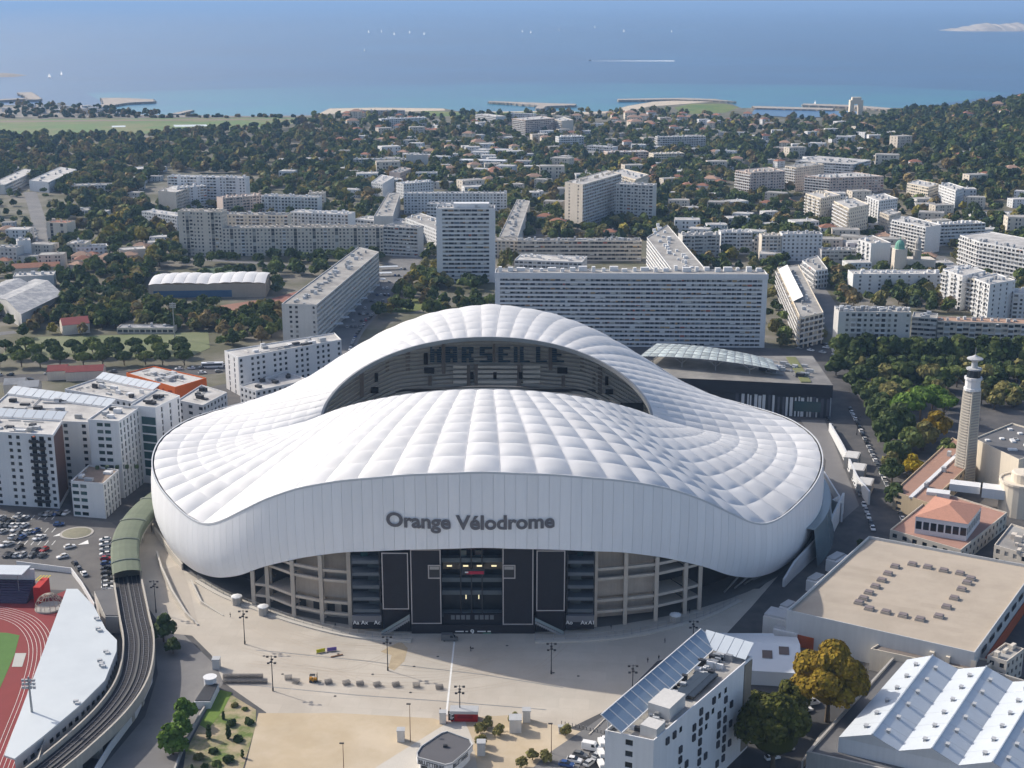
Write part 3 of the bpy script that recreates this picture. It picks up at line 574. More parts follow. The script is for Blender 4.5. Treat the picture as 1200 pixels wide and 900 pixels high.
def text_on(name, txt, size, x, y, Y, m, parent, off=.0):
    me = font_mesh(txt, size, off); me.transform(Matrix.Rotation(math.pi / 2, 4, 'X')); me.materials.append(m)
    o = link(name, me, parent); po = ORG[parent.name]; o.location = (pxX(x, Y) - po[0], Y - po[1], pz(y, Y)); return o
text_on('gate_number', '9', 2.6, 553, 743.5, PY - .36, M_PAINT, stad, .06)
for x0, x1 in ((533, 543), (545, 548), (559, 569), (571, 575)): panel(x0, x1, 739.4, 740.6, 'gate_sign', M_PAINT, PY - .4, .06, False)
panel(565.5, 575.5, 741.6, 745.6, 'green_sign', mat('exit_green', (.10, .25, .17), var=.05), PY - .42, .06, False)
# open stair towers
for x0, x1, tx in ((411.5, 446, (('Aa', 416), ('Ax', 426), ('Ac', 441))), (664, 697, (('Ao', 667.5), ('Ax', 685), ('A1', 694)))):
    panel(x0, x1, 636, 732, 'tower_back', M_PBACK, PY + 7, .4, False)
    for y in (657, 671, 686, 700, 714): panel(x0, x1, y, y + 3.8, 'tower_slab', mat('slab_bluegrey', (.12, .135, .15), var=.1), PY + 1.5, 5.0, False)
    panel(x0, x0 + 1.4, 636, 733, 'tower_post', M_DARK, PY + 1.2, .8, False); panel(x1 - 1.4, x1, 636, 733, 'tower_post', M_DARK, PY + 1.2, .8, False)
    panel(x0 + 12, x1 - 14, 647, 655, 'tower_glass', GLASST, PY + 5, .2, False)
    for y in (660, 675, 689, 704): panel(x0 + (20 if x0 < 500 else 4), x0 + (33 if x0 < 500 else 17), y, y + 9, 'tower_screen', mat('screen_grey', (.085, .10, .105), var=.1), PY + 5.5, .2, False)
    panel(x0, x1, 722, 729, 'awning', mat('awning_grey', (.17, .17, .18), var=.08), PY + .2, 2.2, False)
    panel(x0, x1, 729.4, 737, 'kiosk_front', M_BLACK, PY + 1, .4, False)
    for t_, x in tx: text_on('kiosk_lettering', t_, 1.9, x, 731.6, PY + .15, M_PAINT, stad, .03)
# raw concrete frames either side
def colx(px, py): return G(px, py)
for cols, inf in (([(298, 709), (315, 711), (345, 723), (378, 730), (411, 733)], ((2, 3), (3, 4))), ([(697, 734), (732, 731), (768, 727), (802, 719), (819, 714)], ((0, 1), (1, 2)))):
    Pc = [colx(*c) for c in cols]
    for k, p in enumerate(Pc):
        b = MB(); b.box(p[0], p[1], 1.3, 1.6, .05, min(34, max(5, z_bot(math.degrees(math.asin(max(-1, min(1, (p[0] - SX) / SA))))) - .1))); b.build('concrete_column', M_FRAME, stad)
        if k in (1, 3): b = MB(); b.box(p[0] + .2, p[1] + 4.5, 1.2, 1.2, .05, z_bot(math.degrees(math.asin((p[0] - SX) / SA))) + 1); b.build('concrete_column', M_FRAME, stad)
    lv = [pz(y, Pc[2][1]) for y in (661, 672.5, 697.5, 710.5)]
    for k in range(4):
        p, q = Pc[k], Pc[k + 1]; d = V2(p, q); l = LEN(d); u = (d[0] / l, d[1] / l); zc = z_bot(math.degrees(math.asin(max(-1, min(1, ((p[0] + q[0]) / 2 - SX) / SA)))))
        for z in lv:
            if z < zc + 3:
                b = MB(); b.obox((p[0] + u[0] * .7, p[1] + u[1] * .7 - .3), u, l - 1.4, .9, z - .45, z + .45); b.build('concrete_beam', M_FRAME, stad)
        if k in (inf[0][0], inf[1][0]):
            b = MB(); b.obox((p[0] + u[0] * .7, p[1] + 5), u, l - 1.2, .5, lv[3] - 4.2, zc + 1.5); o = b.build('infill_wall', M_INF, stad)
            for s in (.12, .62, .9): w0 = MB(); w0.obox((p[0] + u[0] * l * s, p[1] + u[1] * l * s + 4.9), u, 2.6 if s != .9 else 1.2, .06, lv[3] - 1.6, lv[3] + 2.4); w0.build('dark_opening', M_DARK, o)
            b = MB(); b.obox((p[0] + u[0] * .7, p[1] + 2.4), u, l - 1.2, .4, lv[2] + .6, lv[1] - .6); b.build('infill_wall', M_INF, stad)
        else:
            for z in lv:
                b = MB(); b.obox((p[0] + u[0] * .7, p[1] + u[1] * .7 + 1), u, l - 1.4, 8, z - .2, z + .1)
                if z < zc: b.build('ramp_slab', M_FRAME, stad)
# outside stairs
for xa, ya, xb, yb, s in ((480, 722, 446, 745, 1), (627, 726, 661, 748, -1)):
    X0, X1 = pxX(xa), pxX(xb); Z0 = pz(ya); b = MB(); n = 14
    for k in range(n): f0 = k / n; f1 = (k + 1) / n; b.prism([(X0 + (X1 - X0) * f0, PY - 1.6), (X0 + (X1 - X0) * f1, PY - 1.6), (X0 + (X1 - X0) * f1, PY - .2), (X0 + (X1 - X0) * f0, PY - .2)], max(.02, Z0 * (1 - f1) - .6), Z0 * (1 - f1) + .35)
    o = b.build('stairs', mat('stair_concrete', (.25, .26, .27), var=.1), stad)
    f = MB(); f.poly([(X0, PY - 1.75, Z0 + .4), (X1, PY - 1.75, .5), (X1, PY - 1.75, 1.6), (X0, PY - 1.75, Z0 + 1.5)]); f.build('stair_rail', mat('rail_glass', (.22, .27, .28), var=.05, rough=.2), o)
# concourse paving and lower glass skirt on the right
sheet('concourse', [O_(t, -1) for t in range(-80, 81, 5)] + [O_(t, -15) for t in range(80, -81, -5)], .1, mat('concourse_paving', (.16, .155, .15), var=.12, scale=.3))
b = MB(); tt = [62 + i for i in range(0, 60)]; b.grid([[(*O_(t, 4.5 + 2.5 * (1 - z / 16)), z) for t in tt] for z in (0, 6, 11, 14)]); b.grid([[(*O_(t, o), 14) for t in tt] for o in (4.9, -3)]); b.build('glass_skirt', mat('skirt_glass', (.16, .21, .23), var=.05, rough=.15, spec=.6), stad, smooth=True)
for s, t0, n in ((-1, -58, 16), (1, 42, 10)):
    for k in range(n):
        t = t0 + s * k * 2.6 if s < 0 else t0 + k * 2.6
        b = MB(); p = O_(t, -6); q = O_(t + 1.6, -1); zt = z_bot(t); b.tube((p[0], p[1], 0.1), (q[0], q[1], max(3, zt + .5)), .35, n=6); b.build('raking_strut', M_STEEL, stad)
# ---------------------------------------------------------------- buildings
BLD = []                                       # (x, y, label noun) of landmark buildings, for telling the houses apart
M_BALC = mat('balcony_parapet', (.60, .60, .60), var=.05, scale=.3, island=.12)
M_SHUT = mat('stair_strip', (.09, .095, .11), var=.2, scale=.5)
AWN = MB()
def facade(b, wn, bal, P0, P1, z0, z1, nf, pat, bw, winobj=None, fx=1.0):
    d = V2(P0, P1); L_ = LEN(d)
    if L_ < .5: return
    u = (d[0] / L_, d[1] / L_); n = (u[1], -u[0])
    def pt(s, z, o=0.0): return (P0[0] + u[0] * s + n[0] * o, P0[1] + u[1] * s + n[1] * o, z)
    aw = AWN
    if not pat or pat == '.': b.quad(pt(0, z0), pt(L_, z0), pt(L_, z1), pt(0, z1)); return
    nb = max(1, round(L_ / bw)); w_ = L_ / nb; fh = (z1 - z0 - .7) / nf
    b.quad(pt(0, z1 - .7), pt(L_, z1 - .7), pt(L_, z1), pt(0, z1))
    for i in range(nb):
        if pat[0] == '<': c = pat[1] if i in (0, nb - 1) else pat[2:][(i - 1) % len(pat[2:])]
        else: c = pat[i % len(pat)]
        s0 = i * w_
        if c == '.': b.quad(pt(s0, z0), pt(s0 + w_, z0), pt(s0 + w_, z1 - .7), pt(s0, z1 - .7)); continue
        a0, a1, v0, v1, rc = {'w': (.27, .73, .30, .82, .25), 'W': (.10, .90, .30, .82, .25), 'l': (.05, .95, .38, .93, 1.1), 'b': (.12, .88, .10, .82, .3), 's': (.08, .92, .04, .96, .3), 't': (.3, .7, .1, .85, .3), 'k': (.18, .82, .2, .86, .3), 'L': (.02, .98, .40, .95, 1.3)}[c]
        for f in range(nf):
            zz = z0 + f * fh; x0, x1, y0, y1 = s0 + a0 * w_, s0 + a1 * w_, zz + v0 * fh, zz + v1 * fh
            b.quad(pt(s0, zz), pt(s0 + w_, zz), pt(s0 + w_, y0), pt(s0, y0)); b.quad(pt(s0, y1), pt(s0 + w_, y1), pt(s0 + w_, zz + fh), pt(s0, zz + fh))
            b.quad(pt(s0, y0), pt(x0, y0), pt(x0, y1), pt(s0, y1)); b.quad(pt(x1, y0), pt(s0 + w_, y0), pt(s0 + w_, y1), pt(x1, y1))
            b.quad(pt(x0, y0), pt(x1, y0), pt(x1, y0, -rc), pt(x0, y0, -rc)); b.quad(pt(x0, y1, -rc), pt(x1, y1, -rc), pt(x1, y1), pt(x0, y1))
            b.quad(pt(x0, y0), pt(x0, y0, -rc), pt(x0, y1, -rc), pt(x0, y1)); b.quad(pt(x1, y0, -rc), pt(x1, y0), pt(x1, y1), pt(x1, y1, -rc))
            q = (pt(x0, y0, -rc), pt(x1, y0, -rc), pt(x1, y1, -rc), pt(x0, y1, -rc))
            if winobj is not None:
                m_ = MB(); m_.quad(*q); winobj.append(m_)
            elif c in 'lL':                          # loggia back wall: door glass, wall pier, door glass
                xm = x0 + (x1 - x0) * (.38 + .24 * random.random())
                wn.quad(pt(x0, y0, -rc), pt(xm, y0, -rc), pt(xm, y1, -rc), pt(x0, y1, -rc)); wn.quad(pt(xm, y0, -rc), pt(x1, y0, -rc), pt(x1, y1, -rc), pt(xm, y1, -rc))
            else: wn.quad(*q)
            if c in 'lLbk' and random.random() < .26:
                t0 = random.choice((0, 0, .5)); t1 = random.choice((.5, 1, 1)); t1 = max(t1, t0 + .5); X0, X1 = x0 + (x1 - x0) * t0 + .05, x0 + (x1 - x0) * t1 - .05
                if c in 'bk': aw.quad(pt(X0, zz + fh * .86, 1.1), pt(X1, zz + fh * .86, 1.1), pt(X1, zz + fh * .97, .05), pt(X0, zz + fh * .97, .05))
                else: d_ = random.uniform(.25, 1) * (y1 - y0); aw.quad(pt(X0, y1 - d_, -.25), pt(X1, y1 - d_, -.25), pt(X1, y1, -.25), pt(X0, y1, -.25))
            if c in 'bk' and f > 0:
                e0, e1, pr = s0 + .03 * w_, s0 + .97 * w_, 1.2; zt = zz + .36 * fh; zs = zz + .02
                A = [pt(e0, 0)[:2], pt(e1, 0)[:2], pt(e1, 0, pr)[:2], pt(e0, 0, pr)[:2]]
                bal.prism(A, zs - .12, zs + .05); bal.prism([pt(e0, 0, pr - .12)[:2], pt(e1, 0, pr - .12)[:2], pt(e1, 0, pr)[:2], pt(e0, 0, pr)[:2]], zs + .06, zt)
                if c == 'k':
                    for e in (e0, e1 - .15): bal.prism([pt(e, 0, .02)[:2], pt(e + .15, 0, .02)[:2], pt(e + .15, 0, pr - .14)[:2], pt(e, 0, pr - .14)[:2]], zs + .06, zt)
def building(name, label, P, z, styles=('w',), wall=None, roof=None, fh=2.9, bw=3.4, clutter=6, cat='apartment block', group=None, glass=None, own=False, z0=0.0, par=.6, blk=True, balm=None, edge=None):
    """P: outline (front-left, front-right, back-right, back-left ...), z: height"""
    wall = wall or M_WHITE; roof = roof or M_ROOFG; P = list(P); n = len(P)
    cx, cy = sum(p[0] for p in P) / n, sum(p[1] for p in P) / n
    r = empty(name, (cx, cy, z0), label, cat, group); b, wn, bal = MB(), MB(), MB(); wo = [] if own else None
    nf = max(1, round((z - z0) / fh))
    for i in range(n):
        st = styles[i % len(styles)] if len(styles) > 1 else styles[0]
        facade(b, wn, bal, P[i], P[(i + 1) % n], z0 - .3, z + par, nf, st, bw, wo)
    inn = []
    for i in range(n):
        a, p, q = P[i - 1], P[i], P[(i + 1) % n]; d1 = V2(a, p); d2 = V2(p, q); l1, l2 = LEN(d1), LEN(d2)
        n1 = (-d1[1] / l1, d1[0] / l1); n2 = (-d2[1] / l2, d2[0] / l2); k = .3 / max(.3, 1 + n1[0] * n2[0] + n1[1] * n2[1]); inn.append((p[0] + (n1[0] + n2[0]) * k, p[1] + (n1[1] + n2[1]) * k))
    for i in range(n):
        j = (i + 1) % n; t = z + par
        b.quad((*P[i], t), (*P[j], t), (*inn[j], t), (*inn[i], t)); b.quad((*inn[i], t), (*inn[j], t), (*inn[j], z), (*inn[i], z))
    b.build('wall', wall, r); rf = MB(); rf.poly([(x, y, z) for x, y in inn]); ro = rf.build('roof', roof, r)
    if wn.v: wn.build('window', glass or GLASS, r, kind='stuff')
    if wo:
        for m_ in wo: m_.build('window', glass or GLASSD, r)
    if bal.v: bal.build('balcony', balm or M_BALC, r, kind='stuff')
    if AWN.v: AWN.build('awning', M_AWN, r, kind='stuff'); AWN.v, AWN.f, AWN.m = [], [], []
    if clutter:
        c = MB(); d = V2(P[0], P[1]); L_ = LEN(d); u = (d[0] / L_, d[1] / L_); e = V2(P[1], P[2]); D = LEN(e); v = (e[0] / D, e[1] / D)
        if L_ >= D: lead, ld, o, od = u, L_, v, D
        else: lead, ld, o, od = v, D, u, L_
        base = P[0]
        for k in range(int(clutter * 1.7)):
            s = (k + .5 + random.uniform(-.25, .25)) / int(clutter * 1.7) * ld; t = od * random.uniform(.25, .7); w_ = random.uniform(.9, 2.8); dd = random.uniform(.9, min(3, od * .3)); hh = random.uniform(.8, 2.6)
            a = (base[0] + lead[0] * s + o[0] * t, base[1] + lead[1] * s + o[1] * t); c.box(a[0], a[1], w_, dd, z + .003, z + hh, a=math.atan2(lead[1], lead[0]))
        c.build('rooftop_unit', M_UNIT if random.random() < .5 else wall, r, kind='stuff')
    if blk: block(P)
    BLD.append((cx, cy, label)); r['_h'] = z
    return r
def fr(x1, y1, x2, y2, yb, depth):
    """outline and height from the roof edge of the front wall, the foot row of its first corner and a depth in metres"""
    gx, gy = G(x1, yb); z = ZAT(gx, gy, y1); a = G(x1, y1, z); b = G(x2, y2, z); d = V2(a, b); l = LEN(d); n = (-d[1] / l, d[0] / l)
    return [a, b, (b[0] + n[0] * depth, b[1] + n[1] * depth), (a[0] + n[0] * depth, a[1] + n[1] * depth)], z
def po(pts, yb, k=0):
    gx, gy = G(pts[k][0], yb); z = ZAT(gx, gy, pts[k][1]); return [G(x, y, z) for x, y in pts], z
AB = 'apartment_block'
# -- the big blocks right behind the stadium
P, z = fr(511, 245, 580, 245, 331, 18); tw = building('tower_block', 'tall white tower block with blank margins, left of the long slab behind the stadium', P, z, ('<.L', '.', '<.L', '.'), M_WHITE, M_ROOFL, fh=3.1, bw=4.2, clutter=10)
c = P[0]; b = MB(); b.box((P[0][0] + P[1][0]) / 2 + 4, (P[0][1] + P[3][1]) / 2 + 1, 26, 8, z + .01, z + 3.2); b.build('lift_house', M_WHITE, tw)
P, z = fr(580, 321, 900, 323, 405, 15); sl = building('slab_block', 'very long white slab block with hundreds of loggias, directly behind the stadium', P, z, ('<.LLLL', '.', '<.LLLL', '.'), M_BLUEW, M_ROOFG, fh=2.55, bw=3.0, clutter=0)
for k in range(26):
    b = MB(); t = (k + .5) / 26; x = P[0][0] + (P[1][0] - P[0][0]) * t; y = P[0][1] + 7 + (k % 3) * 1.5; b.box(x, y, random.choice((2, 3.2, 5)), 2.6, z + .01, z + random.uniform(1.5, 3.2)); b.build('roof_chimney', M_WHITE, sl)
b = MB(); f = P[0]; b.prism([(f[0] - .3, f[1] - .35), (P[1][0] + .3, P[1][1] - .35), (P[1][0] + .3, P[1][1] - .02), (f[0] - .3, f[1] - .02)], z - 2.2, z + .9); b.build('fascia', M_WHITE, sl)
P, z = po([(758, 279), (791, 322), (832, 322), (782, 264)], 322); building('slab_block', 'white slab block seen end on, running away behind the long slab', [P[1], P[2], P[3], P[0]], z, ('.', 'L', '.', 'LL'), M_WHITE, M_ROOFG, bw=4, clutter=18)
P, z = po([(938, 373), (965, 367), (936, 311), (911, 314)], 409); te = building('terraced_block', 'cream terraced block with planted setbacks, right end of the long slab', P, z, ('b', 'w', '.', 'bbk'), M_CREAM, M_ROOFG, bw=4.2, clutter=12)
q = MB(); a, d_ = P[3], P[0]; m_ = [(a[0] + (d_[0] - a[0]) * t, a[1] + (d_[1] - a[1]) * t) for t in (.05, .72)]; u = V2(m_[0], m_[1]); l = LEN(u); nn = (-u[1] / l, u[0] / l)
q.poly([(m_[0][0], m_[0][1], z + .7), (m_[1][0], m_[1][1], z + .7), (m_[1][0] - nn[0] * -6, m_[1][1] - nn[1] * -6, z + 4), (m_[0][0] - nn[0] * -6, m_[0][1] - nn[1] * -6, z + 4)]); q.build('sloping_fascia', M_WHITE, te)
TAB = [
 # left middle: housing estate
 (AB, 'long beige-grey block with dark stair strips behind the sports hall', ('f', 260, 268, 449, 267, 300, 13), ('wwswwbwwsww', 'w', 'w', '.'), M_BEIGE, M_ROOFG, dict(clutter=22, bw=3.0)),
 (AB, 'taller left end of the long beige-grey block behind the sports hall', ('f', 208, 248, 259, 249, 299, 14), ('.wslwww', 'w', 'w', '.'), M_BEIGE, M_ROOFG, dict(clutter=6, bw=3.0)),
 (AB, 'pale cream block with a yellow end wall, showing over the long beige-grey block', ('f', 262, 252, 337, 253, 287, 14), ('bwwb', '.', 'w', '.'), M_CREAM, M_ROOFG, dict(clutter=9)),
 (AB, 'pale blue-white block right of the one with the yellow end wall', ('f', 340, 249, 408, 252, 280, 16), ('wk', '.', 'w', '.'), M_BLUEW, M_ROOFL, dict(clutter=8)),
 (AB, 'white slab with rows of dark loggias at the edge of the park wood', ('f', 196, 207, 287, 209, 241, 13), ('lll.ww', '.', 'w', '.'), M_WHITE, M_ROOFL, dict(clutter=8)),
 (AB, 'beige and white block in front of the white slab at the park wood', ('p', [(185, 224), (206, 226), (243, 214), (222, 210)], 249), ('.', 'wllw', '.', '.'), M_BEIGE, M_ROOFL, dict(clutter=4)),
 (AB, 'white-fronted block right of the beige one, with a strip of loggias', ('f', 207, 221, 242, 218, 247, 10), ('wlllw.', '.', 'w', '.'), M_WHITE, M_ROOFL, dict(clutter=3)),
 (AB, 'low pinkish block in the middle of the estate behind the long beige-grey one', ('f', 261, 233, 308, 229, 253, 15), ('wllwl', 'w', 'w', '.'), M_PINK, M_ROOFG, dict(clutter=5)),
 (AB, 'block with pale blue balconies right of the pinkish one', ('f', 306, 230, 372, 232, 252, 13), ('kwkk', '.', 'w', '.'), M_BLUEW, M_ROOFG, dict(clutter=6)),
 (AB, 'beige end block just right of the pale blue balconies', ('f', 361, 227, 380, 227, 249, 12), ('w', '.', 'w', '.'), M_BEIGE, M_ROOFG, dict(clutter=2)),
 (AB, 'low white stepped block left of the long beige-grey one', ('f', 166, 248, 207, 254, 267, 14), ('wl', 'w', 'w', '.'), M_WHITE, M_ROOFL, dict(clutter=4)),
 (AB, 'grey slab running away from the viewer beside the car park, left of the tower', ('p', [(330, 357), (371, 358), (444, 296), (420, 290)], 402), ('.ww.', 'LL', '.', 'ww'), M_GREY, M_ROOFG, dict(clutter=22, wall2=1)),
 (AB, 'striped grey block between the long beige-grey one and the tower', ('f', 449, 266, 489, 268, 299, 14), ('LL', '.', 'w', '.'), M_GREY, M_ROOFG, dict(clutter=4)),
 (AB, 'low white flat-roofed centre behind the striped grey block', ('f', 415, 257, 472, 262, 270, 22), ('W', '.', 'w', '.'), M_WHITE, M_ROOFL, dict(clutter=7)),
 (AB, 'small white block left of the low flat-roofed centre', ('f', 380, 251, 410, 250, 268, 14), ('W', '.', 'w', '.'), M_WHITE, M_ROOFL, dict(clutter=2)),
 (AB, 'long white block with small square windows, behind the tower', ('f', 473, 227, 594, 227, 250, 11), ('wwwWww', '.', 'w', '.'), M_WHITE, M_ROOFL, dict(clutter=12)),
 (AB, 'low white block tucked against the left side of the tower', ('p', [(475, 256), (512, 270), (530, 262), (492, 250)], 275), ('w', 'w', '.', 'w'), M_WHITE, M_ROOFG, dict(clutter=5)),
 (AB, 'white block just above the roof of the tower, left half', ('f', 500, 239, 545, 241, 262, 12), ('W', '.', 'w', '.'), M_WHITE, M_ROOFL, dict(clutter=4)),
 (AB, 'grey shed-like slab running towards the long square-windowed white block', ('p', [(438, 254), (460, 254), (469, 227), (455, 226)], 275), ('.', 'w', '.', '.'), M_GREY, M_ROOFG, dict(clutter=8)),
 (AB, 'white lit block above the grey shed-like slab', ('p', [(435, 214), (448, 216), (462, 208), (447, 205)], 230), ('w', '.', '.', 'w'), M_WHITE, M_ROOFL, dict(clutter=3)),
 (AB, 'pink-grey slab running away beyond the white lit block', ('p', [(456, 202), (469, 203), (482, 198), (470, 196)], 215), ('.', 'w', '.', '.'), M_PINK, M_ROOFG, dict(clutter=3)),
 (AB, 'stepped white block at the left end of the long square-windowed white one', ('f', 473, 216, 508, 213, 236, 16), ('w', '.', 'w', 'w'), M_WHITE, M_ROOFL, dict(clutter=7)),
 (AB, 'pale blue block behind the stepped white one', ('f', 487, 203, 512, 203, 216, 12), ('W', '.', 'w', '.'), M_BLUEW, M_ROOFG, dict(clutter=2)),
 (AB, 'long low grey-white block in the trees, its right end a storey taller', ('f', 414, 187, 477, 187, 198, 12), ('W', '.', 'w', '.'), M_GREY, M_ROOFL, dict(clutter=7)),
 (AB, 'taller grey right end of the long low block in the trees', ('f', 476, 182, 501, 182, 199, 14), ('.', '.', 'w', 'w'), M_GREY, M_ROOFL, dict(clutter=3)),
 (AB, 'ribbed grey slab running away right of the tower', ('p', [(585, 277), (607, 278), (621, 236), (606, 234)], 297), ('w', '.', '.', 'w'), M_GREY, M_ROOFG, dict(clutter=20)),
 (AB, 'long grid-fronted block between the tower and the white end-on slab', ('f', 606, 283, 752, 283, 306, 13), ('LLL', '.', 'w', '.'), M_BEIGE, M_ROOFG, dict(clutter=22)),
 ('school', 'low white flat-roofed school in front of the grid-fronted block', ('f', 603, 305, 682, 308, 318, 26), ('W', 'w', 'w', '.'), M_WHITE, M_ROOFL, dict(clutter=8, cat='school')),
 (AB, 'beige row of flats at the foot of the ribbed slab', ('f', 545, 281, 607, 283, 300, 14), ('wb', '.', 'w', '.'), M_BEIGE, M_ROOFG, dict(clutter=5)),
 # twin tall blocks in the middle
 (AB, 'tall middle block with a blank beige end wall and long balconied flank', ('p', [(662, 214), (683, 217), (728, 204), (711, 200)], 266), ('.w.', 'kkk', '.', '.'), M_BEIGE, M_ROOFL, dict(clutter=9, bw=4)),
 (AB, 'tall grey-pink block right of the one with the long balconied flank', ('f', 722, 216, 765, 218, 261, 15), ('wlwl', '.', 'w', '.'), M_GREY, M_ROOFL, dict(clutter=5)),
 (AB, 'lit cream block showing between the two tall middle blocks', ('p', [(716, 203), (745, 211), (760, 205), (730, 198)], 240), ('bw', 'w', '.', 'w'), M_CREAM, M_ROOFL, dict(clutter=5)),
 # seafront
 (AB, 'seafront block with a lit stack of balconies at its left end', ('p', [(601, 139), (616, 141), (650, 139), (633, 136)], 158), ('bb', 'W', '.', '.'), M_PINK, M_ROOFL, dict(clutter=3)),
 (AB, 'seafront block with a plain beige end, right of the one with lit balconies', ('p', [(649, 140), (658, 142), (672, 141), (660, 137)], 157), ('b', '.', '.', '.'), M_BEIGE, M_ROOFL, dict(clutter=2)),
 (AB, 'low white seafront building behind the balconied block', ('f', 597, 133, 625, 134, 140, 14), ('W', '.', 'w', '.'), M_WHITE, M_ROOFL, dict(clutter=2)),
 (AB, 'white ribbed terrace building by the beach lawn', ('f', 557, 134, 581, 137, 144, 20), ('L', '.', 'w', 'b'), M_WHITE, M_ROOFL, dict(clutter=2)),
 (AB, 'long dark grey beach building at the left end of the sand', ('f', 420, 130, 474, 130, 135, 14), ('W', '.', 'w', '.'), M_GREY, M_ROOFD, dict(clutter=4)),
 (AB, 'white seaside block with stepped gables left of the beach lawn', ('f', 447, 140, 500, 138, 149, 14), ('wW', '.', 'w', 'w'), M_BLUEW, M_ROOFL, dict(clutter=6)),
 (AB, 'white block in the pines inland of the seafront blocks', ('f', 655, 161, 684, 160, 174, 14), ('W', '.', 'w', 'w'), M_WHITE, M_ROOFL, dict(clutter=5)),
 (AB, 'white lit low block right of the one in the pines', ('f', 688, 171, 718, 173, 182, 14), ('W', '.', 'w', 'w'), M_WHITE, M_ROOFL, dict(clutter=3)),
 (AB, 'low flat campus building with long pale roof, middle right', ('f', 712, 179, 760, 178, 190, 20), ('W', '.', 'w', 'w'), M_PINK, M_ROOFL, dict(clutter=6)),
 (AB, 'low cream campus building right of the pale-roofed one', ('f', 766, 181, 802, 180, 194, 18), ('W', '.', 'w', 'w'), M_CREAM, M_ROOFL, dict(clutter=5)),
 (AB, 'low white pavilion with a wide flat roof among trees above the middle', ('f', 557, 176, 606, 177, 184, 24), ('W', '.', 'w', 'w'), M_WHITE, M_ROOFL, dict(clutter=2)),
 (AB, 'long glass-roofed hall in the trees below the wide flat pavilion', ('f', 538, 188, 592, 189, 197, 16), ('W', '.', 'w', '.'), M_BLUEW, M_BLUEW, dict(clutter=0)),
 # right half
 (AB, 'curved terrace block with white balconies among pines, right of centre', ('f', 771, 161, 827, 160, 176, 13), ('bk', '.', 'w', 'b'), M_GREY, M_ROOFL, dict(clutter=6)),
 (AB, 'pink low block on the slope below the marina', ('f', 905, 173, 932, 175, 184, 12), ('w', '.', 'w', '.'), M_PINK, M_ROOFL, dict(clutter=2)),
 (AB, 'small white stepped block left of the pink low one', ('f', 838, 177, 861, 178, 187, 13), ('b', '.', 'w', 'w'), M_WHITE, M_ROOFL, dict(clutter=3)),
 (AB, 'tall grey-pink block with lit balconies on its left end, right of centre', ('p', [(862, 200), (880, 203), (920, 201), (900, 196)], 229), ('kk', 'wlw', '.', '.'), M_PINK, M_ROOFG, dict(clutter=7)),
 (AB, 'rearmost of the three long stacked blocks, white with many chimneys', ('p', [(932, 189), (1000, 193), (1021, 188), (958, 183)], 207), ('LL', 'W', '.', 'b'), M_BLUEW, M_ROOFL, dict(clutter=12)),
 (AB, 'green-balconied left wing of the rearmost stacked block', ('p', [(920, 195), (933, 197), (966, 193), (950, 190)], 222), ('kk', 'w', '.', 'k'), M_CREAM, M_ROOFG, dict(clutter=4)),
 (AB, 'front one of the three long stacked blocks, its left end lit', ('p', [(943, 206), (973, 209), (1036, 207), (1002, 202)], 228), ('bb', 'wlwl', '.', '.'), M_PINK, M_ROOFL, dict(clutter=10)),
 (AB, 'cream stepped block at the left of the crowded lit group', ('p', [(944, 227), (962, 233), (985, 229), (966, 223)], 259), ('bwb', 'w', '.', 'w'), M_CREAM, M_ROOFL, dict(clutter=6)),
 (AB, 'cream stepped block in front of the crowded lit group', ('p', [(977, 236), (995, 245), (1018, 240), (1000, 232)], 271), ('kbk', 'w', '.', 'b'), M_CREAM, M_ROOFL, dict(clutter=6)),
 (AB, 'white block at the top of the crowded lit group', ('p', [(1015, 230), (1030, 236), (1052, 233), (1036, 227)], 257), ('b.', 'w', '.', 'w'), M_WHITE, M_ROOFL, dict(clutter=5)),
 (AB, 'narrow beige block left of the white staircase of balconies', ('p', [(1031, 249), (1042, 253), (1056, 249), (1044, 245)], 273), ('w', 'w', '.', '.'), M_BEIGE, M_ROOFL, dict(clutter=3)),
 (AB, 'cream lit office wing with ribbon windows below the hill', ('p', [(1063, 215), (1088, 220), (1100, 216), (1076, 211)], 238), ('WW', 'W', '.', '.'), M_CREAM, M_ROOFL, dict(clutter=4)),
 (AB, 'white lit office wing with a blue window panel below the hill', ('p', [(1100, 217), (1120, 224), (1130, 220), (1111, 214)], 243), ('wW', 'w', '.', '.'), M_WHITE, M_ROOFL, dict(clutter=4)),
 (AB, 'white block with a staircase of balconies and a blank right end', ('p', [(1045, 258), (1085, 267), (1103, 264), (1065, 254)], 288), ('kb', '.', '.', '.'), M_WHITE, M_ROOFL, dict(clutter=9, bw=3.6)),
 (AB, 'long ribbon-windowed white block right of the staircase of balconies', ('f', 1103, 264, 1155, 262, 288, 14), ('LL', '.', 'w', '.'), M_BLUEW, M_ROOFG, dict(clutter=8)),
 (AB, 'low white hall with a pale gable roof behind the ribbon-windowed block', ('f', 1140, 252, 1200, 252, 262, 20), ('w', '.', 'w', '.'), M_WHITE, M_ROOFL, dict(clutter=4)),
 (AB, 'white balcony-banded block at the right edge, nearer half', ('p', [(1125, 276), (1148, 284), (1235, 300), (1215, 282), (1160, 272)], 312), ('kb', 'kb', 'w', '.', 'w'), M_WHITE, M_ROOFL, dict(clutter=12, bw=3.8)),
 (AB, 'white lit apartment block with curved balconies, lower right group', ('p', [(1105, 316), (1128, 324), (1155, 318), (1130, 311)], 355), ('bk.', '.', '.', 'b'), M_WHITE, M_ROOFL, dict(clutter=6)),
 (AB, 'pink-banded block touching the white one with curved balconies', ('p', [(1129, 325), (1146, 329), (1168, 323), (1150, 318)], 361), ('kb', 'w', '.', '.'), M_CREAM, M_ROOFL, dict(clutter=4)),
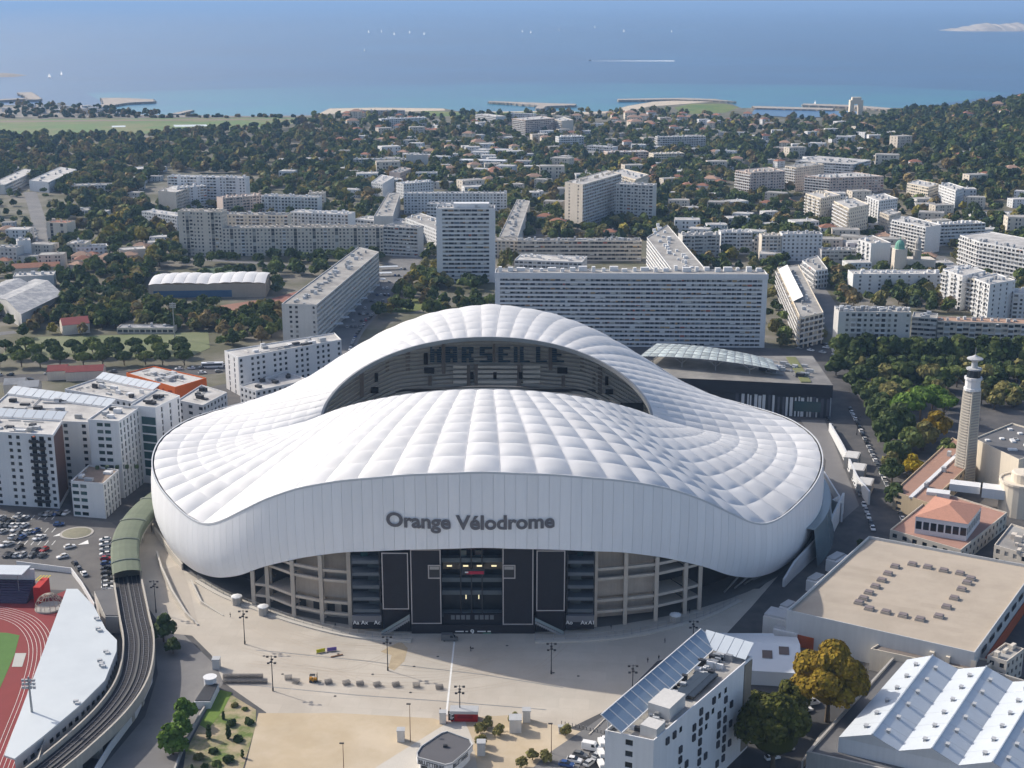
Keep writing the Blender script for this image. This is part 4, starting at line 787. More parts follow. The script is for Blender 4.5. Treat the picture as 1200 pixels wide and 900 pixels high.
 (AB, 'white block with two columns of small windows, lower right group', ('p', [(1142, 327), (1160, 334), (1190, 329), (1168, 321)], 369), ('bw', '.w', '.', '.'), M_WHITE, M_ROOFL, dict(clutter=5)),
 (AB, 'white building cut off by the right edge beside the red-roofed house', ('f', 1188, 344, 1240, 346, 373, 16), ('bw', '.', 'w', '.'), M_WHITE, M_ROOFL, dict(clutter=3)),
 (AB, 'bright white square-windowed block right of the end-on slab', ('f', 917, 275, 964, 275, 306, 13), ('wwwwww', '.', 'w', '.'), M_WHITE, M_ROOFL, dict(clutter=6)),
 (AB, 'beige block joined to the left of the bright square-windowed one', ('f', 893, 277, 916, 277, 306, 13), ('bwb', '.', 'w', '.'), M_BEIGE, M_ROOFL, dict(clutter=3)),
 (AB, 'white and grey block just right of the end-on slab, right half', ('f', 845, 273, 882, 273, 298, 14), ('wlLl', '.', 'w', '.'), M_WHITE, M_ROOFL, dict(clutter=6)),
 (AB, 'grey block just right of the end-on slab, left half', ('f', 800, 277, 844, 276, 302, 14), ('LLw', '.', 'w', '.'), M_GREY, M_ROOFL, dict(clutter=6)),
 (AB, 'blank-walled pale tower house above the church', ('p', [(1006, 281), (1021, 286), (1044, 285), (1022, 276)], 312), ('b.', '.', '.', 'b'), M_WHITE, M_ROOFG, dict(clutter=4)),
 (AB, 'low white block with ribbon windows left of the blank-walled tower house', ('f', 963, 294, 1013, 294, 310, 13), ('W', '.', 'w', '.'), M_GREY, M_ROOFG, dict(clutter=5)),
 (AB, 'white terraced block with planted balconies above the straight right-hand street', ('p', [(940, 306), (956, 318), (970, 316), (958, 300)], 326), ('kb', 'k', '.', 'b'), M_WHITE, M_ROOFG, dict(clutter=4)),
 ('parish_hall', 'low white parish hall with a plain wall beside the green-domed church', ('f', 1000, 322, 1103, 322, 345, 16), ('.w.w', '.', 'w', '.'), M_WHITE, M_ROOFL, dict(clutter=9, cat='parish hall')),
 (AB, 'grey-green balconied block facing the boulevard trees, its left end wall lit', ('f', 983, 366, 1068, 367, 419, 15), ('.wkkwwkkww', '.', 'w', '.'), M_GREY, M_ROOFG, dict(clutter=20, bw=3.5)),
 (AB, 'narrow loggia-fronted block right of the grey-green balconied one', ('f', 1069, 372, 1098, 374, 411, 14), ('LL', '.', 'w', '.'), M_GREY, M_ROOFG, dict(clutter=4)),
 (AB, 'long dark striped block facing the boulevard trees, cut off by the right edge', ('f', 1099, 377, 1250, 382, 412, 13), ('Lb', '.', 'w', '.'), M_BEIGE, M_TILEP, dict(clutter=9, bw=3.6)),
 # left edge
 (AB, 'white-roofed long office with ribbon windows beside the park wood, far left', ('p', [(34, 212), (57, 214), (90, 199), (70, 196)], 224), ('.', 'LL', '.', '.'), M_BLUEW, M_ROOFL, dict(clutter=5)),
 (AB, 'pale-roofed long office left of the white-roofed one', ('p', [(-12, 216), (6, 217), (43, 200), (28, 198)], 227), ('.', 'L', '.', '.'), M_GREY, M_ROOFL, dict(clutter=3)),
 (AB, 'grey low flat block right of the white-roofed office', ('f', 83, 218, 130, 217, 230, 16), ('w', '.', 'w', '.'), M_GREY, M_ROOFG, dict(clutter=4)),
 (AB, 'low hall with a slanted pale roof in the park wood', ('f', 157, 199, 196, 196, 204, 24), ('.', '.', '.', '.'), M_WHITE, M_ROOFL, dict(clutter=0)),
 (AB, 'low flat pavilion with a white roof rim right of the far-left street', ('f', 71, 247, 103, 247, 253, 18), ('W', '.', 'w', '.'), M_WHITE, M_ROOFG, dict(clutter=3)),
 (AB, 'beige church-like block with twin gables beside the far-left street', ('f', 54, 261, 78, 262, 281, 14), ('.s.', '.', 'w', '.'), M_BEIGE, M_TILE, dict(clutter=2)),
 (AB, 'white plain block right of the church-like one', ('f', 89, 291, 126, 289, 304, 13), ('w', '.', 'w', '.'), M_WHITE, M_ROOFL, dict(clutter=6)),
 (AB, 'cream lit block left of the white plain one', ('f', 78, 286, 100, 286, 303, 16), ('w', '.', 'w', 'w'), M_CREAM, M_ROOFL, dict(clutter=4)),
 (AB, 'low pale-roofed workshop right of the white plain block', ('f', 140, 294, 171, 292, 304, 14), ('.', '.', 'w', '.'), M_BEIGE, M_ROOFL, dict(clutter=1)),
 (AB, 'bright white block on the near left side of the far-left street', ('f', 20, 283, 36, 282, 306, 12), ('.', '.', 'w', '.'), M_WHITE, M_ROOFL, dict(clutter=3)),
 (AB, 'grey block left of the bright white street block', ('f', -20, 290, 19, 291, 308, 12), ('w', '.', 'w', '.'), M_GREY, M_ROOFG, dict(clutter=3)),
 ('workshop', 'pale flat-roofed works hall in front of the tiled row, far left', ('f', 15, 325, 63, 323, 340, 16), ('.', '.', '.', '.'), M_GREY, M_ROOFL, dict(clutter=3, cat='works hall')),
]
for nm, lab, sp, st, wm, rm, kw in TAB:
    kw = dict(kw); kw.pop('wall2', None)
    P, z = fr(*sp[1:]) if sp[0] == 'f' else po(sp[1], sp[2])
    building(nm, lab, P, z, st, wm, rm, **kw)
# white brise-soleil frames that lean over some roof edges: tilted sheet with ribs
def louvre(parent, a, b, z, wid, rise, n, name='roof_louvre'):
    d = V2(a, b); l = LEN(d); u = (d[0] / l, d[1] / l); v = (-u[1], u[0]); M_ = mat('louvre_white', (.48, .53, .58), var=.04, rough=.35)
    for k in range(n):
        s0, s1 = l * (k + .04) / n, l * (k + .96) / n; q = MB()
        A = [(a[0] + u[0] * s + v[0] * t * wid, a[1] + u[1] * s + v[1] * t * wid, z + t * rise) for s, t in ((s0, 0), (s1, 0), (s1, 1), (s0, 1))]
        q.quad(*A); q.quad(*[(x, y, zz - .15) for x, y, zz in A[::-1]])
        for i in range(4): j = (i + 1) % 4; q.quad(A[i], (A[i][0], A[i][1], A[i][2] - .15), (A[j][0], A[j][1], A[j][2] - .15), A[j])
        q.build('louvre_panel', M_, parent)
    q = MB()
    for k in range(n + 1):
        s = l * k / n; q.tube((a[0] + u[0] * s, a[1] + u[1] * s, z - .3), (a[0] + u[0] * s + v[0] * wid, a[1] + u[1] * s + v[1] * wid, z + rise - .1), .12, n=4)
    q.build('louvre_frame', M_STEEL, parent, kind='stuff')
def units(parent, P, z, n, m=None, hmax=2.2, smin=1.5, smax=4.5):
    """separate plant boxes on a near roof"""
    u = V2(P[0], P[1]); v = V2(P[0], P[-1]); a = math.atan2(u[1], u[0])
    for k in range(n):
        s, t = random.uniform(.12, .88), random.uniform(.15, .85); x, y = P[0][0] + u[0] * s + v[0] * t, P[0][1] + u[1] * s + v[1] * t; q = MB()
        w_ = random.uniform(smin, smax); q.box(x, y, w_, random.uniform(smin, smax) * .6, z + .01, z + random.uniform(.6, hmax), a=a); q.build('plant_unit', m or random.choice((M_UNIT, M_STEEL, M_DARK, M_WHITE)), parent)
    q = MB()
    for k in range(n):
        s, t = random.uniform(.1, .6), random.uniform(.1, .9); s1, t1 = (s + random.uniform(.1, .3), t) if k % 2 else (s, max(.1, min(.9, t + random.uniform(-.3, .3))))
        q.tube((P[0][0] + u[0] * s + v[0] * t, P[0][1] + u[1] * s + v[1] * t, z + .4), (P[0][0] + u[0] * s1 + v[0] * t1, P[0][1] + u[1] * s1 + v[1] * t1 + .1, z + .4), .22, n=5)
    q.build('duct', M_STEEL, parent, kind='stuff')
# -- new white quarter on the left, every window its own pane
NQ = 'white new-built blocks left of the stadium'
def near(label, pts, yb, st, k=0, **kw):
    P, z = po(pts, yb, k); return building('new_apartment_block', label, P, z, st, kw.pop('wall', M_WHITE), kw.pop('roof', M_ROOFL), clutter=0, own=True, group=NQ, **kw), P, z
o, P, z = near('white corner block with dark recessed balconies and a brown side wall, left edge', [(-30, 506), (62, 511), (73, 494), (-20, 489)], 596, ('kkw.ww.', '.', '.', '.'), 1, bw=3.6, balm=M_DARK); units(o, P, z, 9); louvre(o, P[2], P[3], z + .8, -4.5, 1.5, 9) if False else None
b = MB(); a, c = P[1], P[2]; d = V2(a, c); l = LEN(d); u = (d[0] / l, d[1] / l); b.obox((a[0] + u[0] * 1 + .12, a[1] + u[1] * 1), u, l - 2, .3, 2, z - .6); b.build('brown_cladding', mat('brown_panel', (.12, .07, .06), var=.15, scale=.6), o)
louvre(o, P[3], P[2], z + .9, 5, 2.0, 8)
o, P, z = near('tall grey-white block with small square windows behind the brown-walled corner block', [(-25, 492), (103, 496), (128, 479), (8, 463)], 572, ('b.ww.w', 'w', '.', '.'), 1, bw=4); units(o, P, z, 12); louvre(o, P[3], P[2], z + .9, 5, 2.2, 12)
o, P, z = near('white block with a teal glazed corner and slit windows', [(103, 493), (139, 495), (163, 479), (129, 475)], 584, ('.WW.', 't', '.', '.'), 1, bw=3.4, glass=GLASST); units(o, P, z, 6)
o, P, z = near('low white block with a roof terrace in front of the slit-windowed one', [(83, 565), (121, 568), (139, 552), (104, 546)], 608, ('WW..', 'tt', '.', '.'), 1, bw=3.2, glass=GLASST, roof=mat('deck_terrace', (.25, .19, .15), var=.15)); units(o, P, z, 3, hmax=1.2)
for k in range(5): b = MB(); b.box(P[0][0] + 6 + k * 4, P[3][1] - 4 + k * .3, 1.3, 1.3, z + .01, z + 1.4); b.build('planter', mat('planter_green', (.06, .09, .04), var=.2), o)
o, P, z = near('white block with tall paired windows and a dark rooftop unit, nearest the stadium', [(153, 476), (182, 479), (211, 465), (184, 457)], 568, ('.', '.t.t', '.', '.'), 1, bw=3.4); units(o, P, z, 5, m=M_DARK)
b = MB(); a = P[0]; c = P[1]; u = V2(a, c); l = LEN(u); u = (u[0] / l, u[1] / l)
gz = MB(); gz.obox((a[0] + u[0] * l * .42, a[1] + u[1] * l * .42 - .25), u, l * .55, .2, 3, z - 4); gw = gz.build('glazed_bay', GLASST, o)
for k in range(7): b = MB(); b.obox((a[0] + u[0] * l * .41, a[1] + u[1] * l * .41 - .6), u, l * .57, .3, 3 + k * (z - 7) / 7, 3.6 + k * (z - 7) / 7); b.build('bay_band', M_WHITE, gw)
o, P, z = near('white block under a wide louvred roof frame, behind the slit-windowed one', [(76, 457), (155, 472), (180, 459), (112, 445)], 520, ('w', 'w', '.', '.'), 1, bw=3.6); units(o, P, z, 10); louvre(o, P[3], P[2], z + .9, 5, 2.0, 9)
o, P, z = near('small white cube block with three dark rooftop chillers beside the stadium roof', [(208, 470), (238, 476), (266, 461), (236, 452)], 498, ('W.', 'w', '.', '.'), 1, bw=3.4); units(o, P, z, 5, m=M_DARK)
o, P, z = near('bright orange box building with a cluttered flat roof, left of the stadium', [(148, 438), (205, 455), (242, 444), (180, 430)], 472, ('.', '.', '.', '.'), 1, wall=mat('orange_cladding', (.62, .13, .02), var=.06, scale=.3)); units(o, P, z, 16, m=M_UNIT); o['category'] = 'office building'
pb = MB(); a, c = P[0], P[1]; u = V2(a, c); l = LEN(u); u = (u[0] / l, u[1] / l)
for k in range(34): q = random.uniform(.03, .94); zz = random.uniform(1.5, z - 3); pb.obox((a[0] + u[0] * l * q + .0, a[1] + u[1] * l * q - .32), u, 1.1, .3, zz, zz + 1.4)
pb.build('small_window', mat('rust_orange', (.30, .05, .012), var=.2, island=.3), o, kind='stuff')
o, P, z = near('long white hotel block with scattered windows, above the left shoulder of the stadium', [(279, 420), (400, 399), (392, 391), (263, 412)], 464, ('w.ww', '.', '.', '.t'), 0, bw=3.3); units(o, P, z, 12)
o, P, z = near('white stepped lower block in front of the long hotel, beside the stadium roof', [(281, 453), (300, 459), (362, 446), (335, 436)], 478, ('w', 'w', '.', '.'), 1, bw=3.3); units(o, P, z, 6, m=M_DARK)
# ---------------------------------------------------------------- sports hall, sheds, church, shopping centre, exhibition park
def arc_roof(b, a, c, dvec, z, rise, n=8, m=0):
    """barrel roof sheet from edge a..c swept along dvec"""
    rows = []
    for k in range(n + 1):
        t = k / n; rows.append([(a[0] + dvec[0] * t + (c[0] - a[0]) * s, a[1] + dvec[1] * t + (c[1] - a[1]) * s, z + rise * 4 * t * (1 - t)) for s in (0, .25, .5, .75, 1)])
    b.grid(rows)
P, z = fr(174, 334, 311, 332, 350, 36); block(gp([(168, 348), (318, 347), (322, 358), (168, 360)])); sh_ = empty('sports_hall', (P[0][0], P[0][1], 0), 'low sports hall with a white membrane roof in two spans', 'sports hall'); block(P)
b = MB(); b.prism(P, 0, z); b.build('wall', mat('tan_wall', (.38, .33, .27), var=.06, streak=.05), sh_)
u = V2(P[0], P[1]); v = V2(P[0], P[3])
for k in range(10):
    s0, s1 = (k + .01) / 10, (k + .99) / 10; b = MB(); rows = []
    for t in np.linspace(-.03, 1.03, 9):
        row = []
        for s in np.linspace(s0, s1, 5):
            q = (s - s0) / (s1 - s0); row.append((P[0][0] + u[0] * s + v[0] * t, P[0][1] + u[1] * s + v[1] * t, z + .2 + 2.0 * math.sin(math.pi * min(1, max(0, t))) + .4 * 4 * q * (1 - q) + (1.0 * math.sin(math.pi * ((s * 2) % 1)))))
        rows.append(row)
    b.grid(rows); b.build('roof_membrane', M_MEMB, sh_, smooth=True)
b = MB(); b.quad((P[0][0] + 3, P[0][1] - .1, .4), (P[1][0] - 3, P[1][1] - .1, .4), (P[1][0] - 3, P[1][1] - .1, z * .55), (P[0][0] + 3, P[0][1] - .1, z * .55)); b.build('glazing', mat('blue_glazing', (.05, .12, .22), var=.1, rough=.2), sh_)
# gabled works sheds, far left
def gable(name, label, P, z, rise, wall, roof, cat='shed', group=None, along=0, n=1, parts=None):
    """n parallel gable roofs over the outline P, ridges parallel to edge 0 (along=0) or edge 1 (along=1)"""
    r = empty(name, (P[0][0], P[0][1], 0), label, cat, group); u = V2(P[0], P[1]); v = V2(P[0], P[3]); block(P)
    f = (lambda s, t, h: (P[0][0] + u[0] * s + v[0] * t, P[0][1] + u[1] * s + v[1] * t, h)) if along == 0 else (lambda s, t, h: (P[0][0] + u[0] * t + v[0] * s, P[0][1] + u[1] * t + v[1] * s, h))
    w_ = MB(); w_.prism(P, 0, z)
    for k in range(n):
        t0, t1 = k / n, (k + 1) / n; tm = (t0 + t1) / 2
        for s in (0.002, .998): w_.poly([f(s, t0, z), f(s, t1, z), f(s, tm, z + rise)])
    w_.build('wall', wall, r)
    for k in range(n):
        t0, t1 = k / n, (k + 1) / n; tm = (t0 + t1) / 2
        for ta, tb in ((t0, tm), (t1, tm)):
            q = MB(); A = [f(-.006, ta, z + .06), f(1.006, ta, z + .06), f(1.006, tb, z + rise + .06), f(-.006, tb, z + rise + .06)]; q.quad(*A); q.quad(*[(x, y, h + .18) for x, y, h in A[::-1]])
            for i in range(4): j = (i + 1) % 4; q.quad(A[i], A[j], (A[j][0], A[j][1], A[j][2] + .18), (A[i][0], A[i][1], A[i][2] + .18))
            q.build('roof_slope', roof, r)
    BLD.append((P[0][0] + u[0] / 2, P[0][1] + u[1] / 2, label)); return r, f
M_SHED = mat('weathered_sheet', (.27, .28, .30), var=.2, scale=.3, col2=(.42, .42, .42), c2scale=.15, streak=.1)
gable('factory_shed', 'weathered grey works shed with streaky roof lights, nearer of two at the left edge', po([(-6, 360), (26, 381), (64, 350), (42, 338)], 385, 1)[0], 9, 4, M_GREY, M_SHED, along=1)
gable('factory_shed', 'weathered grey works shed behind the nearer one at the left edge', po([(-40, 350), (-8, 358), (40, 338), (8, 330)], 372, 1)[0], 9, 3.5, M_GREY, M_SHED, along=1)
gable('workshop_row', 'long low brick-tiled workshop row at the far left', fr(14, 317, 70, 314, 323, 14)[0], 5, 2.6, M_BEIGE, M_TILE, 'workshop')
gable('house', 'red-roofed house with a pale gable at the edge of the sports pitch', fr(73, 383, 105, 380, 393, 13)[0], 6, 3.4, M_BEIGE, mat('red_tile', (.33, .09, .08), var=.12), 'house')
P, z = fr(137, 385, 203, 385, 391, 10); building('changing_pavilion', 'long flat pavilion with a pale corrugated roof behind the sports pitch', P, z, ('W', '.', 'w', '.'), M_BEIGE, M_SHED, clutter=2, cat='pavilion')
for k, (x, y) in enumerate(((70, 436), (92, 437), (112, 436), (20, 452), (36, 455))):
    p = G(x, y + 8); gable('house', ('small red-roofed house beside the boulevard, below the pine row, %s' % ('leftmost', 'middle', 'rightmost')[k]) if k < 3 else ('low pale-roofed garage left of the red-roofed houses, %s of two' % ('left', 'right')[k - 3]), [(p[0] - 5.5, p[1] - 4), (p[0] + 5, p[1] - 2), (p[0] + 4.2, p[1] + 6), (p[0] - 6.3, p[1] + 4)], 5, 2.6, M_BEIGE, mat('red_tile', (.33, .09, .08)) if k < 3 else M_ROOFL, 'house')
# green-domed church with a bell tower
x, y = G(1052, 322); ch = empty('church', (x, y, 0), 'church with a small green dome and a stone bell turret', 'church'); b = MB(); b.box(x, y, 9, 9, 0, 20); b.box(x + 16, y + 4, 22, 14, 0, 12); b.build('wall', M_BEIGE, ch)
b = MB(); b.lathe([(3.8, 20), (3.7, 22)] + [(3.6 * math.cos(a), 22 + 4.6 * math.sin(a)) for a in np.linspace(0, 1.45, 7)] + [(.2, 29)], (x, y), 12); b.build('dome', mat('verdigris', (.16, .36, .28), var=.1), ch)
x2, y2 = G(1073, 322); b = MB(); b.lathe([(3, 0), (3, 19), (3.5, 19.3), (2.4, 20), (2.4, 24), (3, 24.3), (2.2, 26), (.9, 28), (.2, 30)], (x2, y2), 10); b.build('bell_turret', M_CONC, ch)
# coastal stone tower with an arch
x, y = G(1002, 138); t = empty('shore_tower', (x, y, 0), 'pale arched memorial tower standing on the shore by the marina', 'tower'); b = MB()
for dx in (-8, 8): b.box(x + dx, y, 7, 12, 0, 24)
b.box(x, y, 23, 12, 24.01, 31); b.box(x, y, 16, 9, 31.01, 36); b.build('arch', M_CREAM, t); BLD.append((x, y, 'tower'))
# shopping centre with a grid-shell canopy
P, z = po([(745, 440), (974, 451), (951, 417), (770, 417)], 490, 1); mall = empty('shopping_centre', (P[0][0], P[0][1], 0), 'dark shopping centre with vertical white strips, right behind the stadium', 'shopping centre'); block(P)
b = MB(); b.prism(P, 0, z - 6.5); b.build('wall', mat('mall_dark_wall', (.05, .05, .055), var=.1), mall)
b = MB(); b.prism([(P[0][0] - .6, P[0][1] - .8), (P[1][0] + .8, P[1][1] - .8), (P[2][0] + .6, P[2][1]), (P[3][0], P[3][1])], z - 6.49, z, mt=1); b.build('attic', [mat('attic_dark', (.03, .03, .035), var=.1), mat('mall_roof', (.17, .165, .16), var=.15, scale=.1, col2=(.26, .25, .23), c2scale=.06)], mall)
u = V2(P[0], P[1]); l = LEN(u); u = (u[0] / l, u[1] / l); xs_ = l * .52; k = 0
while xs_ < l - 1.2:
    w_ = random.choice((.8, 1.1, 1.5)); b = MB(); b.obox((P[0][0] + u[0] * xs_, P[0][1] + u[1] * xs_ - .55), u, w_, .5, .2, z - 6.7 - random.choice((0, 0, .6)))
    b.build('facade_strip', random.choice((M_WHITE, M_WHITE, M_GREY, mat('strip_slate', (.10, .10, .12), var=.1))), mall); xs_ += w_ + random.choice((.5, .9, 1.4)); k += 1
b = MB(); b.obox((P[0][0] + u[0] * l * .82, P[0][1] + u[1] * l * .82 - .8), u, 13, .5, 3, z - 9); b.build('shop_window', GLASST, mall)
v = V2(P[1], P[2]); lv = LEN(v); v = (v[0] / lv, v[1] / lv); b = MB(); b.obox((P[1][0] + .3, P[1][1] + .5), v, lv - 1, -.4, .2, z - 7); b.build('side_cladding', M_WHITE, mall)
units(mall, [(P[0][0] + (P[1][0] - P[0][0]) * .62, P[0][1] + 3), (P[1][0] - 3, P[1][1] + 3), (P[2][0] - 3, P[2][1] - 3), (P[3][0] + (P[2][0] - P[3][0]) * .62, P[3][1] - 3)], z, 16)
b = MB(); a = P[1]; c = P[2]; d = V2(a, c); ld = LEN(d); d = (d[0] / ld, d[1] / ld); b.obox((a[0] - 9, a[1] + 4), d, ld - 8, 5, z + .02, z + .5); b.build('roof_garden', mat('roof_sedum', (.16, .17, .07), var=.2, scale=.3), mall)
cn = empty('grid_shell_canopy', (*G(835, 420, z + 8), z), 'pale patterned grid-shell canopy curving over the shopping centre roof', 'canopy')
C0, C1, C2, C3 = G(750, 413, z + 7), G(913, 432, z + 5), G(905, 415, z + 7), G(770, 398, z + 7)
M_SHELL = mat('canopy_film', (.42, .47, .46), var=.05, obj=.28, rough=.35); nb_, nd_ = 16, 6
def shell(s, t):
    x = (C0[0] * (1 - s) + C1[0] * s) * (1 - t) + (C3[0] * (1 - s) + C2[0] * s) * t; y = (C0[1] * (1 - s) + C1[1] * s) * (1 - t) + (C3[1] * (1 - s) + C2[1] * s) * t
    return (x, y, z + 4.5 + 3.4 * (1 - (2 * s - .9) ** 2) * (.55 + .45 * (1 - (2 * t - 1) ** 2)))
for i in range(nb_):
    for j in range(nd_):
        g_ = .04; ss = ((i + g_) / nb_, (i + 1 - g_) / nb_); tt = ((j + g_) / nd_, (j + 1 - g_) / nd_); q = [shell(s, t) for s, t in ((ss[0], tt[0]), (ss[1], tt[0]), (ss[1], tt[1]), (ss[0], tt[1]))]
        m_ = tuple(sum(p[c] for p in q) / 4 + (.35 if c == 2 else 0) for c in range(3)); b = MB()
        for a in range(4): b.poly([q[a], q[(a + 1) % 4], m_])
        b.build('canopy_panel', M_SHELL, cn)
b = MB()
for i in range(nb_ + 1): 
    for j in range(nd_): b.tube(shell(i / nb_, j / nd_), shell(i / nb_, (j + 1) / nd_), .16, n=4, caps=False)
for j in range(nd_ + 1):
    for i in range(nb_): b.tube(shell(i / nb_, j / nd_), shell((i + 1) / nb_, j / nd_), .16, n=4, caps=False)
b.build('shell_lattice', M_STEEL, cn, kind='stuff')
for s in (.08, .3, .55, .8):
    for t in (.15, .8):
        x, y, zz = shell(s, t); b = MB(); b.tube((x, y, z + .05), (x, y, z + 2.2), .3)
        for ds, dt in ((-.06, -.12), (.06, -.12), (0, .15)): b.tube((x, y, z + 2.2), shell(s + ds, max(.02, min(.98, t + dt))), .16, n=4)
        b.build('branching_column', M_STEEL, cn)
# ramp walls on the right of the stadium
def wallrun(label, px, h, th=.6, m=None, name='retaining_wall', zz=0.0, cat='wall', closed=False):
    p = [G(*q) for q in px]; r = empty(name, (p[0][0], p[0][1], zz), label, cat); b = MB(); hs = h if isinstance(h, (list, tuple)) else [h] * len(p)
    for i in range(len(p) - 1):
        d = V2(p[i], p[i + 1]); l_ = LEN(d); n = (-d[1] / l_ * th / 2, d[0] / l_ * th / 2)
        A = [(p[i][0] - n[0], p[i][1] - n[1]), (p[i + 1][0] - n[0], p[i + 1][1] - n[1]), (p[i + 1][0] + n[0], p[i + 1][1] + n[1]), (p[i][0] + n[0], p[i][1] + n[1])]; k = len(b.v); e = (hs[i], hs[i + 1], hs[i + 1], hs[i])
        b.v += [(*q, zz) for q in A] + [(q[0], q[1], zz + h_ + .002 * i) for q, h_ in zip(A, e)]
        for f in ((0, 1, 5, 4), (1, 2, 6, 5), (2, 3, 7, 6), (3, 0, 4, 7), (4, 5, 6, 7)): b.f.append(tuple(k + c for c in f)); b.m.append(0)
    b.build('wall_body', m or M_WHITE, r); return r
M_RW = mat('ramp_white', (.60, .61, .62), var=.06, streak=.06)
wallrun('white ramp wall climbing beside the right end of the stadium', [(987, 602), (968, 640), (930, 676), (918, 688)], [9, 8, 6, 3], .8, M_RW)
wallrun('white ramp wall between the stadium and the sloping grey ramp', [(965, 560), (983, 592), (975, 602), (986, 612)], [3, 4, 6, 8], .7, M_RW)
wallrun('stepped white wall along the outer side of the grey ramp', [(972, 505), (985, 530), (990, 540), (1003, 570), (1018, 592)], [4, 5, 5, 5, 6], .8, M_RW)
for k, (x, y) in enumerate(((993, 545), (1000, 558), (1008, 574))):
    p = G(x, y); r = empty('ramp_block', (p[0], p[1], 0), 'grey concrete box stepping down the outer ramp, %s' % ('topmost', 'middle one', 'lowest')[k], 'concrete block'); b = MB(); b.obox((p[0] - 3, p[1] - 5), (.93, -.37), 6, 10, 0, 5.4 - k * .5); b.build('box_wall', M_CONC, r)
    b = MB(); b.obox((p[0] - 2.6, p[1] - 4.7), (.93, -.37), 5.2, 9.4, 5.41 - k * .5, 5.5 - k * .5); b.build('box_lid', M_GREY, r)
# exhibition park: tower, hip-roofed palace, tile-roofed gallery, grey hall
x, y = G(1129, 566); zs_ = ZAT(x, y, 457); tw = empty('lookout_tower', (x, y, 0), 'tall slim ribbed lookout tower with a white lantern and a dish cap', 'tower'); a0 = .5; W0, W1 = 3.25, 2.6; b = MB()
def ring(w_, z_, a=a0): return [(x + w_ * (math.cos(a) * i - math.sin(a) * j), y + w_ * (math.sin(a) * i + math.cos(a) * j), z_) for i, j in ((-1, -1), (1, -1), (1, 1), (-1, 1))]
b.grid([ring(W0, 0), ring(W1, zs_)], close=True); b.poly(ring(W1, zs_)); b.build('shaft', mat('tower_cream', (.50, .46, .39), var=.05, streak=.08), tw)
for s in range(2):
    e = ((0, 1), (3, 0))[s]
    for k in range(34):
        f = (k + .5) / 34; w_ = W0 + (W1 - W0) * f + .14; R_ = ring(w_, zs_ * f); p, q = R_[e[0]], R_[e[1]]; m0 = [p[c] + (q[c] - p[c]) * .16 for c in range(3)]; m1 = [p[c] + (q[c] - p[c]) * .84 for c in range(3)]; b = MB(); b.tube(m0, m1, .28, n=4); b.build('shaft_rib', mat('rib_grey', (.33, .31, .28), var=.05), tw)
b = MB(); b.lathe([(3.6, zs_), (3.6, zs_ + 1), (3.2, zs_ + 1.2), (3.2, zs_ + 4.6), (3.7, zs_ + 4.8), (3.7, zs_ + 5.8)], (x, y), 12); b.build('gallery', M_WHITE, tw)
b = MB(); b.lathe([(3, zs_ + 5.81), (2.6, zs_ + 9)], (x, y), 10); b.build('lantern', GLASSD, tw)
b = MB(); b.lathe([(3.2, zs_ + 9.01), (3.2, zs_ + 9.6), (1.3, zs_ + 9.8), (1.2, zs_ + 12.5), (3.3, zs_ + 13.5), (3.3, zs_ + 13.9), (1.2, zs_ + 14.7), (.2, zs_ + 15.4)], (x, y), 16); b.build('dish_cap', M_UNIT, tw)
b = MB(); b.tube((x, y, zs_ + 15.3), (x, y, zs_ + 18.5), .12); b.build('antenna', M_STEEL, tw)
def hip(b, P, z, rise, ov=.5):
    cx = sum(p[0] for p in P) / 4; cy = sum(p[1] for p in P) / 4; Q = [(p[0] + (p[0] - cx) * .03 * ov * 2, p[1] + (p[1] - cy) * .03 * ov * 2) for p in P]
    if LEN(V2(P[0], P[1])) < LEN(V2(P[1], P[2])): Q = Q[1:] + Q[:1]
    w_ = LEN(V2(Q[1], Q[2])) / 2 / LEN(V2(Q[0], Q[1])); m1 = ((Q[1][0] + Q[2][0]) / 2, (Q[1][1] + Q[2][1]) / 2); m0 = ((Q[0][0] + Q[3][0]) / 2, (Q[0][1] + Q[3][1]) / 2)
    w_ = min(w_, .47); r0 = (m0[0] + (m1[0] - m0[0]) * w_, m0[1] + (m1[1] - m0[1]) * w_, z + rise); r1 = (m1[0] + (m0[0] - m1[0]) * w_, m1[1] + (m0[1] - m1[1]) * w_, z + rise)
    q = [(*p, z) for p in Q]; b.quad(q[0], q[1], r1, r0); b.poly([q[1], q[2], r1]); b.quad(q[2], q[3], r0, r1); b.poly([q[3], q[0], r0]); b.poly(q[::-1])
P, z = po([(1043, 622), (1126, 646), (1180, 602), (1100, 577)], 640); pal = building('exhibition_palace', 'cream two-tier palace with a pink hipped roof at the foot of the lookout tower', P, z, ('w', 'w', 'w', 'w'), mat('palace_cream', (.58, .53, .45), var=.05, streak=.06), mat('pink_terrace', (.38, .22, .17), var=.12, scale=.4), clutter=0, cat='palace', bw=4.2, fh=4, own=True)
Q, z2 = [G(px_, py_, z + 6.5) for px_, py_ in ((1073, 606), (1134, 615), (1150, 594), (1096, 583))], z + 6.5
b = MB(); wn = MB(); bal = MB()
for i in range(4): facade(b, wn, bal, Q[i], Q[(i + 1) % 4], z, z2 + .4, 1, 'k' if False else 'W', 2.6)
b.poly([(*p, z2) for p in Q]); b.build('upper_storey', M_WHITE, pal); wn.build('upper_window', GLASSD, pal, kind='stuff')
b = MB(); hip(b, Q, z2 + .42, 3.2); b.build('hipped_roof', mat('pink_tile', (.47, .24, .17), var=.12, scale=.8, bump=.3, bscale=4), pal)
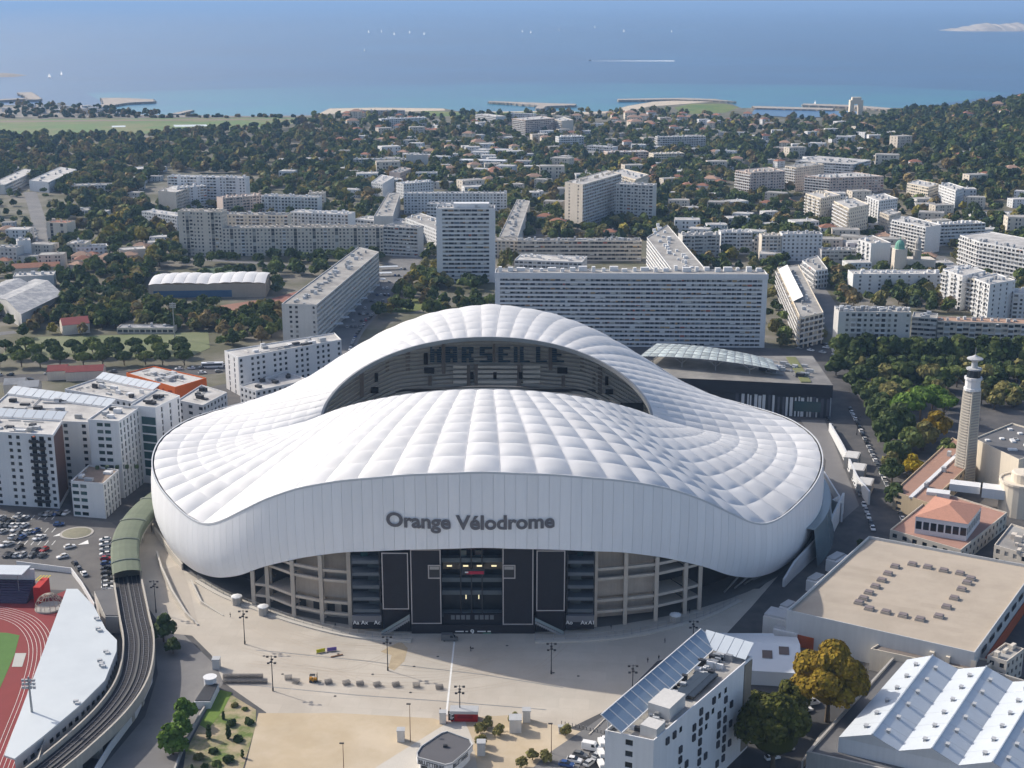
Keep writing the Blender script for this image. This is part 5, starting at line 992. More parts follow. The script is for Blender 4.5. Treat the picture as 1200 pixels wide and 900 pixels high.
for (px_, py_, w_, d_, h_) in ((1150, 583, 14, 7, 4), (1112, 575, 12, 6, 3), (1085, 583, 9, 5, 2.5)): q = G(px_, py_, z); b = MB(); b.obox(q, (.93, -.36), w_, d_, z + .01, z + h_); b.build('roof_pavilion', M_WHITE, pal)
P, z = po([(1047, 577), (1088, 591), (1152, 531), (1116, 514)], 597); gal = building('tiled_gallery', 'long gallery under a flat brown-pink tiled roof, left of the lookout tower', P, z, ('w..', 'w', '.', '.'), mat('gallery_ochre', (.50, .40, .27), var=.06, streak=.06), mat('brown_tile', (.32, .19, .14), var=.12, scale=.5), clutter=2, cat='gallery', bw=6)
b = MB(); a = [(p[0] + (q[0] - p[0]) * .55, p[1] + (q[1] - p[1]) * .55) for p, q in ((P[0], P[1]), (P[3], P[2]))]; d = V2(*a); l = LEN(d); b.obox(a[0], (d[0] / l, d[1] / l), l, 1.6, z + .01, z + .7); b.build('roof_spine', M_WHITE, gal)
P, z = po([(1141, 515), (1194, 540), (1265, 520), (1186, 497)], 560); gh = building('exhibition_hall', 'cream hall with a dark grey flat roof, right of the lookout tower', P, z, ('.', '.', '.', '.'), M_CREAM, M_ROOFD, clutter=0, cat='hall')
for k in range(14): s, t = random.uniform(.1, .9), random.uniform(.1, .9); b = MB(); b.box(P[0][0] + (P[1][0] - P[0][0]) * s + (P[3][0] - P[0][0]) * t, P[0][1] + (P[1][1] - P[0][1]) * s + (P[3][1] - P[0][1]) * t, 1.8, 1.8, z + .01, z + .7); b.build('roof_vent', M_WHITE, gh)
b = MB(); d = V2(P[3], P[2]); l = LEN(d); b.obox((P[3][0] + 2, P[3][1] - 14), (d[0] / l, d[1] / l), 40, 1.5, z + .01, z + .6); b.build('skylight_strip', M_WHITE, gh)
x, y = G(1196, 600); r = empty('round_pavilion', (x, y, 0), 'cream cylindrical pavilion at the right edge beside the grey-roofed hall', 'pavilion'); b = MB(); b.lathe([(9, 0), (9, 13), (9.6, 13.1), (9.6, 14), (8.8, 14), (8.8, 13.4)], (x, y), 24); b.build('drum', M_CREAM, r); b = MB(); b.lathe([(5, 13.4), (5, 17), (4.4, 17.4)], (x, y), 20); b.build('upper_drum', M_CREAM, r); block([(x - 10, y - 10), (x + 10, y - 10), (x + 10, y + 10), (x - 10, y + 10)])
P, z = po([(1165, 640), (1215, 655), (1230, 630), (1185, 615)], 660); building('service_annex', 'beige flat-roofed annex behind the palace at the right edge', P, z, ('w', '.', '.', '.'), M_BEIGE, M_ROOFG, clutter=5, cat='annex')
# sports palace with a sand-coloured roof
P, z = po([(922, 718), (1142, 768), (1215, 667), (1018, 631)], 754, 0); sp = building('sports_palace', 'huge square hall with a sand-coloured flat roof and a square of skylights', P, z, ('.', '.', '.', '.'), mat('hall_panel', (.52, .53, .53), var=.04, streak=.06), mat('sand_roof', (.45, .385, .31), var=.05, scale=.12, col2=(.40, .34, .27), c2scale=.05, rough=.9, joint=(30, 3.0, .42, .03, .88)), clutter=0, cat='sports palace', par=1.0)
M_SKY = mat('skylight_grey', (.20, .17, .17), var=.1); M_KERB = mat('skylight_kerb', (.40, .36, .32), var=.05); du = V2(P[0], P[1]); aa = math.atan2(du[1], du[0])
for sx, sy in ((747, 187), (808, 179), (862, 189), (918, 201), (975, 211), (1013, 229), (1000, 244), (981, 267), (955, 298), (928, 329), (901, 362), (835, 372), (775, 359), (715, 347), (656, 335), (620, 314), (636, 299), (655, 279), (678, 257), (700, 235), (722, 212)):
    q = G(800 + sx / 3, 600 + sy / 3, z + .8); b = MB(); b.box(q[0], q[1], 2.9, 2.5, z + .01, z + .8, a=aa); s_ = b.build('skylight', M_KERB, sp); b = MB(); b.box(q[0], q[1], 2.5, 2.1, z + .81, z + 1.05, a=aa); b.build('skylight_dome', M_SKY, s_)
b = MB(); uu = (du[0] / LEN(du), du[1] / LEN(du)); b.obox((P[0][0] - .1, P[0][1] - .25), uu, LEN(du) * .16, .22, .1, 4.2); b.build('red_plinth', mat('brick_red', (.38, .085, .03), var=.1), sp)
b = MB(); e = V2(P[1], P[2]); le = LEN(e); ue = (e[0] / le, e[1] / le); b.obox((P[1][0] + .25 + ue[0] * 1, P[1][1] + ue[1]), ue, le - 2, -.22, .1, 4.6); b.build('red_plinth', mat('brick_red', (.38, .085, .03), var=.1), sp)
for k in range(9): b = MB(); b.obox((P[1][0] + .3 + ue[0] * (8 + k * 9), P[1][1] + ue[1] * (8 + k * 9)), ue, 5, -.12, z - 3, z - 1.4); b.build('clerestory_window', GLASSD, sp)
for k, (x0, y0, w_, d_, h_) in enumerate(((893, 745, 9, 8, 7), (905, 752, 8, 5, 4.5), (912, 724, 4, 7, 4), (944, 692, 4.5, 8, 4), (967, 669, 4.5, 9, 4.5))):
    q = G(x0, y0); r = empty('plant_room', (q[0], q[1], 0), ('grey service block at the left corner of the sand-roofed hall', 'low white lean-to in front of the grey service block', 'metal plant box on the road side of the sand-roofed hall, nearest the corner', 'metal plant box on the road side of the sand-roofed hall, in the middle', 'metal plant box on the road side of the sand-roofed hall, farthest back')[k], 'plant room'); b = MB(); b.obox(q, uu if k < 2 else (.75, -.66), w_, d_, 0, h_); b.build('casing', M_BLUEW if k != 0 else M_GREY, r); b = MB(); b.obox((q[0] + .5, q[1] + .8), uu if k < 2 else (.75, -.66), w_ - 1.2, d_ - 1.6, h_ + .01, h_ + .6); b.build('lid', M_UNIT, r)
# long low wing with a rounded white end, beige corner house
P = gp([(1030, 792), (1130, 806), (1170, 790), (1060, 772)]); P, z = po([(1020, 762), (1150, 790), (1165, 776), (1040, 750)], 785); building('low_wing', 'long low wing with a brown-grey roof between the sand-roofed hall and the white sheds', P, z, ('.', '.', '.', '.'), M_CREAM, mat('brown_roof', (.20, .17, .15), var=.15, scale=.2), clutter=3, cat='annex')
x, y = G(1036, 768); r = empty('rounded_annex', (x, y, 0), 'white annex with a rounded end wall beside the yellow plane tree', 'annex'); b = MB(); zt = ZAT(x, y - 6, 748)
arc = [(x + 6.5 * math.cos(a), y + 6.5 * math.sin(a)) for a in np.linspace(math.pi * .5, math.pi * 1.5, 14)]; b.prism(arc + [(x + 13, y - 8.5), (x + 14, y + 4)], 0, zt); b.build('wall', M_WHITE, r); b = MB(); b.prism([(x + (p[0] - x) * .93, y + (p[1] - y) * .93) for p in arc] + [(x + 12, y - 7.8), (x + 13, y + 3.4)], zt + .004, zt + .1); b.build('roof', M_ROOFG, r); b = MB(); b.box(x + 7, y - 8.0, 3, .5, 2, 3.6, a=-.2); b.build('window', GLASSD, r)
P, z = po([(1070, 775), (1166, 796), (1180, 768), (1075, 748)], 800, 1); P2, z2 = po([(1157, 770), (1180, 777), (1200, 762), (1178, 755)], 800, 0); building('corner_house', 'beige box house with small square windows at the right edge', P2, z2, ('ww', 'w', '.', '.'), M_BEIGE, M_ROOFG, clutter=2, cat='house', own=True, bw=3)
# white sheds with three gables, dark lower roof round them
r = empty('market_shed', (*G(1060, 870), 0), 'white-roofed triple-gabled shed with rows of small vents, lower right', 'shed'); zE, zR = 9.5, 13.0
E_ = [(983, 864, 1063, 773), (1053, 880, 1123, 784), (1123, 897, 1187, 799), (1196, 914, 1256, 814)]; R_ = [(1022, 861, 1093, 768), (1092, 877, 1156, 781), (1163, 893, 1222, 797)]
ev = [(G(a, b_, zE), G(c, d, zE)) for a, b_, c, d in E_]; rg = [(G(a, b_, zR), G(c, d, zR)) for a, b_, c, d in R_]; M_WROOF = mat('white_sheet_roof', (.53, .57, .61), var=.05, scale=.15, rough=.4, streak=.02)
b = MB()
for k in range(3):
    for e in (0, 1): b.poly([(*ev[k][e], zE), (*ev[k + 1][e], zE), (*rg[k][e], zR)]); b.quad((*ev[k][e], 0), (*ev[k + 1][e], 0), (*ev[k + 1][e], zE), (*ev[k][e], zE))
b.quad((*ev[0][0], 0), (*ev[0][1], 0), (*ev[0][1], zE), (*ev[0][0], zE)); b.quad((*ev[3][0], 0), (*ev[3][1], 0), (*ev[3][1], zE), (*ev[3][0], zE)); b.build('wall', M_WHITE, r)
for k in range(3):
    for sgn, ed in ((0, ev[k]), (1, ev[k + 1])):
        A = (*ed[0], zE + .05); B_ = (*ed[1], zE + .05); C_ = (*rg[k][1], zR + .05); D_ = (*rg[k][0], zR + .05); nsg = 7
        for q in range(nsg):
            f0, f1 = q / nsg, (q + .993) / nsg; L2 = lambda a, c, t: tuple(a[i] + (c[i] - a[i]) * t for i in range(3)); b = MB(); b.quad(L2(A, B_, f0), L2(A, B_, f1), L2(D_, C_, f1), L2(D_, C_, f0)); b.build('roof_sheet', M_WROOF, r)
        for q in range(6):
            f = (q + .6) / 6.4; m0 = L2(L2(A, B_, f), L2(D_, C_, f), .62); b = MB(); b.box(m0[0], m0[1], .8, 1.1, m0[2] - .2, m0[2] + .7, a=-.55); vv = b.build('roof_vent', M_STEEL, r); b = MB(); b.box(m0[0], m0[1], 1.1, 1.4, m0[2] + .71, m0[2] + .9, a=-.55); b.build('vent_cap', M_UNIT, vv)
    b = MB(); b.tube((*rg[k][0], zR + .15), (*rg[k][1], zR + .15), .25, n=5); b.build('ridge_cap', M_WROOF, r)
block([ev[0][0], ev[3][0], ev[3][1], ev[0][1]])
P, z = po([(945, 884), (1240, 940), (1110, 775), (1042, 760)], 920, 0); P = [G(945, 884, 5), G(1240, 950, 5), G(1300, 830, 5), G(1060, 757, 5)]; b = MB(); lr = empty('lower_roof_building', (P[0][0], P[0][1], 0), 'low dark-roofed building wrapped round the white triple-gabled shed', 'building'); block(P)
b = MB(); wn = MB()
for i in range(4): facade(b, wn, wn, P[i], P[(i + 1) % 4], 0, 5.8, 1, '.', 4)
cxx, cyy = sum(p[0] for p in P) / 4, sum(p[1] for p in P) / 4; I2 = [(p[0] + (cxx - p[0]) * .02, p[1] + (cyy - p[1]) * .02) for p in P]
for i in range(4): j = (i + 1) % 4; b.quad((*P[i], 5.8), (*P[j], 5.8), (*I2[j], 5.8), (*I2[i], 5.8)); b.quad((*I2[i], 5.8), (*I2[j], 5.8), (*I2[j], 5), (*I2[i], 5))
b.build('wall', M_CONC, lr); b = MB(); b.poly([(*p, 5.0) for p in I2]); b.build('roof', M_ROOFD, lr)
# white tents behind the hotel
M_TENT = mat('tent_fabric', (.60, .63, .66), var=.02, rough=.5)
r, f = gable('marquee', 'white marquee with two dark roof panels behind the bottom hotel', [G(838, 800, 0), G(938, 806, 0), G(905, 757, 0), G(838, 757, 0)], 4.5, 3.5, M_TENT, M_TENT, 'tent', along=0)
for s, t in ((.55, .22), (.75, .3)): 
    b = MB(); p0 = f(s, t, 4.5 + 3.5 * t * 2 + .4); p1 = f(s + .12, t, 4.5 + 3.5 * t * 2 + .4); p2 = f(s + .12, t + .14, 4.5 + 7 * (t + .14) + .4); p3 = f(s, t + .14, 4.5 + 7 * (t + .14) + .4); b.quad(p0, p1, p2, p3); b.build('roof_patch', mat('patch_brown', (.13, .10, .09), var=.1), r)
# hotel at the bottom with the long leaning louvre
z = 27.0; P = [G(709, 860, z), G(766, 872, z), G(881, 773, z), G(825, 757, z)]
ho = building('hotel', 'white hotel with black box balconies and a long blue-white roof louvre, bottom of the picture', P, z, ('.w..', '.', '.', '.'), mat('hotel_white', (.74, .74, .75), var=.03, streak=.05), M_ROOFG, clutter=0, cat='hotel', own=True, bw=4.6, fh=2.9, par=1.0)
louvre(ho, P[3], P[0], z + 4.6, -.01, 0, 1) if False else None
d = V2(P[0], P[3]); l = LEN(d); u = (d[0] / l, d[1] / l); v = (u[1], -u[0]); n = 15; M_LV = mat('louvre_blue', (.24, .31, .39), var=.05, rough=.3)
for k in range(n):
    s0, s1 = l * (k + .03) / n, l * (k + .97) / n
    A = [(P[0][0] + u[0] * s + v[0] * t, P[0][1] + u[1] * s + v[1] * t, zz) for s, t, zz in ((s0, -1.2, z + 4.8), (s1, -1.2, z + 4.8), (s1, 4.6, z + 1.6), (s0, 4.6, z + 1.6))]; b = MB(); b.quad(*A[::-1]); b.quad(*[(x_, y_, zz - .15) for x_, y_, zz in A]); b.build('louvre_panel', M_LV, ho)
b = MB()
for k in range(n + 1):
    s = l * k / n; b.tube((P[0][0] + u[0] * s - v[0] * 1.2, P[0][1] + u[1] * s - v[1] * 1.2, z + 4.9), (P[0][0] + u[0] * s + v[0] * 4.6, P[0][1] + u[1] * s + v[1] * 4.6, z + 1.7), .14, n=4); b.tube((P[0][0] + u[0] * s + v[0] * .8, P[0][1] + u[1] * s + v[1] * .8, z), (P[0][0] + u[0] * s + v[0] * .8, P[0][1] + u[1] * s + v[1] * .8, z + 3.8), .12, n=4)
for t, zz in ((-1.2, 4.9), (4.6, 1.7)): b.tube((P[0][0] + v[0] * t, P[0][1] + v[1] * t, z + zz), (P[3][0] + v[0] * t, P[3][1] + v[1] * t, z + zz), .18, n=4)
b.build('louvre_frame', M_WHITE, ho, kind='stuff')
d2 = V2(P[3], P[2]); l2 = LEN(d2); u2 = (d2[0] / l2, d2[1] / l2); v2 = (u2[1], -u2[0])
for k in range(5):
    s0, s1 = l2 * (k + .03) / 5, l2 * (k + .97) / 5; A = [(P[3][0] + u2[0] * s + v2[0] * t, P[3][1] + u2[1] * s + v2[1] * t, zz) for s, t, zz in ((s0, -1, z + 4.6), (s1, -1, z + 4.6), (s1, 4, z + 1.7), (s0, 4, z + 1.7))]; b = MB(); b.quad(*A); b.quad(*[(x_, y_, zz - .15) for x_, y_, zz in A[::-1]]); b.build('louvre_panel', mat('louvre_white', (.48, .53, .58)), ho)
def hp(s, t, zz=z): return (P[0][0] + (P[1][0] - P[0][0]) * t + (P[3][0] - P[0][0]) * s, P[0][1] + (P[1][1] - P[0][1]) * t + (P[3][1] - P[0][1]) * s, zz)
for s, t, w_, d_, h_, m_, nm in ((.30, .62, 9, 6, 3.6, M_GREY, 'stair_house'), (.08, .8, 4.5, 4.5, 3, M_GREY, 'lift_house'), (.55, .55, 15, 1.8, 1.2, GLASSD, 'solar_panel'), (.56, .7, 15, 1.8, 1.2, GLASSD, 'solar_panel'), (.57, .84, 15, 1.8, 1.2, GLASSD, 'solar_panel')):
    p = hp(s, t); b = MB(); b.box(p[0], p[1], w_, d_, z + .01 + (.5 if m_ is GLASSD else 0), z + h_, a=math.atan2(u[1], u[0])); b.build(nm, m_, ho)
units(ho, [hp(0.02, .3)[:2], hp(0.02, .95)[:2], hp(.3, .95)[:2], hp(.3, .3)[:2]], z, 14, smin=1, smax=2.8); units(ho, [hp(.65, .3)[:2], hp(.65, .9)[:2], hp(.95, .9)[:2], hp(.95, .3)[:2]], z, 26, smin=.8, smax=2.4)
units(ho, [hp(.3, .35)[:2], hp(.3, .5)[:2], hp(.65, .5)[:2], hp(.65, .35)[:2]], z, 10, smin=.8, smax=2)
a, c = P[1], P[2]; d = V2(a, c); l = LEN(d); u = (d[0] / l, d[1] / l); w = (u[1], -u[0]); rnd = random.Random(4)
for f in range(8):
    for k in range(13):
        if rnd.random() < (.85 if k in (3, 6, 9, 10) else .22) and k < 12:
            s = 2.5 + k * (l - 8) / 13; z0_ = z - 3.2 - f * 2.9; b = MB(); o_ = (a[0] + u[0] * s, a[1] + u[1] * s)
            if rnd.random() < .62: b.prism([o_, (o_[0] + u[0] * 1.4, o_[1] + u[1] * 1.4), (o_[0] + u[0] * 1.4 + w[0] * .4, o_[1] + u[1] * 1.4 + w[1] * .4), (o_[0] + w[0] * .4, o_[1] + w[1] * .4)], z0_, z0_ + 1.85); b.build('box_balcony', mat('balcony_black', (.045, .047, .055), var=.15, rough=.5, obj=.3), ho)
            else: b.prism([o_, (o_[0] + u[0] * 1.3, o_[1] + u[1] * 1.3), (o_[0] + u[0] * 1.3 + w[0] * .06, o_[1] + u[1] * 1.3 + w[1] * .06), (o_[0] + w[0] * .06, o_[1] + w[1] * .06)], z0_, z0_ + 1.5); b.build('window', GLASSD, ho)
b = MB(); o_ = (a[0] + u[0] * (l - 4.5), a[1] + u[1] * (l - 4.5)); b.prism([o_, (o_[0] + u[0] * 4.4, o_[1] + u[1] * 4.4), (o_[0] + u[0] * 4.4 + w[0] * .25, o_[1] + u[1] * 4.4 + w[1] * .25), (o_[0] + w[0] * .25, o_[1] + w[1] * .25)], 1, z + .2); b.build('stone_end', mat('end_taupe', (.24, .21, .17), var=.08), ho)
for k in range(5): b = MB(); zz = z - 4 - k * 3; o_ = (P[0][0] + (P[1][0] - P[0][0]) * .02, P[0][1] + (P[1][1] - P[0][1]) * .02); b.box(P[0][0] - .6, P[0][1] + 2, 1.4, 3, zz, zz + 1.1, a=.2); b.build('side_balcony', M_WHITE, ho)
# ---------------------------------------------------------------- metro viaduct
mt = smooth_line([G(x, y, 6) for x, y in [(215, 560), (200, 577), (172, 600), (153, 625), (147, 648), (149, 675), (157, 720), (163, 755), (157, 795), (134, 832), (92, 873), (40, 915), (-20, 960)]], 8)
via = empty('metro_viaduct', (mt[40][0], mt[40][1], 0), 'curving elevated metro line, half roofed in green, half open track', 'metro viaduct')
def strip(b, line, o0, o1, z0, z1, m=0, top=True):
    """solid bar that follows a line between two lateral offsets"""
    n = len(line); pts = []
    for i, p in enumerate(line):
        a = line[max(0, i - 1)]; c = line[min(n - 1, i + 1)]; d = V2(a, c); l = LEN(d) or 1; nn = (-d[1] / l, d[0] / l); pts.append([(p[0] + nn[0] * o, p[1] + nn[1] * o) for o in (o0, o1)])
    rows = [[(*q[0], z0) for q in pts], [(*q[0], z1) for q in pts], [(*q[1], z1) for q in pts], [(*q[1], z0) for q in pts], [(*q[0], z0) for q in pts]]
    b.grid(rows, m); b.quad(rows[0][0], rows[1][0], rows[2][0], rows[3][0], m); b.quad(rows[0][-1], rows[1][-1], rows[2][-1], rows[3][-1], m)
cut = 42; M_VIA = mat('viaduct_concrete', (.42, .39, .34), var=.1, scale=.3, streak=.12)
b = MB(); strip(b, mt, -4.6, 4.6, 4.6, 5.6); b.build('deck', M_VIA, via)
for nm, o in (('left_parapet', 4.3), ('right_parapet', -4.9)): b = MB(); strip(b, mt[cut:], o, o + .5, 4.0, 7.4); b.build('parapet', M_VIA, via)
b = MB(); strip(b, mt[cut - 2:], -4.2, 4.1, 5.61, 5.9); b.build('ballast', mat('track_ballast', (.030, .030, .036), var=.25, scale=1.5), via)
for o in (-3.1, -1.5, 1.3, 2.9): b = MB(); strip(b, mt[cut - 2:], o, o + .16, 5.91, 6.12); b.build('rail', mat('rail_steel', (.22, .21, .21), var=.05, rough=.35, metal=.6), via)
b = MB()
for i in range(cut, len(mt) - 1):
    p, q = mt[i], mt[i + 1]; l = LEN(V2(p, q)); u = ((q[0] - p[0]) / l, (q[1] - p[1]) / l)
    for k in range(int(l / 1.3)):
        s = k * 1.3; c = (p[0] + u[0] * s, p[1] + u[1] * s)
        for o in (-2.3, 2.1): b.box(c[0] - u[1] * o, c[1] + u[0] * o, .35, 2.7, 5.905, 5.985, a=math.atan2(u[1], u[0]))
b.build('sleeper', mat('sleeper_grey', (.065, .062, .062), var=.1), via, kind='stuff')
b = MB(); strip(b, mt[cut - 2:], -.35, .25, 5.92, 6.2); b.build('cable_duct', mat('duct_grey', (.10, .10, .10), var=.1), via)
for i in range(0, cut - 1, 1):
    seg = mt[i:i + 2]; b = MB(); n = 2; rows = []
    for o, zz in ((4.9, 6.0), (4.9, 8.6), (4.2, 9.1), (2, 9.55), (0, 9.7), (-2, 9.55), (-4.2, 9.1), (-4.9, 8.6), (-4.9, 6.0)):
        row = []
        for j, p in enumerate(seg):
            k = i + j; a = mt[max(0, k - 1)]; c = mt[min(len(mt) - 1, k + 1)]; d = V2(a, c); l = LEN(d); row.append((p[0] - d[1] / l * o, p[1] + d[0] / l * o, zz))
        rows.append(row)
    b.grid(rows); b.build('roof_segment', mat('green_sheet', (.125, .15, .105), var=.06, scale=.3, obj=.06), via)
    if i % 8 == 5:
        f = MB()
        for r0, r1 in zip(rows[1:-2], rows[2:-1]): f.tube((r0[1][0], r0[1][1], r0[1][2] + .15), (r1[1][0], r1[1][1], r1[1][2] + .15), .35, n=5)
        f.build('roof_rib', mat('rib_pale', (.24, .26, .21), var=.05), via)
for i in range(2, len(mt) - 1, 4):
    b = MB(); p = mt[i]; q = mt[i + 1]; b.box(p[0], p[1], 2, 7, 0, 4.59, a=math.atan2(q[1] - p[1], q[0] - p[0])); b.build('pier', M_VIA, via)
# ---------------------------------------------------------------- athletics ground, bottom left
sheet('running_track', gp([(-120, 690), (30, 700), (48, 704), (82, 690), (110, 712), (60, 850), (40, 960), (-120, 960)]), .10, mat('red_tartan', (.22, .028, .032), var=.06, scale=.15, col2=(.19, .032, .034), c2scale=.05), blk=True)
inner = smooth_line(gp([(-60, 722), (-25, 721), (0, 725), (20, 734), (32, 751), (33, 775), (22, 815), (5, 858), (-20, 920)]), 6)
sheet('infield', inner[:] + gp([(-120, 940), (-120, 722)]), .13, mat('infield_red', (.20, .03, .03), var=.06, scale=.2))
for k in range(7):
    l, r = ribbon(inner, 2 * (k * 1.22) + .12); l2, r2 = ribbon(inner, 2 * (k * 1.22) - .12 if k else -.12); b = MB(); b.grid([[(*p, .15) for p in l], [(*p, .15) for p in l2]]); b.build('lane_line', M_PAINT)['kind'] = 'structure'
sheet('infield_turf', gp([(-120, 738), (8, 742), (23, 745), (17, 768), (-10, 830), (-60, 930), (-120, 930)]), .16, mat('infield_grass', (.07, .16, .03), var=.1, scale=.2))
sheet('landing_mat', gp([(18, 766), (31, 766), (26, 782), (14, 782)]), .2, mat('mat_grey', (.42, .42, .40), var=.05))
zr = 9.0; RF = [G(x, y, zr) for x, y in [(78, 690), (91, 690), (110, 710), (124, 737), (137, 750), (136.5, 763), (123, 797), (93, 827), (50, 863), (17, 889), (5, 885)]]
cs = empty('crescent_stand', (RF[5][0], RF[5][1], 0), 'crescent stand of the athletics ground under a smooth pale roof', 'grandstand'); b = MB(); b.prism(RF, zr - .5, zr); b.build('roof', mat('stand_roof', (.53, .57, .59), var=.025, scale=.15, rough=.5, col2=(.48, .52, .545), c2scale=.03), cs)
b = MB(); arc = RF[3:10]; cx_, cy_ = sum(p[0] for p in RF) / len(RF), sum(p[1] for p in RF) / len(RF)
for i in range(len(arc) - 1): b.quad((*arc[i], 0), (*arc[i + 1], 0), (*arc[i + 1], zr - .51), (*arc[i], zr - .51))
b.build('wall', mat('stand_wall', (.42, .43, .44), var=.06, streak=.1), cs)
b = MB(); fr_ = [RF[0], RF[10]]; b.quad((fr_[0][0] + 3, fr_[0][1], .3), (fr_[1][0] + 3, fr_[1][1], .3), (fr_[1][0] + 9, fr_[1][1], zr - 1), (fr_[0][0] + 6, fr_[0][1], zr - 1)); b.build('terrace', M_CONC, cs)
for i in range(len(arc) - 1):
    p, q = arc[i], arc[i + 1]; l = LEN(V2(p, q)); u = ((q[0] - p[0]) / l, (q[1] - p[1]) / l); w_ = (u[1], -u[0])
    cxm = (p[0] + q[0]) / 2 - cx_, (p[1] + q[1]) / 2 - cy_; sg = 1 if w_[0] * cxm[0] + w_[1] * cxm[1] > 0 else -1
    for k in range(int(l / 3)):
        s = 1 + k * 3; b = MB(); o_ = (p[0] + u[0] * s, p[1] + u[1] * s); b.prism([o_, (o_[0] + u[0] * 1.6, o_[1] + u[1] * 1.6), (o_[0] + u[0] * 1.6 + w_[0] * .08 * sg, o_[1] + u[1] * 1.6 + w_[1] * .08 * sg), (o_[0] + w_[0] * .08 * sg, o_[1] + w_[1] * .08 * sg)], 5.2, 6.4); b.build('window', GLASSD, cs)
for px, py in ((115, 738), (124, 764), (117, 775), (119, 780), (89, 823), (113, 725)):
    for k in range(2): q = G(px + k * 2, py + k * 2, zr); b = MB(); b.box(q[0], q[1], 1.3, .9, zr + .01, zr + random.uniform(.4, .9)); b.build('plant_unit', M_UNIT, cs)
P = gp([(112, 712), (136, 708), (141, 742), (125, 742)]); r = empty('stair_block', (P[0][0], P[0][1], 0), 'grey roofless stair block between the crescent stand and the metro', 'stair block'); b = MB(); b.prism(P, 0, 6); b.build('wall', M_GREY, r); b = MB(); b.prism([(p[0] * .96 + sum(q[0] for q in P) * .01, p[1] * .96 + sum(q[1] for q in P) * .01) for p in P], 6.01, 6.3); b.build('roof', M_ROOFD, r)
r = empty('grandstand', (*G(12, 705), 0), 'small grandstand with a white roof and purple seats, left edge', 'grandstand'); p0 = G(-60, 706); p1 = G(38, 708)
u = V2(p0, p1); l = LEN(u); u = (u[0] / l, u[1] / l); v = (-u[1], u[0])
for k in range(9): b = MB(); b.obox((p0[0] + v[0] * k * .95, p0[1] + v[1] * k * .95), u, l - 2, .94, 0, .8 + k * .55); b.build('seat_row', mat('purple_seats', (.09, .07, .12), var=.15, scale=1, obj=.1), r)
b = MB(); b.obox((p0[0] + v[0] * 3, p0[1] + v[1] * 3), u, l - 4, 8, 9.2, 9.6); b.build('roof', M_WROOF, r); b = MB(); b.obox((p0[0] + v[0] * 8.7, p0[1] + v[1] * 8.7), u, l - 2, .5, 0, 9.19); b.build('back_wall', M_WHITE, r)
b = MB(); b.obox((p1[0] + .5, p1[1] + .5), u, 2.5, 8.5, 0, 6.0); b.build('red_end_wall', mat('signal_red', (.45, .03, .025), var=.05), r)
for k in range(5): b = MB(); b.tube((p0[0] + u[0] * (l - 6 - k * 8) + v[0] * 4, p0[1] + u[1] * (l - 6 - k * 8) + v[1] * 4, 1), (p0[0] + u[0] * (l - 6 - k * 8) + v[0] * 4, p0[1] + u[1] * (l - 6 - k * 8) + v[1] * 4, 9.19), .12); b.build('roof_post', M_STEEL, r)
x, y = G(58, 713); r = empty('throwing_cage', (x, y, 0), 'domed netted throwing cage beside the running track', 'cage'); b = MB(); R0 = 4.6
for k in range(16):
    a = k * math.pi / 8; q = [(x + R0 * math.cos(a) * math.cos(t), y + R0 * math.sin(a) * math.cos(t), .6 + R0 * 1.05 * math.sin(t)) for t in np.linspace(0, math.pi / 2, 7)]
    for i in range(6): b.tube(q[i], q[i + 1], .09, n=4, caps=False)
for t in (.0, .35, .75, 1.15):
    q = [(x + R0 * math.cos(t) * math.cos(a), y + R0 * math.cos(t) * math.sin(a), .6 + R0 * 1.05 * math.sin(t)) for a in np.linspace(0, 2 * math.pi, 17)]
    for i in range(16): b.tube(q[i], q[i + 1], .08, n=4, caps=False)
b.build('hoop', mat('cage_tan', (.42, .36, .30), var=.05), r, kind='stuff'); b = MB(); b.lathe([(R0 + .2, 0), (R0 + .2, .6), (R0 - .4, .6)], (x, y), 20); b.build('kerb_ring', M_CONC, r)
def floodlight(px, py, top, label, grp=None, arms=4):
    x, y = G(px, py); h = ZAT(x, y, top); r = empty('floodlight_mast', (x, y, 0), label, 'floodlight', grp); b = MB(); b.tube((x, y, 0), (x, y, h), .45, .25, 8); b.build('mast', M_STEEL, r)
    b = MB()
    for k in range(3): b.tube((x - 1.7, y, h - 1 - k * 1.1), (x + 1.7, y, h - 1 - k * 1.1), .09, n=4)
    b.build('cross_arm', M_STEEL, r)
    for k in range(3):
        for j in range(4): b = MB(); b.box(x - 1.5 + j, y - .3, .7, .5, h - 1.3 - k * 1.1, h - .6 - k * 1.1); b.build('lamp_head', M_UNIT, r)
    return r
floodlight(41, 868, 793, 'tall floodlight mast over the crescent stand')
floodlight(205, 397, 354, 'tall floodlight mast behind the sports pitch')
# ---------------------------------------------------------------- plaza furniture
def lampost(px, py, top, label):
    x, y = G(px, py); h = ZAT(x, y, top); r = empty('street_lamp', (x, y, 0), label, 'street lamp', 'tall lamp posts on the plaza'); b = MB(); b.tube((x, y, 0), (x, y, h), .17, .11, 8); b.tube((x, y, 0), (x, y, 1.2), .25, n=8); b.build('post', M_DARK, r)
    b = MB(); b.tube((x - 1.2, y, h - .3), (x + 1.2, y, h - .3), .06, n=4); b.tube((x, y - .8, h - 1.6), (x, y + .8, h - 1.6), .06, n=4); b.tube((x - 1.0, y, h - 2.4), (x + 1.0, y, h - 2.4), .06, n=4); b.build('cross_arm', M_DARK, r)
    for dx, dy, dz in ((-1.2, 0, -.3), (1.2, 0, -.3), (0, -.8, -1.6), (0, .8, -1.6), (-1.0, 0, -2.4), (1.0, 0, -2.4)): b = MB(); b.box(x + dx, y + dy, .75, .55, h + dz - .35, h + dz + .05); b.build('lamp_head', M_DARK, r)
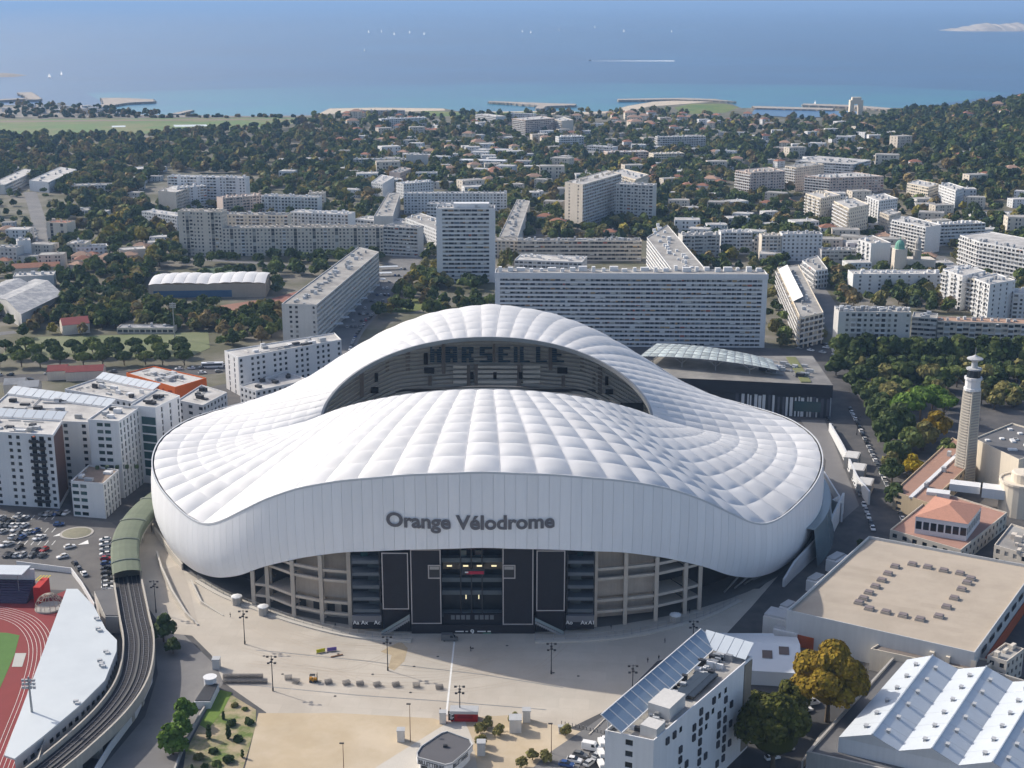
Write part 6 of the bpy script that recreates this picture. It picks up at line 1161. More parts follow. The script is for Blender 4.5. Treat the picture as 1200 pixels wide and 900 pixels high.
for a in ((287, 755, 715, 'lamp post on the sunlit plaza left of the yellow and violet banners'), (320, 810, 768, 'lamp post beside the stacked crowd barriers'), (454.5, 786, 745, 'lamp post standing in the damp stain on the plaza'), (539, 842, 803, 'lamp post behind the red kiosk'), (646, 790, 753, 'lamp post in the stadium shadow on the middle of the plaza'), (741, 814, 779, 'lamp post in the shadow just left of the bottom hotel'), (812, 754, 727, 'lamp post in the shadow at the right end of the concourse fence'), (183, 718, 680, 'lamp post on the pale ramp beside the metro'), (1004, 510, 487, 'lamp post on the grey ramp at the right end of the stadium')): lampost(*a)
for px, py, top, lab in ((481, 870, 825, 'slim lamp mast on the sandy lot left of the ticket office'), (403, 905, 871, 'slim lamp mast at the bottom edge of the sandy lot'), (646, 883, 848, 'slim lamp mast beside the white van')):
    x, y = G(px, py); h = ZAT(x, y, top); r = empty('street_lamp', (x, y, 0), lab, 'street lamp'); b = MB(); b.tube((x, y, 0), (x, y, h), .12, .08, 6); b.build('post', mat('rust_post', (.14, .08, .05), var=.1), r); b = MB(); b.box(x - .3, y, 1.2, .5, h - .1, h + .12); b.build('lamp_head', M_DARK, r)
# tyre tracks and drains on the plaza
M_TRK = mat('tyre_track', (.43, .37, .30), var=.1, scale=.5)
for k in range(9):
    x0, y0 = random.uniform(240, 420), random.uniform(725, 790); c = smooth_line(gp([(x0, y0), (x0 + random.uniform(60, 120), y0 + random.uniform(0, 30)), (x0 + random.uniform(160, 240), y0 + random.uniform(5, 40)), (x0 + random.uniform(280, 330), y0 + random.uniform(-10, 25))]), 5)
    for o in (-.8, .8):
        n2 = [];
        for i, p in enumerate(c): q = c[min(len(c) - 1, i + 1)]; r0 = c[max(0, i - 1)]; d = V2(r0, q); l = LEN(d); n2.append((p[0] - d[1] / l * o, p[1] + d[0] / l * o))
        l_, r_ = ribbon(n2, .22); b = MB(); b.grid([[(*p, .083 + k * .0008) for p in l_], [(*p, .083 + k * .0008) for p in r_]]); b.build('tyre_track', M_TRK)['kind'] = 'structure'
for P in ([(300, 762), (430, 775), (560, 790), (660, 806)], [(262, 800), (420, 815), (520, 822), (640, 832)]):
    l_, r_ = ribbon(gp(P), .35); b = MB(); b.grid([[(*p, .092) for p in l_], [(*p, .092) for p in r_]]); b.build('drain_channel', M_STEEL)['kind'] = 'structure'
for k in range(12): x, y = G(random.uniform(300, 700), random.uniform(755, 825)); b = MB(); b.poly([(x + .45 * math.cos(a), y + .45 * math.sin(a), .097) for a in np.linspace(0, 2 * math.pi, 13)[:-1]]); b.build('manhole_cover', M_DARK)['kind'] = 'structure'
# crowd barriers
M_BAR = mat('barrier_steel', (.18, .18, .19), var=.1, metal=.4, rough=.5)
def barriers(x, y, n, rz, label, w_=2.2, h=1.1):
    r = empty('barrier_stack', (x, y, .07), label, 'crowd barriers', 'stacks of crowd barriers on the plaza', rz)
    for k in range(n):
        b = MB(); yy = (k - n / 2) * .28
        for z_ in (.12, h): b.tube((-w_ / 2, yy, z_), (w_ / 2, yy, z_), .035, n=4)
        for i in range(9): b.tube((-w_ / 2 + w_ * i / 8, yy, .12), (-w_ / 2 + w_ * i / 8, yy, h), .025, n=3, caps=False)
        for sx in (-.7, .7): b.tube((sx, yy - .25, 0), (sx, yy + .25, 0), .03, n=4)
        b.build('barrier', M_BAR, r, org=(0, 0, 0))
    return r
ORD = ['first', 'second', 'third', 'fourth', 'fifth', 'sixth', 'seventh', 'eighth', 'ninth', 'tenth', 'eleventh', 'twelfth', 'thirteenth', 'fourteenth', 'fifteenth', 'sixteenth', 'seventeenth', 'eighteenth', 'nineteenth', 'twentieth']
b0 = barriers(*G(338, 796), 7, .2, 'stack of crowd barriers, first of the spaced row from the left')
for k, (x, y) in enumerate(((347, 800), (385, 801), (406, 802), (422, 803), (442, 804), (464, 804), (488, 805), (515, 807))):
    p = G(x, y); dup(b0, (p[0], p[1], .07), random.uniform(-.3, .5), 1.0, 'stack of crowd barriers, %s of the spaced row from the left%s' % (ORD[k + 1], ', nearest the white line' if k == 7 else ''))
for r_, (yy, n) in enumerate(((794.5, 9), (800.5, 10))):
    for k in range(n): p = G(264 + k * 5.2, yy); dup(b0, (p[0], p[1], .07), .05, (.62, .8, 1), 'stack of crowd barriers in the tight %s row by the lamp, %s from the left' % (('rear', 'front')[r_], ORD[k]))
# forklift
x, y = G(367, 799); r = empty('forklift', (x, y, 0), 'yellow and black forklift carrying a stack of barriers across the plaza', 'forklift'); M_FK = mat('fork_yellow', (.45, .22, .03), var=.08)
b = MB(); b.box(x, y, 2.2, 1.3, .45, 1.2); b.box(x - .7, y, .8, 1.2, 1.21, 1.5); b.build('body', M_FK, r); b = MB()
for sx, sy in ((-.9, -.55), (.6, -.55), (-.9, .55), (.6, .55)): b.tube((x + sx, y + sy, 1.2), (x + sx, y + sy, 2.3), .05, n=4)
b.box(x - .15, y, 1.7, 1.3, 2.3, 2.4); b.build('cage', M_DARK, r); b = MB(); b.box(x + 1.25, y - .45, .12, .15, .1, 2.9); b.box(x + 1.25, y + .45, .12, .15, .1, 2.9); b.box(x + 1.9, y - .4, 1.2, .12, .12, .2); b.box(x + 1.9, y + .4, 1.2, .12, .12, .2); b.build('mast', M_DARK, r)
for sx in (-.7, .7):
    for sy in (-.65, .65): b = MB(); b.tube((x + sx, y + sy - .15, .42), (x + sx, y + sy + .15, .42), .42, n=12); b.build('wheel', M_DARK, r)
# red kiosk, sign frames, ticket office, grey columns
x, y = G(544, 846); r = empty('kiosk', (x, y, 0), 'red kiosk with a grey metal roof on the plaza', 'kiosk'); b = MB(); b.box(x, y + 1.5, 7.8, 3.2, .1, 2.6, a=-.03); b.build('wall', mat('kiosk_red', (.36, .02, .02), var=.06), r); b = MB(); b.box(x, y + 1.5, 8.2, 3.6, 2.61, 3.5, a=-.03); b.build('roof', M_UNIT, r); b = MB(); b.box(x + .3, y - .18, 4.5, .1, 1.2, 2.2, a=-.03); b.build('counter_shutter', mat('kiosk_dark', (.2, .015, .02), var=.05), r)
x, y = G(529, 846); r = empty('notice_board', (x, y, 0), 'dark notice board with pale writing left of the red kiosk', 'notice board'); b = MB(); b.box(x, y, 1.8, .3, .6, 3.4); b.build('panel', M_DARK, r); b = MB(); b.tube((x - .7, y, 0), (x - .7, y, .6), .07, n=5); b.tube((x + .7, y, 0), (x + .7, y, .6), .07, n=5); b.build('legs', M_STEEL, r, kind='stuff'); b = MB()
for k in range(5): b.box(x + random.uniform(-.2, .2), y - .17, random.uniform(.6, 1.2), .03, 1 + k * .45, 1.22 + k * .45)
b.build('print', M_PAINT, r, kind='stuff')
for px, py, w_, h_, lab in ((519, 847, 1.8, 3.4, 'grey square pillar left of the notice board'), (604, 856, 3.4, 4.0, 'grey square utility hut among the young trees'), (617, 845, 2.2, 3.6, 'grey square pillar at the upper right of the sandy lot'), (564, 884, 2.2, 3.8, 'grey square pillar right of the ticket office'), (470, 868, 2.0, 3.4, 'grey square pillar at the start of the pale path'), (254, 783, 2.2, 3.2, 'grey square pillar at the left edge of the plaza'), (657, 859, 1.2, 2, 'small grey pillar at the end of the bollard row')):
    x, y = G(px, py); r = empty('plaza_pillar', (x, y, 0), lab, 'pillar', 'grey square pillars round the plaza'); b = MB(); b.box(x, y, w_, w_, 0, h_); b.build('shaft', M_GREY, r); b = MB(); b.box(x, y, w_ + .3, w_ + .3, h_ + .01, h_ + .3); b.build('cap', M_UNIT, r)
zt = 4.2; TP = [G(px, py, zt) for px, py in [(488, 884), (493, 876), (517, 860), (524, 858), (551, 868), (554, 874), (549, 880), (530, 896), (522, 898), (489, 889)]]; r = empty('ticket_office', (TP[0][0], TP[0][1], 0), 'round-cornered ticket office with a grey roof and a band of lettering', 'ticket office'); block(TP)
cxx, cyy = sum(p[0] for p in TP) / len(TP), sum(p[1] for p in TP) / len(TP); sc_ = lambda f: [(cxx + (p[0] - cxx) * f, cyy + (p[1] - cyy) * f) for p in TP]
b = MB(); b.prism(sc_(.90), 0, 2.6); b.build('wall', M_WHITE, r); b = MB(); b.prism(TP, 2.61, zt); b.build('fascia', M_WHITE, r)
b = MB(); b.prism(sc_(.95), zt + .002, zt + .12); b.build('roof', mat('office_roof', (.10, .10, .11), var=.08, scale=.3), r); b = MB(); O2 = TP + TP[:1]
for i in range(len(TP)): j = (i + 1) % len(TP); I3 = sc_(.96); b.quad((*TP[i], zt + .5), (*TP[j], zt + .5), (*I3[j], zt + .5), (*I3[i], zt + .5)); b.quad((*TP[i], zt + .01), (*TP[j], zt + .01), (*TP[j], zt + .5), (*TP[i], zt + .5)); b.quad((*I3[i], zt + .13), (*I3[j], zt + .13), (*I3[j], zt + .5), (*I3[i], zt + .5))
b.build('roof_rim', M_UNIT, r); b = MB(); b.box(cxx, cyy + 1, 1.2, .8, zt + .13, zt + .8); b.build('vent', M_DARK, r)
for a, c, txt in ((TP[9], TP[8], 'BILLETTERIES'), (TP[7], TP[6], 'BILLETTERIES')):
    d = V2(a, c); l = LEN(d); u = (d[0] / l, d[1] / l); me = font_mesh(txt, 1.75, .05); xs2 = [v.co.x for v in me.vertices]; wd2 = max(xs2) - min(xs2); xm2 = (max(xs2) + min(xs2)) / 2
    for v in me.vertices:
        s = l / 2 + (v.co.x - xm2) / wd2 * (l * .92); zz = 2.85 + v.co.y; w_ = (u[1], -u[0]); v.co = (a[0] + u[0] * s + w_[0] * .08 - TP[0][0], a[1] + u[1] * s + w_[1] * .08 - TP[0][1], zz)
    me.materials.append(M_DARK); link('lettering', me, r)
for s in (.2, .5, .8): q = (TP[9][0] + (TP[8][0] - TP[9][0]) * s, TP[9][1] + (TP[8][1] - TP[9][1]) * s); b = MB(); b.box(q[0] + .25, q[1] + .35, 1.6, .3, .8, 2.2, a=-.3); b.build('ticket_window', GLASSD, r)
for k, (x0, y0, x1, y1, c, nm) in enumerate(((371, 766, 381, 764, (.55, .50, .02), 'yellow'), (383.5, 764, 394.5, 762.5, (.17, .11, .33), 'violet'))):
    p, q = G(x0, y0), G(x1, y1); r = empty('banner_frame', (p[0], p[1], 0), '%s advertising banner on a low stand on the sunlit plaza' % nm, 'banner'); b = MB(); d = V2(p, q); l = LEN(d); b.obox(p, (d[0] / l, d[1] / l), l, .15, .15, 1.35); b.build('sheet', mat('banner_' + nm, c, var=.03), r); b = MB(); b.obox((p[0], p[1] - .6), (d[0] / l, d[1] / l), l, .3, .07, .18); b.build('foot', M_DARK, r)
p = G(388, 771); q = G(402, 768); r = empty('steel_beam', (p[0], p[1], 0), 'rusty beam lying on the plaza behind the banners', 'beam'); b = MB(); d = V2(p, q); l = LEN(d); b.obox(p, (d[0] / l, d[1] / l), l, .4, .07, .4); b.build('flange', mat('rust', (.2, .11, .06), var=.15), r)
# concourse fence and round entry booths
FL = smooth_line(gp([(232, 681), (262, 698), (300, 713), (345, 729), (400, 743), (445, 749), (482, 751)]), 5); FRr = smooth_line(gp([(627, 752), (690, 750), (740, 745), (790, 734), (832, 721), (866, 704)]), 5)
for line, lab in ((FL, 'steel fence on a white kerb before the left half of the concourse'), (FRr, 'steel fence on a white kerb before the right half of the concourse')):
    r = empty('concourse_fence', (line[0][0], line[0][1], 0), lab, 'fence'); b = MB(); strip(b, line, -1.5, 1.5, 0, .55); b.build('kerb', M_PAVE, r); b = MB(); strip(b, line, -.03, .03, 2.35, 2.45); strip(b, line, -.03, .03, .75, .85); b.build('rail', M_STEEL, r, kind='stuff')
    b = MB(); ds = 0
    for i in range(len(line) - 1):
        p, q = line[i], line[i + 1]; l = LEN(V2(p, q))
        for k in range(int(l / .35)): t = k * .35 / l; b.tube((p[0] + (q[0] - p[0]) * t, p[1] + (q[1] - p[1]) * t, .8), (p[0] + (q[0] - p[0]) * t, p[1] + (q[1] - p[1]) * t, 2.4), .025, n=3, caps=False)
        m_ = MB(); m_.tube((*p, .4), (*p, 2.6), .09, n=5); m_.build('fence_post', M_STEEL, r)
    b.build('fence_bar', M_STEEL, r, kind='stuff')
for px, py, lab in ((276.5, 711, 'white polygonal entry booth on the left concourse fence, farther one'), (307.5, 723, 'white polygonal entry booth on the left concourse fence, nearer one'), (792, 733, 'white polygonal entry booth on the right concourse fence')):
    x, y = G(px, py); y += 2; r = empty('entry_booth', (x, y, 0), lab, 'booth', 'polygonal entry booths on the fence'); b = MB(); b.lathe([(1.7, 0), (1.7, 2.8)], (x, y), 8); b.build('wall', M_CONC, r); b = MB(); b.lathe([(1.95, 2.81), (1.95, 3.1), (.6, 3.5), (.05, 3.55)], (x, y), 8); b.build('roof', M_WHITE, r)
# ramp walls, kerbs and fences on the left of the plaza
wallrun('low white curved ramp wall on the plaza beside the metro', [(184, 652), (190, 672), (203, 700), (218, 722), (232, 733)], [2.2, 2.6, 2.4, 1.6, .5], .6, M_PAVE)
wallrun('second low white curved wall under the left end of the stadium', [(182, 625), (196, 646), (214, 668)], [3, 3, 2.5], .6, M_PAVE)
wallrun('third low curved wall running into the plaza below the left skin tip', [(224, 684), (236, 708), (262, 722)], [1.6, 1.2, .3], .5, M_PAVE)
sheet('ramp', gp([(190, 668), (212, 662), (222, 690), (232, 732), (214, 716), (200, 694)]), .13, mat('ramp_concrete', (.40, .36, .31), var=.06, scale=.2))
wallrun('white boundary wall round the car park corner', [(20, 664), (84, 672), (96, 688), (111, 714)], 2.2, .3, M_WHITE)
wallrun('concrete kerb wall along the bottom of the service road', [(256, 806), (235, 840), (214, 880), (196, 930)], 1.3, .5, M_CONC)
wallrun('grey noise wall below the right side of the metro', [(180, 770), (178, 800), (160, 840), (130, 880), (100, 930)], 2.6, .3, M_BLUEW)
# underground ramp hut and grass bank
P = gp([(228, 831), (247, 831), (257, 810), (243, 808)]); r = empty('ramp_canopy', (P[0][0], P[0][1], 0), 'dark glazed canopy and white hut at the top of the grass bank', 'canopy'); b = MB(); b.prism(P, 0, 2.4); b.build('side', M_WHITE, r); b = MB(); b.prism([(p[0] * .94 + sum(q[0] for q in P) * .015, p[1] * .94 + sum(q[1] for q in P) * .015) for p in P], 2.41, 2.6); b.build('glass_roof', M_DARK, r); x, y = G(247, 808); b = MB(); b.lathe([(1.9, 0), (1.9, 4.2), (2.1, 4.3)], (x, y), 14); b.build('hut', M_WHITE, r)
sheet('grass_bank', gp([(258, 810), (270, 814), (300, 832), (300, 850), (285, 900), (270, 960), (206, 960), (218, 880), (240, 838)]), .11, mat('dry_bank', (.36, .29, .19), var=.15, scale=.15, col2=(.10, .15, .03), c2scale=.12), blk=True)
sheet('grass_strip', gp([(258, 809), (272, 812), (262, 832), (244, 856), (234, 850), (246, 826)]), .16, mat('fresh_grass', (.12, .19, .03), var=.15, scale=.4))
x, y = G(90, 625); r = empty('roundabout', (x, y, 0), 'small grassy roundabout in the car park', 'roundabout'); b = MB(); b.lathe([(6.4, 0), (6.4, .25), (6.0, .26)], (x, y), 28); b.build('kerb', M_CONC, r); b = MB(); b.lathe([(5.9, .2), (4, .5), (.1, .7)], (x, y), 28); b.build('turf', mat('scrub_grass', (.22, .21, .15), var=.2, scale=.6), r)
for px, py in ((68, 629), (97, 639)): p = G(px, py); sheet('road_marking', [(p[0] - 2, p[1]), (p[0] + 2, p[1] + 1), (p[0] + .5, p[1] + 5)], .16, M_PAINT)
for k in range(4): p = G(40 + k * 3.6, 681); sheet('yellow_hatching', [(p[0], p[1]), (p[0] + .5, p[1]), (p[0] + 1.2, p[1] + 5), (p[0] + .7, p[1] + 5)], .12, mat('yellow_paint', (.5, .38, .05), var=.1))
for k in range(12):
    for yy in (609, 624, 639): p = G(-30 + k * 8.2, yy); sheet('bay_marking', [(p[0], p[1]), (p[0] + .25, p[1]), (p[0] + .25, p[1] + 4.5), (p[0], p[1] + 4.5)], .075, M_PAINT)
for k in range(14): p = G(1046 - k * 2.4, 560 + k * 8.5) if False else None
for k in range(0):
    p = G(1006 + (k % 3) * 9, 614 + (k // 3) * 7); sheet('crossing_stripe', [(p[0], p[1]), (p[0] + 2.4, p[1] - .8), (p[0] + 2.7, p[1]), (p[0] + .3, p[1] + .8)], .13, M_PAINT)
# hotel street and parking bays
P = gp([(718, 832), (736, 842), (700, 870), (660, 925), (600, 925), (640, 885), (668, 866)]); sheet('hotel_street', P, .14, M_ASPHL); 
wallrun('white kerb between the sandy lot and the hotel street', [(716, 836), (700, 852), (690, 862)], .3, .3, M_PAVE, 'kerb', .1, 'kerb')
for k in range(14): p = G(658 + k * 4.2, 849 + k * .95); r = empty('bollard', (p[0], p[1], 0), 'short bollard, %s from the left in the row along the sandy lot' % ORD[k], 'bollard', 'bollards along the sandy lot'); b = MB(); b.tube((p[0], p[1], 0), (p[0], p[1], 1.1), .09, n=6); b.build('post', M_DARK, r); b = MB(); b.tube((p[0], p[1], 1.1), (p[0], p[1], 1.25), .12, n=6); b.build('cap', M_STEEL, r)
sheet('yard_right', gp([(880, 800), (960, 790), (1030, 800), (940, 890), (900, 960), (860, 960)]), .07, mat('yard_tar', (.06, .06, .062), var=.12, scale=.15))
wallrun('pale wall along the yard beside the triple-gabled shed', [(1040, 800), (1000, 832), (962, 868), (940, 900)], 2.2, .5, M_PAVE)
# people, posed walking: one continuous skinned body with separate clothes
def person_mesh():
    J = {'pel': (0, 0, .95), 'che': (.02, 0, 1.35), 'nec': (.03, 0, 1.5), 'hed': (.05, 0, 1.66), 'hl': (0, .1, .92), 'kl': (.18, .1, .5), 'fl': (.2, .1, .07), 'tl': (.36, .1, .04), 'hr': (0, -.1, .92), 'kr': (-.02, -.1, .5), 'fr': (-.28, -.1, .1), 'tr': (-.14, -.1, .03), 'sl': (.02, .2, 1.42), 'el': (-.06, .26, 1.14), 'al': (.06, .27, .9), 'sr': (.02, -.2, 1.42), 'er': (.06, -.26, 1.14), 'ar': (.22, -.26, .93)}
    R_ = {'pel': .15, 'che': .17, 'nec': .06, 'hed': .11, 'hl': .1, 'kl': .065, 'fl': .05, 'tl': .04, 'hr': .1, 'kr': .065, 'fr': .05, 'tr': .04, 'sl': .07, 'el': .05, 'al': .04, 'sr': .07, 'er': .05, 'ar': .04}
    E_ = [('pel', 'che'), ('che', 'nec'), ('nec', 'hed'), ('pel', 'hl'), ('hl', 'kl'), ('kl', 'fl'), ('fl', 'tl'), ('pel', 'hr'), ('hr', 'kr'), ('kr', 'fr'), ('fr', 'tr'), ('che', 'sl'), ('sl', 'el'), ('el', 'al'), ('che', 'sr'), ('sr', 'er'), ('er', 'ar')]
    ks = list(J); me = bpy.data.meshes.new('walker'); me.from_pydata([J[k] for k in ks], [(ks.index(a), ks.index(c)) for a, c in E_], []); o = bpy.data.objects.new('walker', me); COL.objects.link(o); sk = o.modifiers.new('s', 'SKIN')
    for k, d in zip(ks, me.skin_vertices[0].data): d.radius = (R_[k], R_[k]); d.use_root = (k == 'pel')
    o.modifiers.new('u', 'SUBSURF').levels = 1; bpy.context.view_layer.update(); m = bpy.data.meshes.new_from_object(o.evaluated_get(bpy.context.evaluated_depsgraph_get())); bpy.data.objects.remove(o)
    for mm in (mat('skin_tone', (.45, .30, .22), var=0), mat('dark_coat', (.02, .02, .025), var=.05), mat('jeans', (.04, .05, .09), var=.05)): m.materials.append(mm)
    for p in m.polygons: z_ = p.center.z; p.material_index = 0 if (z_ > 1.53 or (z_ < .96 and abs(p.center.y) > .2)) else (1 if z_ > .86 else 2)
    m.polygons.foreach_set('use_smooth', [True] * len(m.polygons)); return m
pm = person_mesh(); hair = MB(); hair.lathe([(.115, 1.64), (.125, 1.72), (.09, 1.79), (.02, 1.81)], (.035, 0), 8); hm_ = hair.mesh('hair', mat('dark_hair', (.02, .015, .012), var=0))
for px, py, rz, lab in ((551.5, 763.5, .5, 'person in dark clothes on the shadowed plaza before the gate'), (759, 777, 1.2, 'person in dark clothes in the stadium shadow, left of a pair'), (772, 774, 1.9, 'person in dark clothes in the stadium shadow, right of a pair'), (779, 754, 0, 'person in dark clothes alone near the right end of the plaza'), (516, 836, 2.6, 'person in dark clothes on the sunlit plaza left of the red kiosk'), (270, 724, .7, 'person in dark clothes near the curved ramp wall on the left'), (393, 736, 2, 'person inside the concourse fence near the left stair tower'), (808, 719, 1, 'person in dark clothes on the shaded concourse at the right'), (716, 738, 1, 'person in dark clothes behind the right concourse fence')):
    x, y = G(px, py); o = link('person', pm, None, (x, y, .1), rz); tag(o, lab, 'person'); link('hair', hm_, o)
# ---------------------------------------------------------------- vehicles
M_TYRE = mat('tyre', (.02, .02, .02), var=0); M_CG = mat('car_glass', (.02, .025, .03), rough=.06, spec=.8, var=0); M_HL = mat('headlight_lens', (.7, .7, .68), var=0, rough=.1)
def car_proto(name, col, kind='car'):
    m = mat('paint_' + name, col, var=.0, rough=.25, spec=.6); b, g, w = MB(), MB(), MB(); L_, W_, H_ = {'car': (4.3, 1.78, 1.5), 'van': (5.4, 2.0, 2.35)}[kind]
    if kind == 'car':
        low = [(-L_ / 2, .35, .82), (-L_ / 2 + .12, .3, .98), (-L_ / 2 + .9, .3, 1.0), (L_ / 2 - 1.25, .3, .95), (L_ / 2 - .15, .3, .78), (L_ / 2, .38, .62)]
    else: low = [(-L_ / 2, .4, 2.1), (-L_ / 2 + .08, .3, 2.3), (L_ / 2 - 1.9, .3, 2.35), (L_ / 2 - 1.7, .3, 2.3), (L_ / 2 - .8, .3, 1.15), (L_ / 2, .4, .85)]
    rows = []
    for x, z0, z1 in low:
        e = .86 if x in (low[0][0], low[-1][0]) else 1; wy = W_ / 2 * e; rows.append([(x, -wy, z0), (x, -wy * 1.0, (z0 + z1) / 2), (x, -wy * .93, z1), (x, wy * .93, z1), (x, wy, (z0 + z1) / 2), (x, wy, z0)])
    b.grid([list(c) for c in rows], close=True); b.poly(rows[0]); b.poly(rows[-1][::-1])
    if kind == 'car':
        cab = [(-1.95, .99, .80), (-1.45, 1.46, .66), (.1, 1.5, .66), (.95, .97, .80)]
        g.grid([[(x, -y, z), (x, y, z)] for x, z, y in cab]); 
        for s in (-1, 1): g.poly([(x, s * y, z) for x, z, y in cab] )
        b.quad((-1.4, -.67, 1.47), (.08, -.67, 1.515), (.08, .67, 1.515), (-1.4, .67, 1.47))
        for s in (-1, 1): b.quad((-.55, s * .805, .98), (-.42, s * .805, .98), (-.42, s * .672, 1.5), (-.55, s * .672, 1.5))
    else:
        g.quad((L_ / 2 - 1.66, -.86, 2.2), (L_ / 2 - 1.66, .86, 2.2), (L_ / 2 - .84, .9, 1.22), (L_ / 2 - .84, -.9, 1.22)); 
        for s in (-1, 1): g.quad((L_ / 2 - 2.5, s * .985, 1.3), (L_ / 2 - 1.4, s * .985, 1.3), (L_ / 2 - 1.75, s * .95, 2.1), (L_ / 2 - 2.5, s * .95, 2.1))
        g.v = [(v[0], v[1] + (.02 if v[1] > 0 else -.02), v[2] + .02) for v in g.v]
    t = MB(); t.tube((0, -.1, 0), (0, .1, 0), .33, n=10)
    bm, gm, tm = b.mesh('car_body', m, smooth=False), g.mesh('car_window', M_CG), t.mesh('car_wheel', M_TYRE); hl = MB(); hl.box(0, 0, .08, .35, -.08, .08); hm2 = hl.mesh('car_headlight', M_HL)
    return bm, gm, tm, hm2, L_, W_, .78 if kind == 'car' else 1.0
PAL = {'white': (.72, .72, .72), 'silver': (.42, .43, .44), 'black': (.015, .015, .017), 'grey': (.12, .125, .13), 'red': (.33, .02, .02), 'blue': (.03, .07, .20)}
PROTO = {(n, k): car_proto(n + '_' + k, c, k) for n, c in PAL.items() for k in ('car', 'van') if k == 'car' or n in ('white', 'grey')}
KEYS = ['white'] * 5 + ['silver'] * 4 + ['black'] * 4 + ['grey'] * 5 + ['red', 'blue']
NCAR = 0
def car(x, y, rz, where, group, col=None, kind='car', z=.12, parts=True):
    global NCAR
    col = col or random.choice(KEYS); bm, gm, tm, hm2, L_, W_, _ = PROTO[(col, kind)]; NCAR += 1
    r = empty('parked_' + kind, (x, y, z), '%s %s %s' % (col, kind, where), kind, group, rz); link('body', bm, r); link('window', gm, r)
    if parts:
        for sx in (-.31, .30):
            for sy in (-1, 1): link('wheel', tm, r, (sx * L_, sy * (W_ / 2 - .12), .33))
        for sy in (-.62, .62): link('headlight', hm2, r, (L_ / 2 - .06, sy, .68))
    return r
def row(pxs, where, group, rz=None, cols=None, prob=1.0, lab='%s from the %s', frm='left', jit=.15, kinds=None):
    """cars along a picture polyline, one per point"""
    i = 0
    for k, (x, y) in enumerate(pxs):
        if random.random() > prob: continue
        p = G(x, y); a = rz
        if rz is None: q = G(*pxs[min(k + 1, len(pxs) - 1)]) if k < len(pxs) - 1 else G(*pxs[k - 1]); a = math.atan2(q[1] - p[1], q[0] - p[0])
        car(p[0] + random.uniform(-jit, jit), p[1] + random.uniform(-jit, jit), a + random.uniform(-.04, .04) + (math.pi if random.random() < .5 else 0), where + ', ' + lab % (ORD[i] if i < 20 else '%dth' % (i + 1), frm), group, cols[k] if cols else None, kinds[k] if kinds else 'car'); i += 1
def along(c, off, step, n, where, group, frm='near end', lab='%s from the %s', s0=3, prob=1.0):
    """parked along a street centre line"""
    acc = 0; i = 0; nxt = s0
    for a, b_ in zip(c[:-1], c[1:]):
        l = LEN(V2(a, b_)); u = ((b_[0] - a[0]) / l, (b_[1] - a[1]) / l)
        while nxt <= acc + l and i < n:
            t = nxt - acc; nxt += step * random.uniform(.95, 1.25)
            if random.random() > prob: continue
            car(a[0] + u[0] * t - u[1] * off, a[1] + u[1] * t + u[0] * off, math.atan2(u[1], u[0]) + (math.pi if off > 0 else 0), where + ', ' + lab % (ORD[i] if i < 20 else '%dth' % (i + 1), frm), group); i += 1
        acc += l
CP = 'cars in the car park on the left'
row([(123 + k * .35, 634 + k * 5.6) for k in range(13)], 'in the column beside the metro roof', CP, rz=.25, cols=['white', 'white', 'silver', 'white', 'red', 'blue', 'black', 'black', 'grey', 'silver', 'white', 'white', 'silver'], frm='top')
row([(92, 668), (98, 674), (88, 662)], 'outside the white boundary wall', CP, rz=-1.0, cols=['grey', 'white', 'black'])
row([(2, 608), (7, 611), (13, 613), (21, 606), (25, 611), (30, 608)], 'in the rear rows by the corner block', CP, rz=1.3)
row([(4, 624), (18, 622), (22, 626), (32, 625), (37, 624), (42, 624)], 'in the middle row of the car park', CP, rz=1.2)
row([(5, 640), (11, 639), (22, 643), (43, 646), (52, 646)], 'in the front row of the car park', CP, rz=1.2, cols=['white', 'silver', 'black', 'black', 'red'])
row([(82, 642), (73, 654)], 'driving below the roundabout', CP, rz=.6, cols=['white', 'white'])
p = G(69, 616); car(p[0], p[1], .3, 'beside the roundabout', CP, 'blue')
row([(4 + k * 5.6, 631 + (k % 2)) for k in range(9)], 'in the fourth row of the car park', CP, rz=1.25, prob=.8)
row([(50 + k * 5.4, 604 - k * .2) for k in range(6)], 'along the far edge of the car park', CP, rz=1.3, prob=.8)
row([(8 + k * 6, 652) for k in range(8)], 'in the nearest row of the car park', CP, rz=1.25, prob=.6)
for k in range(5): p = G(3 + k * 6.5, 617); car(p[0], p[1], 1.25, 'in the second row of the car park, %s from the left' % ORD[k], CP)
CS = 'cars parked along the street right of the stadium'
along(c_side, -6.6, 5.6, 30, 'at the outer kerb right of the stadium', CS)
along(c_side, 6.6, 5.8, 26, 'at the inner kerb right of the stadium', CS, prob=.85)
MB_ = 'traffic on the tree-lined boulevard'
along(c_mich, 9, 7, 26, 'on the far side of the tree-lined boulevard', MB_, 'left end', prob=.8); along(c_mich, -9, 7, 26, 'on the near side of the tree-lined boulevard', MB_, 'left end', prob=.8); along(c_mich, 3, 11, 16, 'in the middle of the tree-lined boulevard', MB_, 'left end')
LB = 'cars on the road along the pine row'
along(c_lft, 6, 6.3, 34, 'parked under the pine row', LB, 'left end', prob=.85); along(c_lft, -5.5, 7.5, 26, 'on the near side of the pine row road', LB, 'left end', prob=.7)
along(smooth_line(gp([(52, 297), (50, 280), (46, 262), (40, 240)]), 6), 5, 6.4, 16, 'on the right kerb of the far-left street', 'cars in the far-left street', prob=.8); along(smooth_line(gp([(52, 297), (50, 280), (46, 262), (40, 240)]), 6), -5, 6.6, 14, 'on the left kerb of the far-left street', 'cars in the far-left street', prob=.8)
